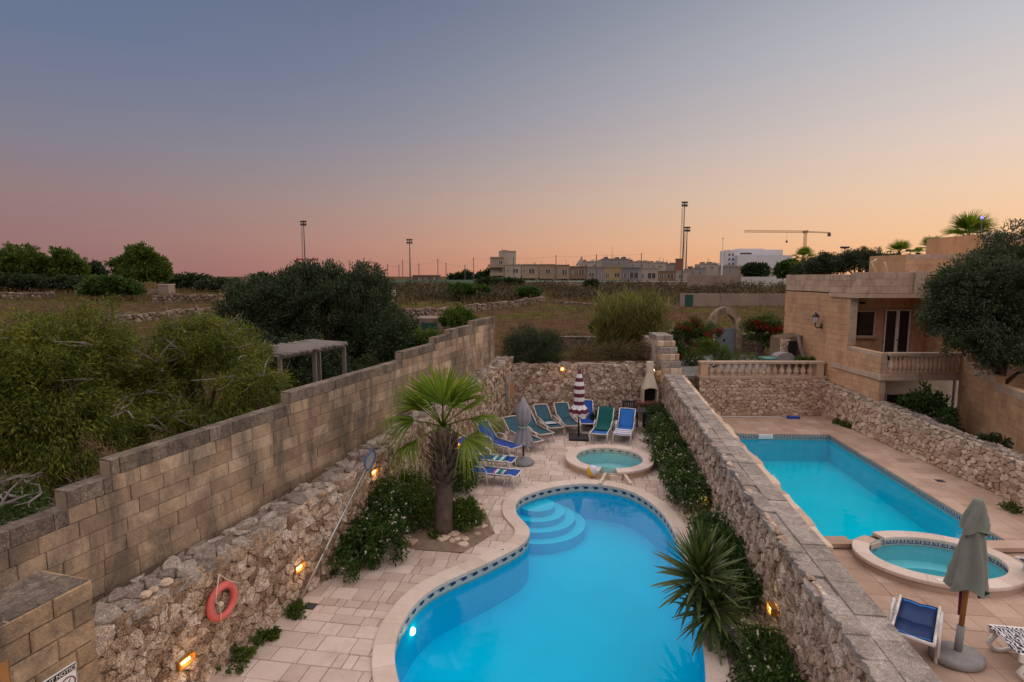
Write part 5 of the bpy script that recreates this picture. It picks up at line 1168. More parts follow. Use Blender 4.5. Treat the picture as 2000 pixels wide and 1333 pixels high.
# ---------------------------------------------------------------- right-hand loungers
def big_lounger(label, loc, rz, sling, ang_=35):
    t = thing('sun_lounger', label, 'sun lounger', loc, rz, 'sun loungers around the pools'); wd_ = .34; hz = .40; a = R(ang_)
    bx, bz = -.9*math.cos(a), hz+.9*math.sin(a)
    pr = [(1.0,hz), (.5,hz-.03), (.02,hz)]
    def sheet(pts, y0): 
        vs = [(x, y, z-(.02 if abs(y) < .1 else 0)) for x, z in pts for y in (-y0, -y0/2, 0, y0/2, y0)]; k = len(vs); fs = [(i*5+j, i*5+j+1, (i+1)*5+j+1, (i+1)*5+j) for i in range(len(pts)-1) for j in range(4)]
        return MB().add(vs+[(x, y, z-.014) for x, y, z in vs], fs+[tuple(reversed([q+k for q in f])) for f in fs]+[(j+1, j+1+k, j+k, j) for j in range(4)][::1]+[((i+1)*5, (i+1)*5+k, i*5+k, i*5) for i in range(len(pts)-1)]+[(i*5+4, i*5+4+k, (i+1)*5+4+k, (i+1)*5+4) for i in range(len(pts)-1)])
    obj('seat_sling', sheet(pr, wd_-.03), sling, t, smooth=True); obj('back_sling', sheet([(-.03,hz+.02), (bx*.5,hz+(bz-hz)*.5-.02), (bx*.96,hz+(bz-hz)*.96)], wd_-.03), sling, t, smooth=True)
    obj('foot_hem', sheet([(.86,hz+.006), (.92,hz+.008)], wd_-.06), M['blue_light'], t); obj('back_hem', sheet([(bx*.80,hz+(bz-hz)*.80+.012), (bx*.86,hz+(bz-hz)*.86+.012)], wd_-.06), M['blue_light'], t)
    for s in (-1, 1):
        y = s*wd_; obj('side_rail', bar([(1.05,y,hz), (0,y,hz)], .028, 8), M['white_tube'], t, smooth=True); obj('back_rail', bar([(0,y,hz), (bx,y,bz)], .028, 8), M['white_tube'], t, smooth=True)
        obj('armrest', bar([(-.35,y*1.16,.10), (-.32,y*1.16,.58), (.18,y*1.16,.60), (.24,y*1.16,.30)], .032, 8), M['white_tube'], t, smooth=True)
        obj('leg', bar([(-.25,y*1.1,hz), (-.34,y*1.1,0)], .032, 8), M['white_tube'], t, smooth=True); obj('leg', bar([(.85,y,hz), (.95,y*1.05,0)], .032, 8), M['white_tube'], t, smooth=True)
        obj('buckle', bar([(bx*.1-.02,y*1.02,hz+.02), (bx*.1-.08,y*1.08,hz+.0), (bx*.1-.06,y*1.08,hz+.1), (bx*.1,y*1.02,hz+.1)], .008, 5), M['alu'], t)
    obj('head_bar', bar([(bx,-wd_,bz), (bx*1.02,0,bz+.012), (bx,wd_,bz)], .028, 8), M['white_tube'], t, smooth=True)
    return t
k4_ = [gp(x, y, .42) for x, y in ((1757,1163), (1838,1183), (1738,1240), (1824,1266))]; tm, bm_ = (k4_[0]+k4_[1])/2, (k4_[2]+k4_[3])/2; dv = tm-bm_; org = bm_+dv*(.9/1.95)
big = big_lounger('wide blue mesh lounger with white frame beside the sage parasol', Vector((org.x, org.y, 0)), math.atan2(dv.y, dv.x), M['navy_mesh'], 4); big.scale = (dv.length/1.95, (k4_[3]-k4_[2]).length/.68, 1)
q = gp(2010, 1150); big_lounger('blue lounger with white frame cut off at the right edge of the picture', Vector((q.x+.95, q.y-.25, 0)), R(165), M['navy_mesh'], 20)
q = gp(1995, 1310); wl = thing('plastic_lounger', 'white moulded plastic lounger with a patterned towel at the lower right edge', 'sun lounger', Vector((q.x+.75, q.y-.05, 0)), R(170), 'sun loungers around the pools')
for s in (-1, 1):
    y = s*.33; obj('side_panel', MB().add([(x, y+o, z) for o in (-.02, .02) for x, z in ((.95,.40), (.95,.28), (-.9,.28), (-.9,.40))], [(0,1,2,3), (7,6,5,4), (0,4,5,1), (1,5,6,2), (2,6,7,3), (3,7,4,0)]), M['white_paint'], wl)
    for x in (.82, -.75): obj('leg', bar([(x,y,.30), (x+.12,y,.12), (x+.02,y,.0)], .035, 8), M['white_paint'], wl, smooth=True)
    obj('leg', bar([(.45,y,.30), (.52,y,.1), (.75,y,.02), (.85,y,.02)], .03, 8), M['white_paint'], wl, smooth=True)
for i in range(9): obj('seat_slat', MB().box(-.85+i*.2, -.70+i*.2, -.31, .31, .36, .39), M['white_paint'], wl)
m_, nt, b = newmat('zebra_towel'); tco = node(nt, 'ShaderNodeTexCoord').outputs['Object']; wv = node(nt, 'ShaderNodeTexWave', {'Vector': tco, 'Scale': 6.0, 'Distortion': 9.0, 'Detail': 2.0, 'Detail Scale': 2.5}).outputs[1]
nt.links.new(ramp(nt, wv, [(.48, (.02,.02,.04)), (.55, (.6,.58,.6))]), b.inputs['Base Color']); b.inputs['Roughness'].default_value = .95
tw = thing('beach_towel', 'black and white patterned towel spread on the plastic lounger', 'towel', wl.location, wl.rotation_euler.z); obj('cloth', MB().slab([(.2,-.30), (.97,-.31), (.98,.30), (.2,.31)], .392, .412, .01), m_, tw)
# ---------------------------------------------------------------- plants
NR = np.random.default_rng(11)
def unit(n):
    v = NR.normal(size=(n, 3)); return v/np.linalg.norm(v, axis=1, keepdims=True)
def leaf_quads(P, A_, L, Wd):                     # diamonds at P pointing along A_
    n = len(P); B = np.cross(A_, unit(n)); B /= np.linalg.norm(B, axis=1, keepdims=True)+1e-9
    L = L*NR.uniform(.5, 1.45, (n, 1)); Wd = Wd*NR.uniform(.7, 1.2, (n, 1))
    V = np.stack([P, P+A_*L*.45+B*Wd*.5, P+A_*L, P+A_*L*.45-B*Wd*.5], 1).reshape(-1, 3)
    return V, np.arange(n*4).reshape(n, 4)
def clumps(ells, n, shell=.45):                   # clump centres spread through lumpy ellipsoids
    out_ = []
    vol = np.array([a*b_*c for _, (a, b_, c) in ells]); cnt = np.maximum(1, (vol/vol.sum()*n).astype(int))
    for (c, r), k in zip(ells, cnt):
        d = unit(k); d[:, 2] = np.where(d[:, 2] < -.55, -d[:, 2]*.5, d[:, 2])
        lump = np.array([1+.34*noise.noise(Vector(q)*2.1+Vector(c))+.18*noise.noise(Vector(q)*5+Vector(c)) for q in d])
        rad = (shell+(1-shell)*NR.random(k)**.6)*lump
        out_.append(np.array(c)+d*rad[:, None]*np.array(r))
    return np.concatenate(out_)
def foliage(cen, cr, per, L, Wd, droop=0.0, outc=None, up=0.0):
    n = len(cen)*per; C = np.repeat(cen, per, 0); P = C+unit(n)*(NR.random((n, 1))**.5)*cr
    A_ = unit(n); 
    if outc is not None:
        o_ = P-np.array(outc); o_ /= np.linalg.norm(o_, axis=1, keepdims=True)+1e-9; A_ = A_*.75+o_*.7
    A_[:, 2] += up-droop; A_ /= np.linalg.norm(A_, axis=1, keepdims=True)+1e-9
    return leaf_quads(P, A_, L, Wd)
def joinq(parts_):
    V = []; F = []; o = 0
    for v, f in parts_: V.append(v); F.append(f+o); o += len(v)
    return np.concatenate(V), np.concatenate(F)
def limbs(base, top, tips, r0, mat_n=7, wob=.15):
    mb = MB(); base, top = Vector(base), Vector(top); rr = random.Random(int(abs(base.x*97+base.y*13)))
    mid = base.lerp(top, .5)+Vector((rr.uniform(-wob, wob), rr.uniform(-wob, wob), 0)); mb.tube([base-Vector((0, 0, .1)), base+Vector((0, 0, .12)), mid, top], [r0*1.35, r0, r0*.8, r0*.6], mat_n)
    for t in tips:
        t = Vector(t); s = mid.lerp(top, rr.random()); m1 = s.lerp(t, .5)+Vector((rr.uniform(-.3, .3)*wob*3, rr.uniform(-.3, .3)*wob*3, rr.uniform(0, .5)*wob*2)); mb.tube([s, m1, t], [r0*.42, r0*.25, r0*.06], 5)
    return mb
def tree(name, label, ells, base, leaf, n, per, cr, L, Wd, r0, mat, cat='tree', group=None, droop=.0, tips=24, bark='bark', shell=.45, up=0.0, top=None):
    t = thing(name, label, cat, base, group=group); c0 = np.mean([c for c, _ in ells], 0)
    cen = clumps(ells, n, shell); V, F = foliage(cen, cr, per, L, Wd, droop, c0, up)
    V = V-np.array(base); obj('crown', np_mesh('crown', V, F), mat, t)
    pick = [cen[i]-np.array(base) for i in NR.choice(len(cen), min(tips, len(cen)), False)]
    tp = Vector(top if top is not None else c0)-Vector(base); tp.z = tp.z*.75
    obj('trunk', limbs((0,0,0), tp, [Vector(p) for p in pick], r0), M[bark], t, smooth=True); return t, cen
def E_(px, py, Y, rx, ry, rz): c = at(px, py, Y); return (tuple(c), (rx, ry, rz))
def base_of(px, Y, z=None):
    c = at(px, 600, Y); return (c.x, Y, gz(c.x, Y)-.05 if z is None else z)
def twigs(parent, cen, base, k, mat, l=.5):       # bare grey twigs poking out of a crown
    mb = MB()
    for i in NR.choice(len(cen), k, False):
        p = Vector(cen[i])-Vector(base); d = Vector(unit(1)[0]); d.z = abs(d.z)*.3
        for j in range(3):
            e = p+(d+Vector(unit(1)[0])*.5)*l; mb.tube([p, p.lerp(e, .5)+Vector(unit(1)[0])*.06, e], [.016, .011, .005], 4)
    obj('bare_twigs', mb, mat, parent, kind='stuff')
t, cen = tree('feathery_tree', 'large yellow-green feathery tree filling the left edge behind the block wall', [E_(70,745,10.2,1.4,1.4,1.2), E_(160,715,10.8,1.0,1.1,1.15), E_(-40,830,9.4,1.3,1.1,1.1), E_(170,850,9.8,1.1,.9,.75), E_(60,920,9.2,1.0,.8,.5)], base_of(95, 10.4, .25), None, 560, 135, .24, .105, .022, .16, M['lf_yellow'], droop=.5, shell=.4)
twigs(t, cen, t.location, 40, M['twig'])
t, cen = tree('feathery_tree', 'yellow-green feathery tree whose branches lean over the stepped block wall', [E_(405,700,12.6,1.25,1.2,1.0), E_(300,775,11.6,.85,.9,.85), E_(490,765,11.7,.75,.8,.75), E_(330,830,11.0,1.0,.8,.6), E_(440,830,11.0,.9,.7,.5)], base_of(360, 12.6, .25), None, 560, 130, .22, .10, .020, .14, M['lf_yellow'], droop=.45, shell=.4)
twigs(t, cen, t.location, 95, M['twig'], .65)
tree('carob_tree', 'big dark green spreading tree behind the wooden pergola', [E_(640,618,24,2.7,2.2,1.95), E_(530,612,23,1.9,1.8,1.4), E_(700,575,24.5,1.4,1.4,1.1), E_(600,565,24,1.4,1.4,.95), E_(740,680,22.5,1.6,1.5,1.3), E_(560,720,20,2.0,1.6,1.2), E_(690,760,20,1.6,1.4,.9)], base_of(640, 24), None, 1500, 105, .34, .14, .05, .3, M['lf_dark'], up=.3, shell=.62, tips=14)
tree('olive_tree', 'large grey-green olive tree overhanging the villa at the right edge', [E_(1930,590,17.6,1.65,1.4,1.5), E_(1880,620,17.2,1.0,1.0,.95), E_(2010,560,18,1.7,1.5,1.75), E_(1990,680,17.2,1.1,1.0,.85), E_(1945,665,16.9,.95,.8,.75), E_(1890,560,17.4,.9,.9,.7), E_(2000,610,16.8,1.2,.9,1.0), E_(1930,660,16.6,1.0,.8,.7), E_(1985,700,16.2,.95,.8,.55)], (15.9, 17.9, .4), None, 1700, 85, .26, .11, .036, .2, M['lf_olive'], droop=.15, shell=.55)
tree('citrus_bush', 'glossy dark bush in the gap below the balcony', [E_(1800,800,18.3,.75,.6,.62), E_(1840,820,17.8,.5,.5,.4)], (13.5, 18.4, .4), None, 120, 34, .16, .13, .065, .05, M['lf_bush'], cat='bush', tips=10)
for px, yy in ((1895,16.6), (1975,14.9)):
    c = at(px, 850, yy); tree('low_plant', 'low dark plant behind the right stone wall, %s' % ('nearer the bush' if px < 1900 else 'nearest the right edge'), [((12.95+(px-1895)*.001, yy, 1.05), (.3,.4,.22))], (12.95, yy, .4), None, 24, 24, .12, .1, .05, .02, M['lf_dark'], cat='plant', tips=5)
# shrubs beyond the back wall
tree('round_shrub', 'dense dark round shrub hanging over the back wall', [E_(1038,680,22.9,1.25,.8,.85), E_(1065,708,22.2,.75,.5,.5), E_(1020,705,22.2,.7,.5,.45)], (.9, 23.0, 2.0), None, 420, 60, .20, .10, .018, .07, M['lf_dark'], cat='shrub', tips=14, droop=.1, up=.35)
def reeds(name, label, x0, x1, y0, y1, zb, h, n, mat, loc):
    t = thing(name, label, 'reeds', loc); P = np.stack([NR.uniform(x0, x1, n), NR.uniform(y0, y1, n), np.full(n, zb)], 1)-np.array(loc); parts_ = []; mb = MB()
    for p in P:
        hh = h*NR.uniform(.55, 1.05); ln_ = NR.normal(size=2)*.10*hh; e = p+np.array([ln_[0], ln_[1], hh]); mb.tube([p, (p+e)/2+NR.normal(size=3)*.03, e], [.012, .010, .005], 4, False)
        k = 13; f = NR.uniform(.15, 1, (k, 1)); Q = p+(e-p)*f; A_ = unit(k); A_[:, 2] = np.abs(A_[:, 2])*.7+.75; A_ /= np.linalg.norm(A_, axis=1, keepdims=True); parts_.append(leaf_quads(Q, A_, .62, .045))
    V, F = joinq(parts_); obj('leaves', np_mesh('leaves', V, F), mat, t); obj('stalks', mb, M['lf_dry'], t, kind='stuff'); return t
reeds('reed_clump', 'tall yellow-green clump of reeds behind the back wall', 3.9, 6.6, 24.2, 25.8, 2.1, 2.45, 300, M['lf_reed'], (5.2, 25, 2.1))
tree('dry_bramble', 'brown tangled dry bramble along the back wall below the reeds', [((3.4,22.9,2.3), (1.1,.5,.45)), ((4.9,22.9,2.4), (1.0,.5,.5))], (4.2, 23, 2.0), None, 130, 26, .22, .22, .02, .03, M['lf_dry'], cat='bramble', tips=30)
rtw = thing('terrace_retaining_wall', 'dark low field terrace wall behind the reeds', 'wall', (4.2, 26.4, 2)); obj('core', MB().box(2.2, 6.2, 26.43, 26.8, 1.8, 2.70), M['darkwall'], rtw, world=True)
set_pieces(rtw, face_items(voronoi(seeds_grid(2.2, 6.2, 2.0, 2.65, .3, .2, .2), 2.2, 6.2, 1.9, lambda a: 2.72, 1.3), lambda a, b_, h: Vector((a, 26.43-h, b_)), Vector((0, -1, 0)), .004, .04), 'stone', M['darkwall'])
# courtyard
def bougain(label, ells, base, n):
    t, cen = tree('bougainvillea', label, ells, base, None, n, 40, .20, .12, .06, .06, M['lf_bush'], cat='bougainvillea', group='bougainvilleas by the courtyard gate')
    k = NR.choice(len(cen), int(len(cen)*.24), False); c2 = cen[k]; c2[:, 1] -= .18
    V, F = foliage(c2, .17, 34, .09, .075); obj('red_bracts', np_mesh('red_bracts', V-np.array(base), F), M['lf_red'], t)
bougain('red bougainvillea between the stepped pillar and the arched gate', [E_(1350,660,26.5,1.05,.7,.8), E_(1335,700,25.8,.8,.6,.7), E_(1385,650,27.5,.6,.5,.5)], (8.4, 26.6, 1.5), 190)
bougain('red bougainvillea right of the arched gate beside the stove', [E_(1495,650,27.8,1.0,.5,.75), E_(1475,640,28,.5,.4,.5), E_(1520,675,27,.7,.4,.5)], (12.1, 27.8, 1.5), 160)
tree('courtyard_shrub', 'soft green shrub spilling over the left part of the terrace balustrade', [E_(1385,690,23.7,.85,.6,.55), E_(1440,703,23.3,.9,.4,.28)], (8.3, 23.8, 1.5), None, 170, 46, .17, .10, .022, .05, M['lf_mid'], cat='shrub', tips=12)
tree('courtyard_vine', 'thin climbing vine reaching along the courtyard wall to the villa', [((12.2,28.7,3.0), (.8,.15,.45)), ((12.45,27.6,3.5), (.15,.8,.4))], (12.1, 28.6, 1.5), None, 46, 12, .2, .11, .05, .02, M['lf_mid'], cat='vine', tips=26)
for px, yy, r in ((1590,23.4,.32), (1565,23.1,.22)):
    c = at(px, 700, yy); tree('potted_greenery', 'small leafy plant behind the %s end of the terrace balustrade' % ('right' if px > 1580 else 'trough'), [((c.x,yy,1.95), (r,r,r))], (c.x, yy, 1.5), None, 24, 26, .12, .1, .05, .02, M['lf_mid'], cat='plant', tips=6)
# flowering bushes round the pool
def flower_bush(label, ells, base, n, per=46, fl=.16, mat='lf_bush', L=.085):
    t, cen = tree('flowering_bush', label, ells, base, None, n, per, .15, L, .034, .04, M[mat], cat='bush', group='white flowering bushes round the pool', tips=14, droop=.25)
    c0 = np.mean([c for c, _ in ells], 0); k = int(n*fl*3); P = cen[NR.choice(len(cen), k)]+unit(k)*.14; P += (P-c0)/np.linalg.norm(P-c0, axis=1, keepdims=True)*.07
    parts_ = [leaf_quads(P+unit(k)*.012, unit(k), .042, .036) for _ in range(3)]; V, F = joinq(parts_); obj('white_flowers', np_mesh('white_flowers', V-np.array(base), F), M['lf_flower'], t, kind='stuff')
    return t
def Gc(px, py, z): q = gp(px, py, 0); return (q.x, q.y, z)
flower_bush('largest white flowering bush against the rubble wall below the skimmer pole', [(Gc(735,1090,.42), (.62,.62,.48)), (Gc(760,1050,.62), (.5,.7,.62)), (Gc(690,1110,.25), (.5,.5,.28)), (Gc(735,1040,.9), (.35,.5,.35))], (*gp(735,1085).xy, 0), 330, fl=.35)
flower_bush('flowering bush in the bed left of the palm trunk', [(Gc(818,1030,.42), (.42,.5,.45)), (Gc(800,1000,.5), (.35,.4,.5))], (*gp(815,1028).xy, .05), 170, mat='lf_mid')
flower_bush('small flowering bush in the bed right of the palm trunk', [(Gc(908,1032,.3), (.34,.34,.32))], (*gp(908,1030).xy, .05), 80, mat='lf_mid')
flower_bush('flowering bush behind the palm at the foot of the rubble wall', [(Gc(888,962,.34), (.5,.6,.42)), (Gc(905,945,.4), (.4,.4,.4))], (*gp(890,960).xy, 0), 150)
def hedge(label, Y0, Y1, w_, h, n, side=.38, **k):
    e = []; m_ = max(2, int((Y1-Y0)/.8))
    for i in range(m_): y = Y0+(Y1-Y0)*(i+.5)/m_; e.append(((mid_l(y)-side, y, h*.45*rnd.uniform(.85, 1.1)), (w_*rnd.uniform(.8, 1.1), .62, h*.55*rnd.uniform(.85, 1.15))))
    y = (Y0+Y1)/2; flower_bush(label, e, (mid_l(y)-side, y, 0), n, **k)
hedge('dark hedge part at the far end of the dividing wall by the table', 18.2, 20.8, .40, 1.0, 150, fl=.12)
hedge('flowering hedge part beside the round spa', 15.3, 18.2, .52, 1.0, 260, fl=.4, side=.48)
hedge('flowering hedge part on the dividing wall above the pool curve', 12.4, 15.2, .48, .95, 260, fl=.4, side=.42)
hedge('flowering hedge part on the dividing wall right behind the yucca', 8.7, 11.2, .36, .95, 190, fl=.2, side=.30)
hedge('dark flowering bush in the near corner below the yucca trunk', 5.8, 7.7, .42, .58, 170, fl=.22, side=.36)
for px, py, r, h, lb in ((1172,832,.36,.5,'dark low shrub between the loungers and the dark table'), (1285,834,.3,.5,'dark shrub in the corner below the barbecue shelf'), (1010,838,.3,.45,'dark plant behind the teal loungers in the far corner')):
    q = gp(px, py); tree('corner_shrub', lb, [((q.x,min(q.y,21.4),h*.5), (r,.25,h*.5))], (q.x, min(q.y,21.4), 0), None, 60, 34, .13, .12, .04, .02, M['lf_dark'], cat='shrub', tips=6)
for px, py, r, lb in ((655,1128,.30,'creeping green sprig at the end of the big flowering bush'), (562,1200,.20,'ivy tuft at the foot of the skimmer pole'), (522,1250,.14,'small ivy sprig on the paving below the lifebuoy'), (452,1300,.20,'ivy tuft on the paving nearest the bottom edge'), (850,1055,.12,'little green weed in front of the palm trunk')):
    q = gp(px, py); tree('ivy_tuft', lb, [((q.x+rnd.uniform(-r,r)*1.1,q.y+rnd.uniform(-r,r),.05), (r*rnd.uniform(.35,.7),r*rnd.uniform(.3,.6),.05+.05*rnd.random())) for _ in range(5)], (q.x, q.y, 0), None, 30, 20, .06, .055, .04, .008, M['lf_mid'], cat='ivy', tips=8)
for px, py, lb in ((1985,1000,'small weed at the foot of the right stone wall near the edge'), (1660,835,'small weed at the far corner of the right stone wall'), (1645,829,'tiny dry weed by the terrace wall corner')):
    q = gp(px, py); tree('weed', lb, [((q.x-.1,q.y,.08), (.16,.2,.09))], (q.x-.1, q.y, 0), None, 16, 20, .07, .08, .04, .008, M['lf_mid'], cat='weed', tips=5)
# ---------------------------------------------------------------- fan palm
PB = gp(868, 1042); PT = Vector((PB.x+.02, PB.y, 2.05))
PM = thing('fan_palm', 'fan palm with thick trunk and green fronds in the bed beside the pool', 'palm tree', (PB.x, PB.y, .04))
prof_ = [(.25,0), (.215,.12), (.195,.35), (.175,.7), (.17,1.0), (.18,1.3), (.19,1.6), (.18,1.95), (.12,2.3)]
tr = MB().lathe(prof_, 20); tr.v = [(x*(1+.05*noise.noise((x*9, y*9, z*9))), y*(1+.05*noise.noise((x*9, y*9, z*9+5))), z) for x, y, z in tr.v]
obj('trunk', tr, M['palm_bark'], PM, smooth=True)
stub = MB().add([(-.055,0,0), (.055,0,0), (.045,.05,.12), (-.045,.05,.12), (-.03,.10,.24), (.03,.10,.24), (-.05,-.03,.02), (.05,-.03,.02), (.04,.02,.14), (-.04,.02,.14)], [(0,1,2,3), (3,2,5,4), (7,6,9,8), (0,6,7,1), (1,7,8,2), (3,9,6,0), (8,9,4,5), (2,8,5), (9,3,4)])
sm = stub.mesh('leaf_base'); sm.materials.append(M['palm_stub'])
for i in range(84):
    z = 1.10+1.1*(i/84)**.9; t = i*2.399963; r = .17+.055*math.sin(min(1, (z-1.1)/.9)*3.0) if z < 2.0 else .20-.15*(z-2.0); o = obj('leaf_base', sm, None, PM); o.location = (r*math.cos(t), r*math.sin(t), z-.1); o.rotation_euler = (R(rnd.uniform(-28, 8)), 0, t-math.pi/2); o.scale = (1.1, 1.15, rnd.uniform(.75, 1.15))
def fan(petl, rad, spread, nseg, droop, seed, fold=.25):
    rr = random.Random(seed); vs, fs = [], []; stem = MB()
    c = Vector((petl, 0, 0))
    for i in range(nseg):
        a = R(-spread/2+spread*i/(nseg-1)); d = Vector((math.cos(a), math.sin(a), 0)); s = Vector((-math.sin(a), math.cos(a), 0)); Lr = rad*(.80+.2*math.cos(a*.8))*rr.uniform(.93, 1.06); w0 = R(spread/nseg)*.60; o = len(vs); tw = rr.uniform(-.05, .05)
        for k, ww in ((.06, 1.0), (.36, 1.0), (.62, .72), (.84, .34), (1.0, .04)):
            x = Lr*k; hw = (x*w0 if k < .5 else Lr*.52*w0*1.0)*ww+.002; z = -droop*max(0, k-.45)**1.6*Lr*rr.uniform(.8, 1.25)-.10*abs(math.sin(a))*x; p = c+d*x+Vector((0, 0, z))+s*tw*k*k
            vs += [tuple(p-s*hw+Vector((0, 0, hw*fold))), tuple(p+Vector((0, 0, -hw*fold))), tuple(p+s*hw+Vector((0, 0, hw*fold)))]
        for k in range(4): fs += [(o+k*3, o+k*3+1, o+k*3+4, o+k*3+3), (o+k*3+1, o+k*3+2, o+k*3+5, o+k*3+4)]
    return MB().add(vs, fs), MB().tube([(0,0,0), (petl*.5,0,.015), (petl,0,0), (petl+rad*.12,0,0)], [.022, .016, .013, .004], 5)
fans = []
for sd_, (pl, rd, sp_, dr) in enumerate([(.50,.92,140,.4), (.62,.88,145,1.35), (.48,.95,105,.4), (.70,.72,170,1.6)]):
    a, b_ = fan(pl, rd, sp_, 30, dr, sd_); a, b_ = a.mesh('frond', True), b_.mesh('petiole', True); a.materials.append(M['lf_palm']); b_.materials.append(M['lf_palm']); fans.append((a, b_))
def frond(parent, loc, yaw, pitch, v, sc_=1.0, roll=0, fset=None):
    a, b_ = (fset or fans)[v]; o = obj('frond', a, None, parent); o.location = loc; o.rotation_euler = (R(roll), R(-pitch), R(yaw)); o.scale = (sc_,)*3; q = obj('petiole', b_, None, o); return o
ctr = (0, 0, 2.32)
spec = [(268,76,0), (95,80,0), (208,64,2), (-18,64,2), (228,52,0), (320,56,2), (188,42,2), (181,14,1), (207,-20,1), (-2,40,2), (8,16,1), (-30,-16,1), (95,26,1), (140,30,1), (60,50,0)]
for i, (y, p, v) in enumerate(spec): frond(PM, ctr, y+rnd.uniform(-8, 8), p, v, rnd.uniform(.88, 1.06), rnd.uniform(-25, 25))
dry = []
for i in range(260):
    a = rnd.random()*6.283; r = rnd.uniform(.35, 1.15); z = 2.3+rnd.uniform(-.2, .4)-.3*r; dry.append((r*math.cos(a), r*math.sin(a), z))
A_ = unit(260)*.25; A_[:, 2] -= 1; A_ /= np.linalg.norm(A_, axis=1, keepdims=True); V, F = leaf_quads(np.array(dry), A_, .42, .014); obj('hanging_threads', np_mesh('hanging_threads', V, F), M['lf_palm_dry'], PM, kind='stuff')
# ---------------------------------------------------------------- yucca
M['yucca_bark'] = stone('yucca_bark', [(.16,.12,.10), (.27,.21,.175), (.38,.31,.27)], vary=.1, scale=9, stain=.3, bump=1, hgt=.03)
YB = Vector((3.42, 7.05, 0)); YC = thing('yucca', 'spiky dark yucca leaning over the pool on a bent bare trunk', 'yucca', YB)
h1, h2 = at(1368, 1130, 8.35)-YB, at(1394, 1192, 8.0)-YB
obj('trunk', MB().tube([(0,0,-.05), (-.02,.12,.25), h2+Vector((.10,-.12,-.1)), h2.lerp(h1, .5), h1], [.095,.085,.075,.06,.045], 8), M['yucca_bark'], YC, smooth=True)
lv, lf = [], []
for k, (x, ww, z) in enumerate([(0,.014,0), (.18,.026,.01), (.42,.024,.008), (.64,.013,-.012), (.80,.001,-.04)]): lv += [(x, -ww, z+ww*.45), (x, 0, z), (x, ww, z+ww*.45)]
for k in range(4): lf += [(k*3, k*3+1, k*3+4, k*3+3), (k*3+1, k*3+2, k*3+5, k*3+4)]
ym = MB().add(lv, lf).mesh('leaf', True); ym.materials.append(M['lf_yucca'])
for c, n, lo_, hi_, s in ((h1, 125, -55, 86, 1.02), (h2, 90, -70, 62, .88)):
    for i in range(n):
        k = (i+.5)/n; o = obj('leaf', ym, None, YC); o.location = c+Vector((0, 0, -.10+.18*k)); o.rotation_euler = (rnd.uniform(-.4, .4), -R(lo_+(hi_-lo_)*k**.8+rnd.uniform(-7, 7)), i*2.399963); o.scale = (s*rnd.uniform(.82, 1.08), s*1.65, s)
obj('support_cord', MB().tube([Vector((.0,.1,.3)), Vector((.35,-.35,.22))], .006, 5), M['rope'], YC)
# ---------------------------------------------------------------- pergola and hut left of the block wall
pr_ = [at(540, 712, 13.2), at(668, 690, 15.6), at(672, 685, 16.4), at(522, 697, 14.2)]
PG = thing('wooden_pergola', 'grey weathered pergola with reed roof beyond the stepped block wall', 'pergola', (-5.2, 14.5, .3))
zr = 3.62; corners = [(-5.45,13.2), (-4.62,15.5), (-5.55,16.2), (-6.55,13.8)]
for i, (x, y) in enumerate(corners+[((corners[0][0]+corners[1][0])/2+.0, (corners[0][1]+corners[1][1])/2)]): obj('post', MB().box(x-.045, x+.045, y-.045, y+.045, .3, zr-.05), M['old_wood'], PG, world=True)
for (a, b_) in ((0,1), (3,2), (0,3), (1,2)):
    p0, p1 = Vector((*corners[a], zr)), Vector((*corners[b_], zr)); obj('beam', MB().tube([p0, p1], .055, 6), M['old_wood'], PG, world=True)
for i in range(46):
    k = (i+.5)/46; p0 = Vector((*corners[0], zr+.07)).lerp(Vector((*corners[1], zr+.07)), k); p1 = Vector((*corners[3], zr+.07)).lerp(Vector((*corners[2], zr+.07)), k); d = (p1-p0).normalized(); j = rnd.uniform(-.02, .02)
    obj('roof_cane', MB().tube([p0-d*(.15+rnd.random()*.1)+Vector((0, 0, j)), p1+d*(.1+rnd.random()*.12)+Vector((0, 0, -j))], .028, 5), M['old_wood'], PG, world=True)
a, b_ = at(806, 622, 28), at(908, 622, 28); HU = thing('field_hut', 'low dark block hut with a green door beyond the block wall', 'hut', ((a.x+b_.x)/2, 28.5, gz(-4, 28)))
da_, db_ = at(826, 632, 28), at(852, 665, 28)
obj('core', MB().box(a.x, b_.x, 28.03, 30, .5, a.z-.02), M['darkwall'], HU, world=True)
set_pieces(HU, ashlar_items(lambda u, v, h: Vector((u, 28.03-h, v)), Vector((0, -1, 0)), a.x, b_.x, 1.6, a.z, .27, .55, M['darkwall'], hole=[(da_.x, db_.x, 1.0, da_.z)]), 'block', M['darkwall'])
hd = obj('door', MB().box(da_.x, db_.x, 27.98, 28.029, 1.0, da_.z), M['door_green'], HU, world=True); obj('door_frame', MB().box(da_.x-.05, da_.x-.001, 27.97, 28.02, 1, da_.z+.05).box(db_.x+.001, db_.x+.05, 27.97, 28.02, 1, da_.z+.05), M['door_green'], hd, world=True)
for px, py, Y, r, lb in ((895,625,25.5,.75,'bright green bush beside the field hut'), (838,672,22.5,.75,'green bush in front of the field hut door'), (775,640,27,1.0,'dark bush at the left of the field hut')):
    c = at(px, py, Y); tree('green_bush', lb, [(tuple(c), (r, r*.8, r*.75))], (c.x, Y, gz(c.x, Y)), None, 150, 40, .2, .11, .05, .05, M['lf_mid'] if px != 775 else M['lf_dark'], cat='bush', tips=10)
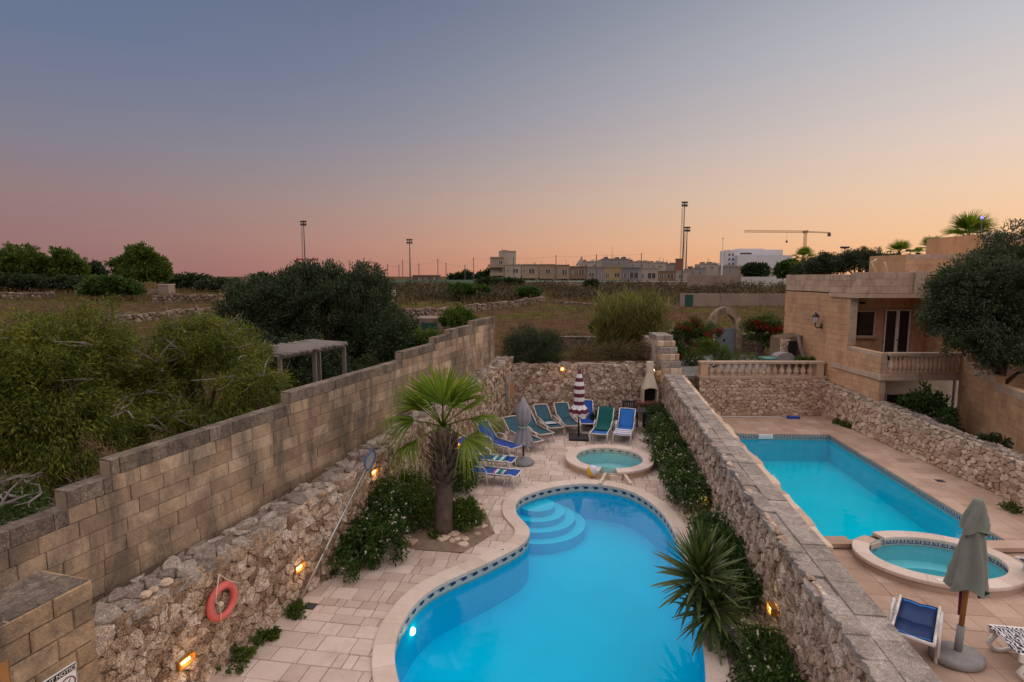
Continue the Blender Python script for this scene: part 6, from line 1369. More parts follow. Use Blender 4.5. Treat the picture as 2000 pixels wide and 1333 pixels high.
for px, py, Y, lb in ((90,985,8.6,'dead grey twiggy bush at the lower left behind the block wall'), (30,1000,7.6,'dead twiggy bush at the very left edge behind the block wall')):
    c = at(px, py, Y); t, cen = tree('dead_bush', lb, [((c.x-.2,Y,c.z-.2), (.8,.6,.45))], (c.x-.2, Y, .25), None, 60, 30, .2, .08, .03, .04, M['lf_bush'], cat='bush', tips=50, bark='twig'); twigs(t, cen+np.array([0, 0, .2]), t.location, 14, M['twig'], .4)
# ---------------------------------------------------------------- far fields
def far_tree(label, px, py, Y, ells, mat, n=120, per=44, name='field_tree', cat='tree', L=.36, group='trees along the left horizon'):
    s = Y/FPX; E2 = [(tuple(at(px+dx, py+dy, Y+dz)), (rx*s, rx*s*.8, rz*s)) for dx, dy, dz, rx, rz in ells]
    E2 += [(tuple(Vector(c)+Vector((r[0]*math.cos(t)*.75, -r[1]*.4, r[2]*math.sin(t)*.75))), (r[0]*k, r[1]*k, r[2]*k*1.1)) for c, r in E2[:] for t, k in [(rnd.uniform(-.3, 3.4), rnd.uniform(.28, .5)) for _ in range(5)]]
    b = at(px, 600, Y); return tree(name, label, E2, (b.x, Y, gz(b.x, Y)-.2), None, int(n*1.5), per, 7*s, L*Y/85, .6*L*Y/85, .22, M[mat], cat=cat, group=group, tips=10)
far_tree('tall tree at the far left end of the horizon trees', 48, 525, 82, [(-5,-12,0,42,30), (25,8,1,36,28), (-40,10,0,30,30)], 'lf_mid', 260)
far_tree('tree second from left on the horizon, joined to its taller neighbour', 125, 530, 84, [(0,-8,0,32,28), (25,5,0,25,28), (-15,15,0,30,22)], 'lf_mid', 220)
far_tree('small dark tree between two larger ones on the left horizon', 182, 543, 88, [(0,-6,0,20,22), (12,8,0,16,14)], 'lf_dark', 90)
far_tree('round bright green tree standing alone on the left horizon', 280, 525, 76, [(0,-14,0,34,26), (-30,2,0,27,22), (28,4,0,27,24), (0,12,0,40,22)], 'lf_mid', 380)
far_tree('broad-leaved dark fig bush below the round green tree', 215, 563, 66, [(0,0,0,48,18), (-35,6,0,25,14), (35,4,0,28,16)], 'lf_bush', 200, name='fig_bush', cat='bush')
far_tree('dark undergrowth below the far left horizon trees', 50, 553, 79, [(0,0,0,50,12), (-40,0,0,30,14), (50,3,0,30,10)], 'lf_dark', 170, name='field_shrub', cat='shrub')
far_tree('dark undergrowth between the second tree and the fig bush', 140, 555, 78, [(0,0,0,40,11), (35,2,0,26,9)], 'lf_dark', 130, name='field_shrub', cat='shrub')
far_tree('dark scrub on the horizon left of the carob tree', 445, 556, 86, [(0,0,0,34,7), (-30,2,0,26,7)], 'lf_dark', 90, name='field_shrub', cat='shrub')
far_tree('low dark shrub right of the round green tree', 380, 552, 90, [(0,0,0,34,14), (-30,4,0,22,10)], 'lf_dark', 110, name='field_shrub', cat='shrub')
far_tree('small round shrub near the goalposts', 512, 549, 120, [(0,0,0,17,10)], 'lf_dark', 50, name='field_shrub', cat='shrub')
far_tree('tree at the far right end of the trees before the houses', 955, 541, 150, [(0,0,0,14,8), (-16,2,0,10,6)], 'lf_dark', 60, name='field_tree')
far_tree('round dark trees left of the tower house', 908, 543, 155, [(0,0,0,12,8), (-18,2,0,10,6)], 'lf_dark', 60)
for i, (px, py, rx, rz, Y, mt, lb) in enumerate([(900,570,30,11,70,'lf_bush','large dark prickly pear clump in the middle field'), (932,572,22,10,71,'lf_bush','smaller prickly pear clump right of the large one'), (1032,575,20,8,68,'lf_bush','low prickly pear clump at the end of the field wall'), (955,556,24,7,100,'lf_dark','dark low bushes before the boundary wall at left'), (1000,556,18,6,101,'lf_dark','dark low bushes before the boundary wall below the tower house'), (1155,559,10,5,100,'lf_dark','single dark bush on the boundary wall'), (820,650,24,12,34,'lf_bush','green weeds at the end of the field wall'), (1170,640,14,10,32,'lf_bush','dark weeds beside the reed clump')]):
    far_tree(lb, px, py, Y, [(0,0,0,rx,rz)], mt, 90, name='field_clump', cat='bush', L=.4, group='clumps in the fields')
# field walls of loose stones
def field_wall(name, label, a, b_, h, size, lim, mat='fieldstone'):
    a, b_ = Vector(a), Vector(b_); d = (b_-a); L_ = d.length; d = d.normalized(); n_ = Vector((-d.y, d.x, 0)); n_ = n_ if n_.y < 0 else -n_; t = thing(name, label, 'wall', a)
    top = lambda s: h*(1+.3*noise.noise((s*.7, a.x, 3)))
    f = lambda s, z, k: a+d*s+n_*(.15+k)+Vector((0, 0, z+gz(*(a+d*s).xy)-.1)); m_ = 24; vs = []
    for i in range(m_+1):
        s = L_*i/m_; vs += [f(s, -.2, -.0), f(s, top(s)*.92, -.06), f(s, top(s)*.92, -.4), f(s, -.2, -.45)]
    obj('core', MB().add(vs, [(i*4+j, i*4+j+1, (i+1)*4+j+1, (i+1)*4+j) for i in range(m_) for j in range(3)]), M['darkwall'], t, world=True)
    set_pieces(t, face_items(voronoi(seeds_grid(0, L_, 0, h*1.2, size, size*.8, .2), 0, L_, 0, top), f, n_, .01, size*.4, dj=.5), 'stone', M[mat], lim)
def on_g(px, Y): c = at(px, 600, Y); return (c.x, Y, 0)
field_wall('field_wall', 'loose pale stone wall slanting across the middle field', on_g(775, 44), on_g(1060, 66), .8, .34, 200)
field_wall('field_wall', 'broken low stone line right of the middle field wall', on_g(1080, 64), on_g(1330, 58), .35, .3, 100)
field_wall('field_wall', 'grey rubble line behind the left feathery trees', on_g(150, 38), on_g(430, 50), .7, .4, 120)
field_wall('field_wall', 'pale field wall at the far left edge', on_g(-40, 62), on_g(110, 66), .9, .4, 80)
field_wall('field_wall', 'stone field wall under the round green tree', on_g(300, 62), on_g(425, 64), 1.0, .45, 80)
# block pillar behind the carob tree
a, b_ = at(428, 571, 44), at(466, 571, 44); FP = thing('ruined_block_wall', 'ruined reddish block wall left of the carob tree', 'wall', (a.x, 44, gz(a.x, 44)))
obj('core', MB().box(a.x, b_.x, 44.03, 44.5, 1.5, a.z-.02), M['ashlar_joint'], FP, world=True); set_pieces(FP, ashlar_items(lambda u, v, h: Vector((u, 44.03-h, v)), Vector((0, -1, 0)), a.x, b_.x, 1.9, a.z, .3, .55, M['ashlar']), 'block', M['ashlar'])
a, b_ = at(308, 557, 74), at(328, 557, 74); o = thing('stone_hut', 'tiny stone field hut beside the round green tree', 'hut', (a.x, 74, 2)); obj('walls', MB().box(a.x, b_.x, 74, 75.5, 2, a.z), M['fieldstone'], o, world=True); obj('roof_slab', MB().box(a.x-.05, b_.x+.05, 73.95, 75.55, a.z+.001, a.z+.1), M['trim'], o, world=True); obj('low_wing', MB().box(a.x-1.6, a.x-.01, 74.2, 74.8, 2, a.z-.5), M['fieldstone'], o, world=True)
# walled plot with the green door, pitch wall, pale walls
def plain_wall(name, label, px0, px1, Y, ytop, mat, cat='wall', thick=.5, cap=None, zb=None, bay=None):
    a, b_ = at(px0, ytop, Y), at(px1, ytop, Y); t = thing(name, label, cat, ((a.x+b_.x)/2, Y, gz((a.x+b_.x)/2, Y)-.2)); zb = t.location.z-.6 if zb is None else zb
    n = bay or max(1, int((b_.x-a.x)/4))
    for i in range(n): x0, x1 = a.x+(b_.x-a.x)*i/n, a.x+(b_.x-a.x)*(i+1)/n; obj('wall_panel', MB().box(x0, x1-.03, Y+rnd.uniform(0, .03), Y+thick, zb, a.z+rnd.uniform(-.03, .02)), M[mat], t, world=True)
    if cap: obj('cap', MB().box(a.x, b_.x, Y-.06, Y+thick+.06, a.z+.021, a.z+.12), M[cap], t, world=True)
    return t
M['palewall'] = plain('pale_wall', (.50,.47,.44), .9, dirt=(.36,.32,.29), scale=.6)
M['brownwall'] = stone('brown_wall', [(.20,.15,.115), (.28,.215,.17), (.36,.28,.22)], vary=.3, scale=.8, stain=.5, bump=.3, stain_scale=.4)
gd = plain_wall('plot_wall', 'long brown plot wall with a green door beyond the courtyard', 1331, 1560, 60, 574, 'brownwall', zb=1.6)
gw0 = thing('plot_door', 'green door in the pale end of the plot wall', 'door', at(1345, 600, 59.9)); a, b_ = at(1338, 575, 59.9), at(1353, 600, 59.9)
for i in range(4): x0 = a.x+(b_.x-a.x)*i/4; obj('plank', MB().box(x0+.01, x0+(b_.x-a.x)/4-.01, 59.82, 59.95, b_.z, a.z-.05), M['door_green'], gw0, world=True)
c_, d_ = at(1329, 573, 59.9), at(1337, 600, 59.9); obj('jamb', MB().box(c_.x, d_.x, 59.85, 59.97, d_.z, c_.z), M['fieldstone'], gw0, world=True)
plain_wall('boundary_wall', 'long low beige boundary wall with white cap in front of the houses', 955, 1346, 112, 551, 'brownwall', cap='palewall')
plain_wall('boundary_wall', 'brown weathered wall between the long boundary wall and the white walls', 1344, 1448, 98, 538, 'brownwall')
plain_wall('white_wall', 'low white wall right of the brown weathered wall', 1448, 1506, 100, 541, 'palewall'); plain_wall('white_wall', 'white wall ending behind the villa parapet', 1504, 1556, 104, 541, 'palewall')
plain_wall('pitch_fence', 'thin green fence at the foot of the row of houses', 735, 1215, 128, 547, 'pitch_green' if 'pitch_green' in M else M.setdefault('pitch_green', plain('pitch_green', (.12,.20,.15), .8)) and 'pitch_green', cat='fence', thick=.1)
def box_thing(name, label, cat, px0, px1, y0, y1, Y, dep, mat, top=None):
    a, b_ = at(px0, y0, Y), at(px1, y1, Y); t = thing(name, label, cat, ((a.x+b_.x)/2, Y, b_.z)); obj('body', MB().box(a.x, b_.x, Y, Y+dep, b_.z, a.z), M[mat], t, world=True)
    if top: obj('roof_slab', MB().box(a.x-.1, b_.x+.1, Y-.1, Y+dep+.1, a.z+.002, a.z+.2), M[top], t, world=True)
    return t, a, b_
bn, a, b_ = box_thing('water_tank', 'white water tank on a block stand in the middle field', 'tank', 757, 770, 567, 579, 55, .6, 'palewall'); obj('stand', MB().box(a.x+.1, b_.x-.1, 55.05, 55.5, 1.8, b_.z-.002), M['fieldstone'], bn, world=True)
# houses
HC = {k: plain('house_'+k, c, .9, vary=.10, scale=.5, dirt=tuple(x*.78 for x in c)) for k, c in dict(cream=(.31,.245,.18), white=(.36,.315,.26), sand=(.28,.21,.14), brown=(.20,.14,.10), grey=(.235,.215,.20), yellow=(.32,.235,.125), blue=(.18,.185,.205), pale=(.33,.285,.24)).items()}
M['shutter'] = plain('shutter', (.06,.05,.045), .7)
def openings(t, Y, wins, doors=()):
    for px, py, w_, h_ in wins:
        a, b_ = at(px, py, Y), at(px+w_, py+h_, Y); o = obj('window', MB().box(a.x, b_.x, Y-.04, Y-.002, b_.z, a.z), M['shutter'], t, world=True)
        obj('frame', MB().box(a.x-.1, a.x-.001, Y-.08, Y-.003, b_.z-.1, a.z+.1).box(b_.x+.001, b_.x+.1, Y-.08, Y-.003, b_.z-.1, a.z+.1).box((a.x+b_.x)/2-.05, (a.x+b_.x)/2+.05, Y-.07, Y-.041, b_.z, a.z), M['palewall'], o, world=True)
    for px, py, w_, h_ in doors:
        a, b_ = at(px, py, Y), at(px+w_, py+h_, Y); obj('door', MB().box(a.x, b_.x, Y-.05, Y-.002, b_.z, a.z), M['shutter'], t, world=True)
def house(label, x0, x1, yt, Y, mat, wins=(), doors=(), balc=(), roof=(), yb=552, dep=9):
    a, b_ = at(x0, yt, Y), at(x1, yb, Y); t = thing('town_house' if Y < 150 else 'rear_house', label, 'house', ((a.x+b_.x)/2, Y, b_.z)); obj('wall', MB().box(a.x+.03, b_.x-.03, Y, Y+dep, b_.z-1, a.z), HC[mat], t, world=True)
    obj('cornice', MB().box(a.x+.02, b_.x-.02, Y-.15, Y+.2, a.z+.002, a.z+.22), HC[mat], t, world=True); openings(t, Y, wins, doors)
    for px0, px1, py in balc:
        p, q = at(px0, py, Y), at(px1, py+5, Y); bo = obj('balcony', MB().box(p.x, q.x, Y-1.1, Y-.003, q.z-.12, q.z), HC[mat], t, world=True); obj('balcony_front', MB().box(p.x, q.x, Y-1.1, Y-1.02, q.z+.001, p.z), HC[mat], bo, world=True)
    for px0, px1, py0, py1, mt in roof: p, q = at(px0, py0, Y+2), at(px1, py1, Y+2); obj('roof_block', MB().box(p.x, q.x, Y+2, Y+5, a.z+.003, p.z), HC.get(mt) or M[mt], t, world=True)
    for k_ in range(1+(Y > 150)): p = at(rnd.uniform(x0+2, x1-2), yt, Y+3); obj('aerial', MB().tube([p-Vector((0, 0, .3)), p+Vector((0, 0, rnd.uniform(.8, 1.8)))], .05, 4), M['steel'], t, world=True)
    return t
Yh = 140
house('tall corner house with stacked balconies at the left end of the row', 957, 985, 504, Yh, 'cream', [(975,510,6,6), (975,527,6,6), (974,540,6,5), (960,528,3,5)], (), [(953,984,517), (957,984,533)])
house('taller plain block with dark roof tank behind the corner house', 974, 1008, 492, 146, 'white', (), (), (), [(980,990,489,497,'shutter'), (991,994,488,494,'palewall')], dep=6)
house('white house right of the tall corner house', 985.2, 1017.5, 518, Yh, 'white', [(991,526,4,5), (1003,526,9,7)], [(991,541,4,8), (1005,543,10,3)], [(997,1015,538)])
house('pale house with wide bay window, third in the row', 1018, 1051.5, 518, Yh, 'cream', [(1022,526,4,6), (1033,526,11,8)], [(1017.5,540,10,6), (1034,544,11,4)], [(1020,1048,538)], [(1043,1046,512,519,'palewall')])
house('sand coloured house in the middle left of the row', 1052, 1084.5, 518, Yh, 'sand', [(1053,527,4,7), (1066,527,9,7)], [(1052,543,9,4)], [(1054,1080,539)])
house('sand house beside the roof canopy in the row', 1085, 1112.5, 519, Yh, 'sand', [(1085.5,528,4,8), (1098,528,9,9)], [(1096,544,12,4)], [(1088,1110,539)])
house('brownish house under the slanted roof canopy', 1113, 1145.5, 522, Yh, 'brown', [(1116,529,4,7), (1131,528,9,8)], [(1113,545,11,3)], [(1117,1144,539)])
house('grey house right of the brownish one', 1146, 1179.5, 523, Yh, 'grey', [(1151,534,9,6), (1170,534,4,6)], [(1160,545,6,5)])
house('yellow house in the row', 1180, 1213.5, 523, Yh, 'yellow', [(1183,534,6,8), (1200,534,10,7)], ())
house('blue-grey house in the row', 1214, 1248.5, 524, Yh, 'blue', [(1218,535,6,7), (1230,533,16,10)], ())
house('pale house right of the blue-grey one', 1249, 1285.5, 525, Yh, 'pale', [(1253,536,5,7), (1265,534,15,10)], ())
house('low brown house near the right end of the row', 1286, 1319.5, 531, Yh, 'brown', [(1289,537,6,5), (1303,537,12,6)], ())
house('last pale house in the row behind the floodlight mast', 1320, 1347, 531, Yh, 'pale', [(1325,537,6,7)], ())
for i, (x0, x1, yt, mt, lb) in enumerate([(1135,1174,512,'white','white rear house with rooftop shed above the grey one'), (1174,1228,507,'grey','long flat grey rear house on the skyline'), (1200,1216,513,'yellow','small yellow rooftop room'), (1225,1268,512,'pale','pale rear house with water tanks'), (1268,1300,514,'white','white rear house left of the brick chimney'), (1298,1324,517,'grey','grey rear house by the brick chimney'), (1345,1378,525,'grey','grey rear house right of the floodlight mast'), (1368,1402,516,'pale','pale rear house with shed left of the white pole'), (1400,1440,522,'grey','grey rear house left of the white apartment block'), (1440,1472,524,'sand','sand coloured rear house below the white apartment block'), (1470,1512,527,'pale','pale low rear house right of the sand one')]):
    house(lb, x0, x1, yt, 152+i*1.5, mt, [(x0+(x1-x0)*.2, yt+5, 4, 4), (x0+(x1-x0)*.6, yt+5, 5, 4)], (), (), [(x0+(x1-x0)*k, x0+(x1-x0)*(k+.10), yt-3-rnd.random()*2, yt, 'shutter' if rnd.random() < .4 else mt) for k in (.15, .55, .8)], dep=5)
box_thing('brick_chimney', 'reddish brown brick tower beside the floodlight mast', 'tower', 1322, 1331, 507, 540, 149, 1.2, 'brick_red', 'brick_red')
cp = thing('roof_canopy', 'slanted grey canopy raised above a house roof', 'canopy', at(1130, 520, 143)); p = [at(1125, 517, 143), at(1137, 500, 143), at(1137, 513, 146), at(1127, 520, 146)]; obj('sheet', MB().add([*p, *[q+Vector((0, .1, -.12)) for q in p]], [(0,1,2,3), (7,6,5,4), (0,4,5,1), (1,5,6,2), (2,6,7,3), (3,7,4,0)]), M['palewall'], cp, world=True); obj('support', MB().tube([at(1137, 501, 143.4), at(1137, 521, 143.4)], .08, 6), M['steel'], cp, world=True)
sh, a, b_ = box_thing('field_house', 'small low stone house alone left of the row', 'house', 806, 856, 539, 553, 150, 5, 'fieldstone', 'fieldstone'); openings(sh, 150, [(818,543,4,6), (829,543,4,6), (847,543,3,5)])
WB = thing('white_apartment_block', 'large white apartment block with flat stepped roof below the crane', 'building', at(1490, 545, 175))
for (x0, x1, yt, Y, mt) in ((1418,1441,490,176,'palewhite'), (1441.5,1545,499,174,'palewhite'), (1426,1526,488,180,'palewhite'), (1445,1490,486,182,'palewhite')):
    M.setdefault('palewhite', plain('pale_white', (.55,.54,.56), .8, vary=.08, scale=.3)); p, q = at(x0, yt, Y), at(x1, 552, Y); obj('wing', MB().box(p.x, q.x, Y, Y+5, q.z, p.z), M['palewhite'], WB, world=True)
for px, py, w_, h_, Y in ((1446,494,22,3,180), (1423,496,3,4,176), (1430,496,3,4,176), (1423,505,3,4,176), (1430,505,3,4,176), (1423,514,3,4,176), (1430,514,3,4,176)): p, q = at(px, py, Y), at(px+w_, py+h_, Y); obj('window', MB().box(p.x, q.x, Y-.05, Y-.002, q.z, p.z), M['shutter'], WB, world=True)
# ---------------------------------------------------------------- masts, poles, cranes
def flood(label, px, ytop, Y, nrow, lad=True, wide=1.5):
    b = at(px, ytop, Y); z0 = gz(b.x, Y); hgt = b.z-z0; t = thing('floodlight_mast', label, 'floodlight', (b.x, Y, z0), group='sports ground floodlights'); k = Y/FPX
    obj('mast', MB().tube([(0,0,0), (0,0,hgt*.5), (0,0,hgt)], [k*3.2*.5, k*2.4*.5, k*1.6*.5], 8), M['steel'], t)
    if lad:
        obj('ladder', MB().tube([(k*-4.0,0,hgt*.25), (k*-3.0,0,hgt*.97)], k*.35, 4).tube([(k*-5.6,0,hgt*.25), (k*-4.6,0,hgt*.97)], k*.35, 4), M['steel'], t)
        for i in range(14): z = hgt*(.28+.68*i/14); x = -k*4+k*(z/hgt-.25)*1.3; obj('rung', MB().tube([(x,0,z), (x-k*1.6,0,z)], k*.3, 4), M['steel'], t)
    pf = obj('platform', MB().box(-k*5.5, k*5.5, -k*1.5, k*1.5, hgt*.985, hgt*.985+k*.8), M['steel'], t)
    for r in range(nrow):
        for i in (-1, 0, 1): obj('lamp_head', MB().box(i*k*4-k*1.6, i*k*4+k*1.6, -k*1.8, k*1.2, hgt*.985+k*(1.4+r*5), hgt*.985+k*(4.6+r*5)), M['black_metal'], t)
    obj('lamp_frame', MB().box(-k*.6, k*.6, -k*.5, k*.5, hgt*.985+k*.81, hgt*.985+k*(nrow*5)), M['steel'], t)
flood('floodlight mast at the far left above the carob tree', 593, 440, 160, 2); flood('floodlight mast in the middle, the smallest of them', 800, 476, 190, 2, False); flood('tallest floodlight mast right of the row of houses', 1337, 402, 128, 2); flood('lower floodlight mast right behind the tallest one', 1342, 452, 170, 2)
for px, yt, Y, lb in ((1650,486,90,'three-headed floodlight above the villa roof hedge'), (1778,492,95,'small floodlight beside the rooftop palms')):
    b = at(px, yt, Y); k = Y/FPX; t = thing('street_floodlight', lb, 'floodlight', (b.x, Y, b.z-5)); obj('mast', MB().tube([(0,0,0), (0,0,5)], k*.9, 6), M['steel'], t); obj('crossarm', MB().box(-k*7, k*7, -.1, .1, 5.0, 5.0+k), M['steel'], t)
    for i in (-1, 0, 1): obj('lamp_head', MB().box(i*k*6-k*2, i*k*6+k*2, -.2, .2, 5+k*1.1, 5+k*4), M['black_metal'], t)
poles = [(620,505), (651,507), (682,510), (709,512), (720,512), (735,515), (757,517), (779,519), (786,509), (818,516), (855,507), (871,515), (908,519), (925,505), (1003,504), (1086,500), (1165,498), (1253,496)]
for i, (px, yt) in enumerate(poles):
    b = at(px, yt, 132); z0 = gz(b.x, 132); t = thing('net_pole', 'thin net pole, number %s from the left along the sports ground' % ['one','two','three','four','five','six','seven','eight','nine','ten','eleven','twelve','thirteen','fourteen','fifteen','sixteen','seventeen','eighteen'][i], 'pole', (b.x, 132, z0), group='net poles along the sports ground'); obj('shaft', MB().tube([(0,0,0), (0,0,b.z-z0)], .085, 6), M['steel'], t); obj('cap', MB().lathe([(.11,b.z-z0+.001), (.11,b.z-z0+.1), (0,b.z-z0+.18)], 6), M['steel'], t)
nw = thing('net_cables', 'thin cables strung between the net poles', 'cable', (0, 132, 5))
for (a, b_) in zip(poles, poles[1:]):
    p, q = at(a[0], a[1]+1, 132), at(b_[0], b_[1]+1, 132); obj('cable', MB().tube([p, (p+q)/2-Vector((0, 0, .25)), q], .018, 4, False), M['steel'], nw, world=True)
for px, y0, y1, Y, r, mt, lb in ((1195,483,515,150,.06,'steel','thin antenna on the long flat rear house'), (1409,467,545,120,.13,'white_paint','tall white pole left of the white apartment block'), (1684,0,0,0,0,'','')):
    if not Y: continue
    b, e = at(px, y1, Y), at(px, y0, Y); t = thing('tall_pole', lb, 'pole', b); obj('shaft', MB().tube([(0,0,0), (0,0,e.z-b.z)], [r, r*.5], 6), M[mt], t); obj('finial', MB().lathe([(0,e.z-b.z), (r*1.5,e.z-b.z+r), (0,e.z-b.z+2*r)], 6), M['steel'], t)
def crane(label, mast_px, y_bot, y_jib, px_l, px_r, Y, mat, cat='crane', th=3.0, up=0):
    k = Y/FPX; b, j = at(mast_px, y_bot, Y), at(mast_px, y_jib, Y); t = thing('tower_crane', label, cat, b); h = j.z-b.z; r = k*.40; w_ = k*th*1.25
    def lattice(name, p, q, s, n, up_):
        p, q = Vector(p), Vector(q); d = (q-p)/n; a = Vector((0, s, 0)) if abs(d.z) > abs(d.x) else Vector((0, s*.6, 0)); c = Vector((s, 0, 0)) if abs(d.z) > abs(d.x) else Vector((0, 0, s)); mb = MB()
        for o in (a*.5+c*.5, a*.5-c*.5, -a*.5+c*.5, -a*.5-c*.5): mb.tube([p+o, q+o], r, 4)
        for i in range(n):
            for o in (a*.5, -a*.5): mb.tube([p+d*i+o-c*.5, p+d*(i+.5)+o+c*.5, p+d*(i+1)+o-c*.5], r*.7, 4)
        obj(name, mb, mat, t)
    lattice('mast', (0,0,0), (0,0,h), w_, 10, 0); xl, xr = (px_l-mast_px)*k, (px_r-mast_px)*k
    lattice('jib', (0,0,h+w_*.5), (xl,0,h+w_*.7+up), w_*.9, 22, 0); lattice('counter_jib', (0,0,h+w_*.5), (xr,0,h), w_*.5, 8, 0)
    obj('counterweight', MB().box(xr-k*3, xr+k*.5, -.5, .5, h-k*7, h-k*.3), M['steel'], t); obj('cab', MB().box(-w_*.8, w_*.8, -.8, .8, h-w_*.2, h+w_*1.1), mat, t)
    x = xl*.30 if px_l < mast_px else xl*.4; obj('hook', MB().tube([(x,0,h), (x,0,h-k*16)], r*.5, 4).lathe([(0,-.6), (.4,-.3), (.3,.2), (0,.3)], 6, (x,0,h-k*16)), M['steel'], t)
crane('yellow tower crane with long jib above the white apartment block', 1570, 512, 455, 1452, 1617, 190, plain('crane_yellow', (.34,.22,.10), .6)); crane('small distant red crane left of the left floodlight mast', 583, 545, 508, 616, 580, 300, plain('crane_red', (.42,.12,.07), .6), th=2.2, up=-.4)
gl = thing('goal', 'white football goal frame on the far pitch', 'goal', at(527, 556, 125))
p0, p1, p2, p3 = at(516, 556, 125), at(516, 547, 125), at(552, 548, 125), at(552, 556, 125)
for nm, a, b_ in (('post', p0, p1), ('crossbar', p1, p2), ('post', p2, p3)): obj(nm, MB().tube([a, b_], .08, 6), M['white_paint'], gl, world=True)
# skyline plants behind the villa
for px, py, Y, ells, mt, lb in ((1615,520,36,[(0,0,0,30,22), (-25,4,0,20,18)],'lf_olive','round bush left of the rooftop hedge'), (1675,514,35,[(0,0,0,36,26), (25,-4,0,24,24), (-28,4,0,22,22)],'lf_olive','broad olive hedge on the skyline above the villa roof'), (1728,520,36,[(0,0,0,28,20)],'lf_olive','bush between the olive hedge and the beige rooftop'), (1540,530,80,[(0,0,0,20,14)],'lf_bush','dark bush by the white wall end'), (1475,532,110,[(0,0,0,18,12)],'lf_dark','dark tree before the white apartment block'), (1585,530,40,[(0,0,0,34,14)],'lf_dark','dark low hedge under the shaggy palm')):
    far_tree(lb, px, py, Y, ells, mt, 260, name='skyline_bush', cat='bush', L=.22 if Y < 70 else .4, group='bushes on the right skyline')
def far_palm(label, px, py, Y, size, shag=False):
    c = at(px, py, Y); zb = gz(c.x, Y); t = thing('skyline_palm', label, 'palm tree', (c.x, Y, zb), group='palms on the right skyline'); h = c.z-zb; obj('trunk', MB().tube([(0,0,0), (0,0,h)], [.22,.16], 8), M['palm_bark'], t)
    for i in range(22):
        a, b_ = fans[(0, 2, 2, 1)[i % 4]]; o = obj('frond', a, None, t); o.location = (0, 0, h); o.rotation_euler = (0, -R(rnd.choice((82, 65, 48, 30, 12, -8))), i*2.4); o.scale = (size,)*3; q = obj('petiole', b_, None, o)
    if shag: V, F = foliage(np.array([(0, 0, h-.35*s_) for s_ in range(5)]), .9, 60, .7, .08, .9); obj('dead_skirt', np_mesh('dead_skirt', V, F), M['lf_palm_dry'], t)
far_palm('shaggy palm with dead leaf skirt at the left end of the villa skyline', 1570, 507, 52, .85, True); far_palm('small palm between hedge and beige rooftop wall', 1756, 494, 46, .8); far_palm('small palm peeping over the beige rooftop wall', 1820, 486, 40, .7); far_palm('tiny palm left of the small rooftop palm', 1793, 494, 44, .32); far_palm('large palm on the skyline left of the thin mast', 1893, 467, 36, 1.25); far_palm('browning low palm left of the large skyline palm', 1862, 490, 36, .45)
for (x0, y0, x1, y1, x2, y2, lb) in ((1711,532,1702,512,1712,507,'bent pale pipe sticking up from the villa roof'), (1733,531,1728,515,1727,513,'short pale pipe sticking up from the villa roof')):
    obj('roof_pipe', MB().tube([at(x0, y0, 24), at(x1, y1, 24), at(x2, y2, 24)], .035, 6), M['beige_frame'], smooth=True, label=lb, cat='pipe')
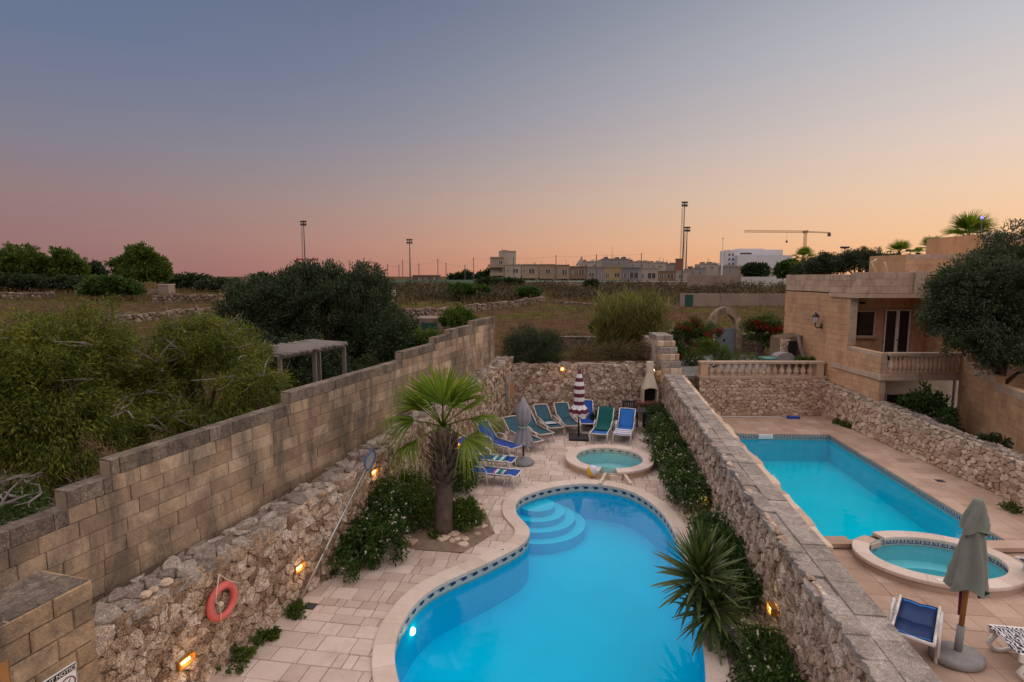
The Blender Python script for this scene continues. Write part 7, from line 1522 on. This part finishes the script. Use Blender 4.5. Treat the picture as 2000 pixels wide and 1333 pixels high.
# ---------------------------------------------------------------- grass
def grass(name, label, n, ylo, yhi, h, mat, xr=1.0, keep=None, tilt=.35, w_=.02):
    Y = ylo*(yhi/ylo)**NR.random(n); X = NR.uniform(-xr, xr, n)*Y; ok = np.array([wd(x, y) < .9 or y > 17 for x, y in zip(X, Y)]) & ~((X > 5.9) & (X < 40) & (Y < 30.5)) & ~((X > 11.6) & (Y < 34))
    ok &= ~((X < 6.5) & (Y < 22.5) & np.array([wd(x, y) < 1.1 for x, y in zip(X, Y)]))
    if keep is not None: ok &= keep(X, Y)
    X, Y = X[ok], Y[ok]; P = np.array([(x, y, gz(x, y)-.02) for x, y in zip(X, Y)]); A_ = unit(len(P))*tilt; A_[:, 2] += 1; A_ /= np.linalg.norm(A_, axis=1, keepdims=True)
    s = np.clip(Y/40, .7, 2.6)[:, None]; B = np.cross(A_, unit(len(P))); B /= np.linalg.norm(B, axis=1, keepdims=True); L_ = h*NR.uniform(.4, 1.3, (len(P), 1)); V = np.stack([P-B*w_*s, P+B*w_*s, P+A_*L_], 1).reshape(-1, 3)
    obj(name, np_mesh(name, V, np.arange(len(V)).reshape(-1, 3)), M[mat], label=label, kind='stuff')
pat = lambda X, Y: np.array([noise.noise((x*.13, y*.13, 1)) for x, y in zip(X, Y)])
grass('dry_grass', 'dry straw coloured grass across the fields', 30000, 22, 118, .32, 'lf_dry')
grass('tall_dry_weeds', 'tall brown dry weeds in front of the boundary wall', 30000, 62, 108, .8, 'lf_dry', keep=lambda X, Y: pat(X, Y) > -.08, w_=.03)
grass('green_weeds', 'patches of green weeds in the fields', 26000, 22, 90, .28, 'lf_mid', keep=lambda X, Y: pat(X+40, Y) > .06)

# brown scrub before the boundary wall
cs_ = []
for i in range(2600):
    y = NR.uniform(64, 108); x = NR.uniform(-.35, .62)*y
    if noise.noise((x*.10, y*.10, 8)) > -.02: cs_.append((x, y, gz(x, y)+NR.uniform(.1, .75)))
V, F = foliage(np.array(cs_), .8, 26, .5, .12, 0, None, .5)
obj('dry_scrub', np_mesh('dry_scrub', V, F), leafmat('lf_scrub', (.032,.021,.013), (.066,.044,.024), (.105,.085,.04), .2), label='brown dry scrub before the boundary wall', kind='stuff')
cs_ = []
for i in range(1500):
    y = NR.uniform(26, 62); x = NR.uniform(-.9, .32)*y
    if wd(x, y) > 2 or x < 6:
        if noise.noise((x*.16, y*.16, 4)) > .12: cs_.append((x, y, gz(x, y)+NR.uniform(.02, .28)))
V, F = foliage(np.array(cs_), .4, 22, .22, .045, 0, None, .5)
obj('field_weeds', np_mesh('field_weeds', V, F), leafmat('lf_weed', (.05,.045,.018), (.085,.080,.028), (.14,.115,.045), .2), label='low weeds spread over the nearer fields', kind='stuff')
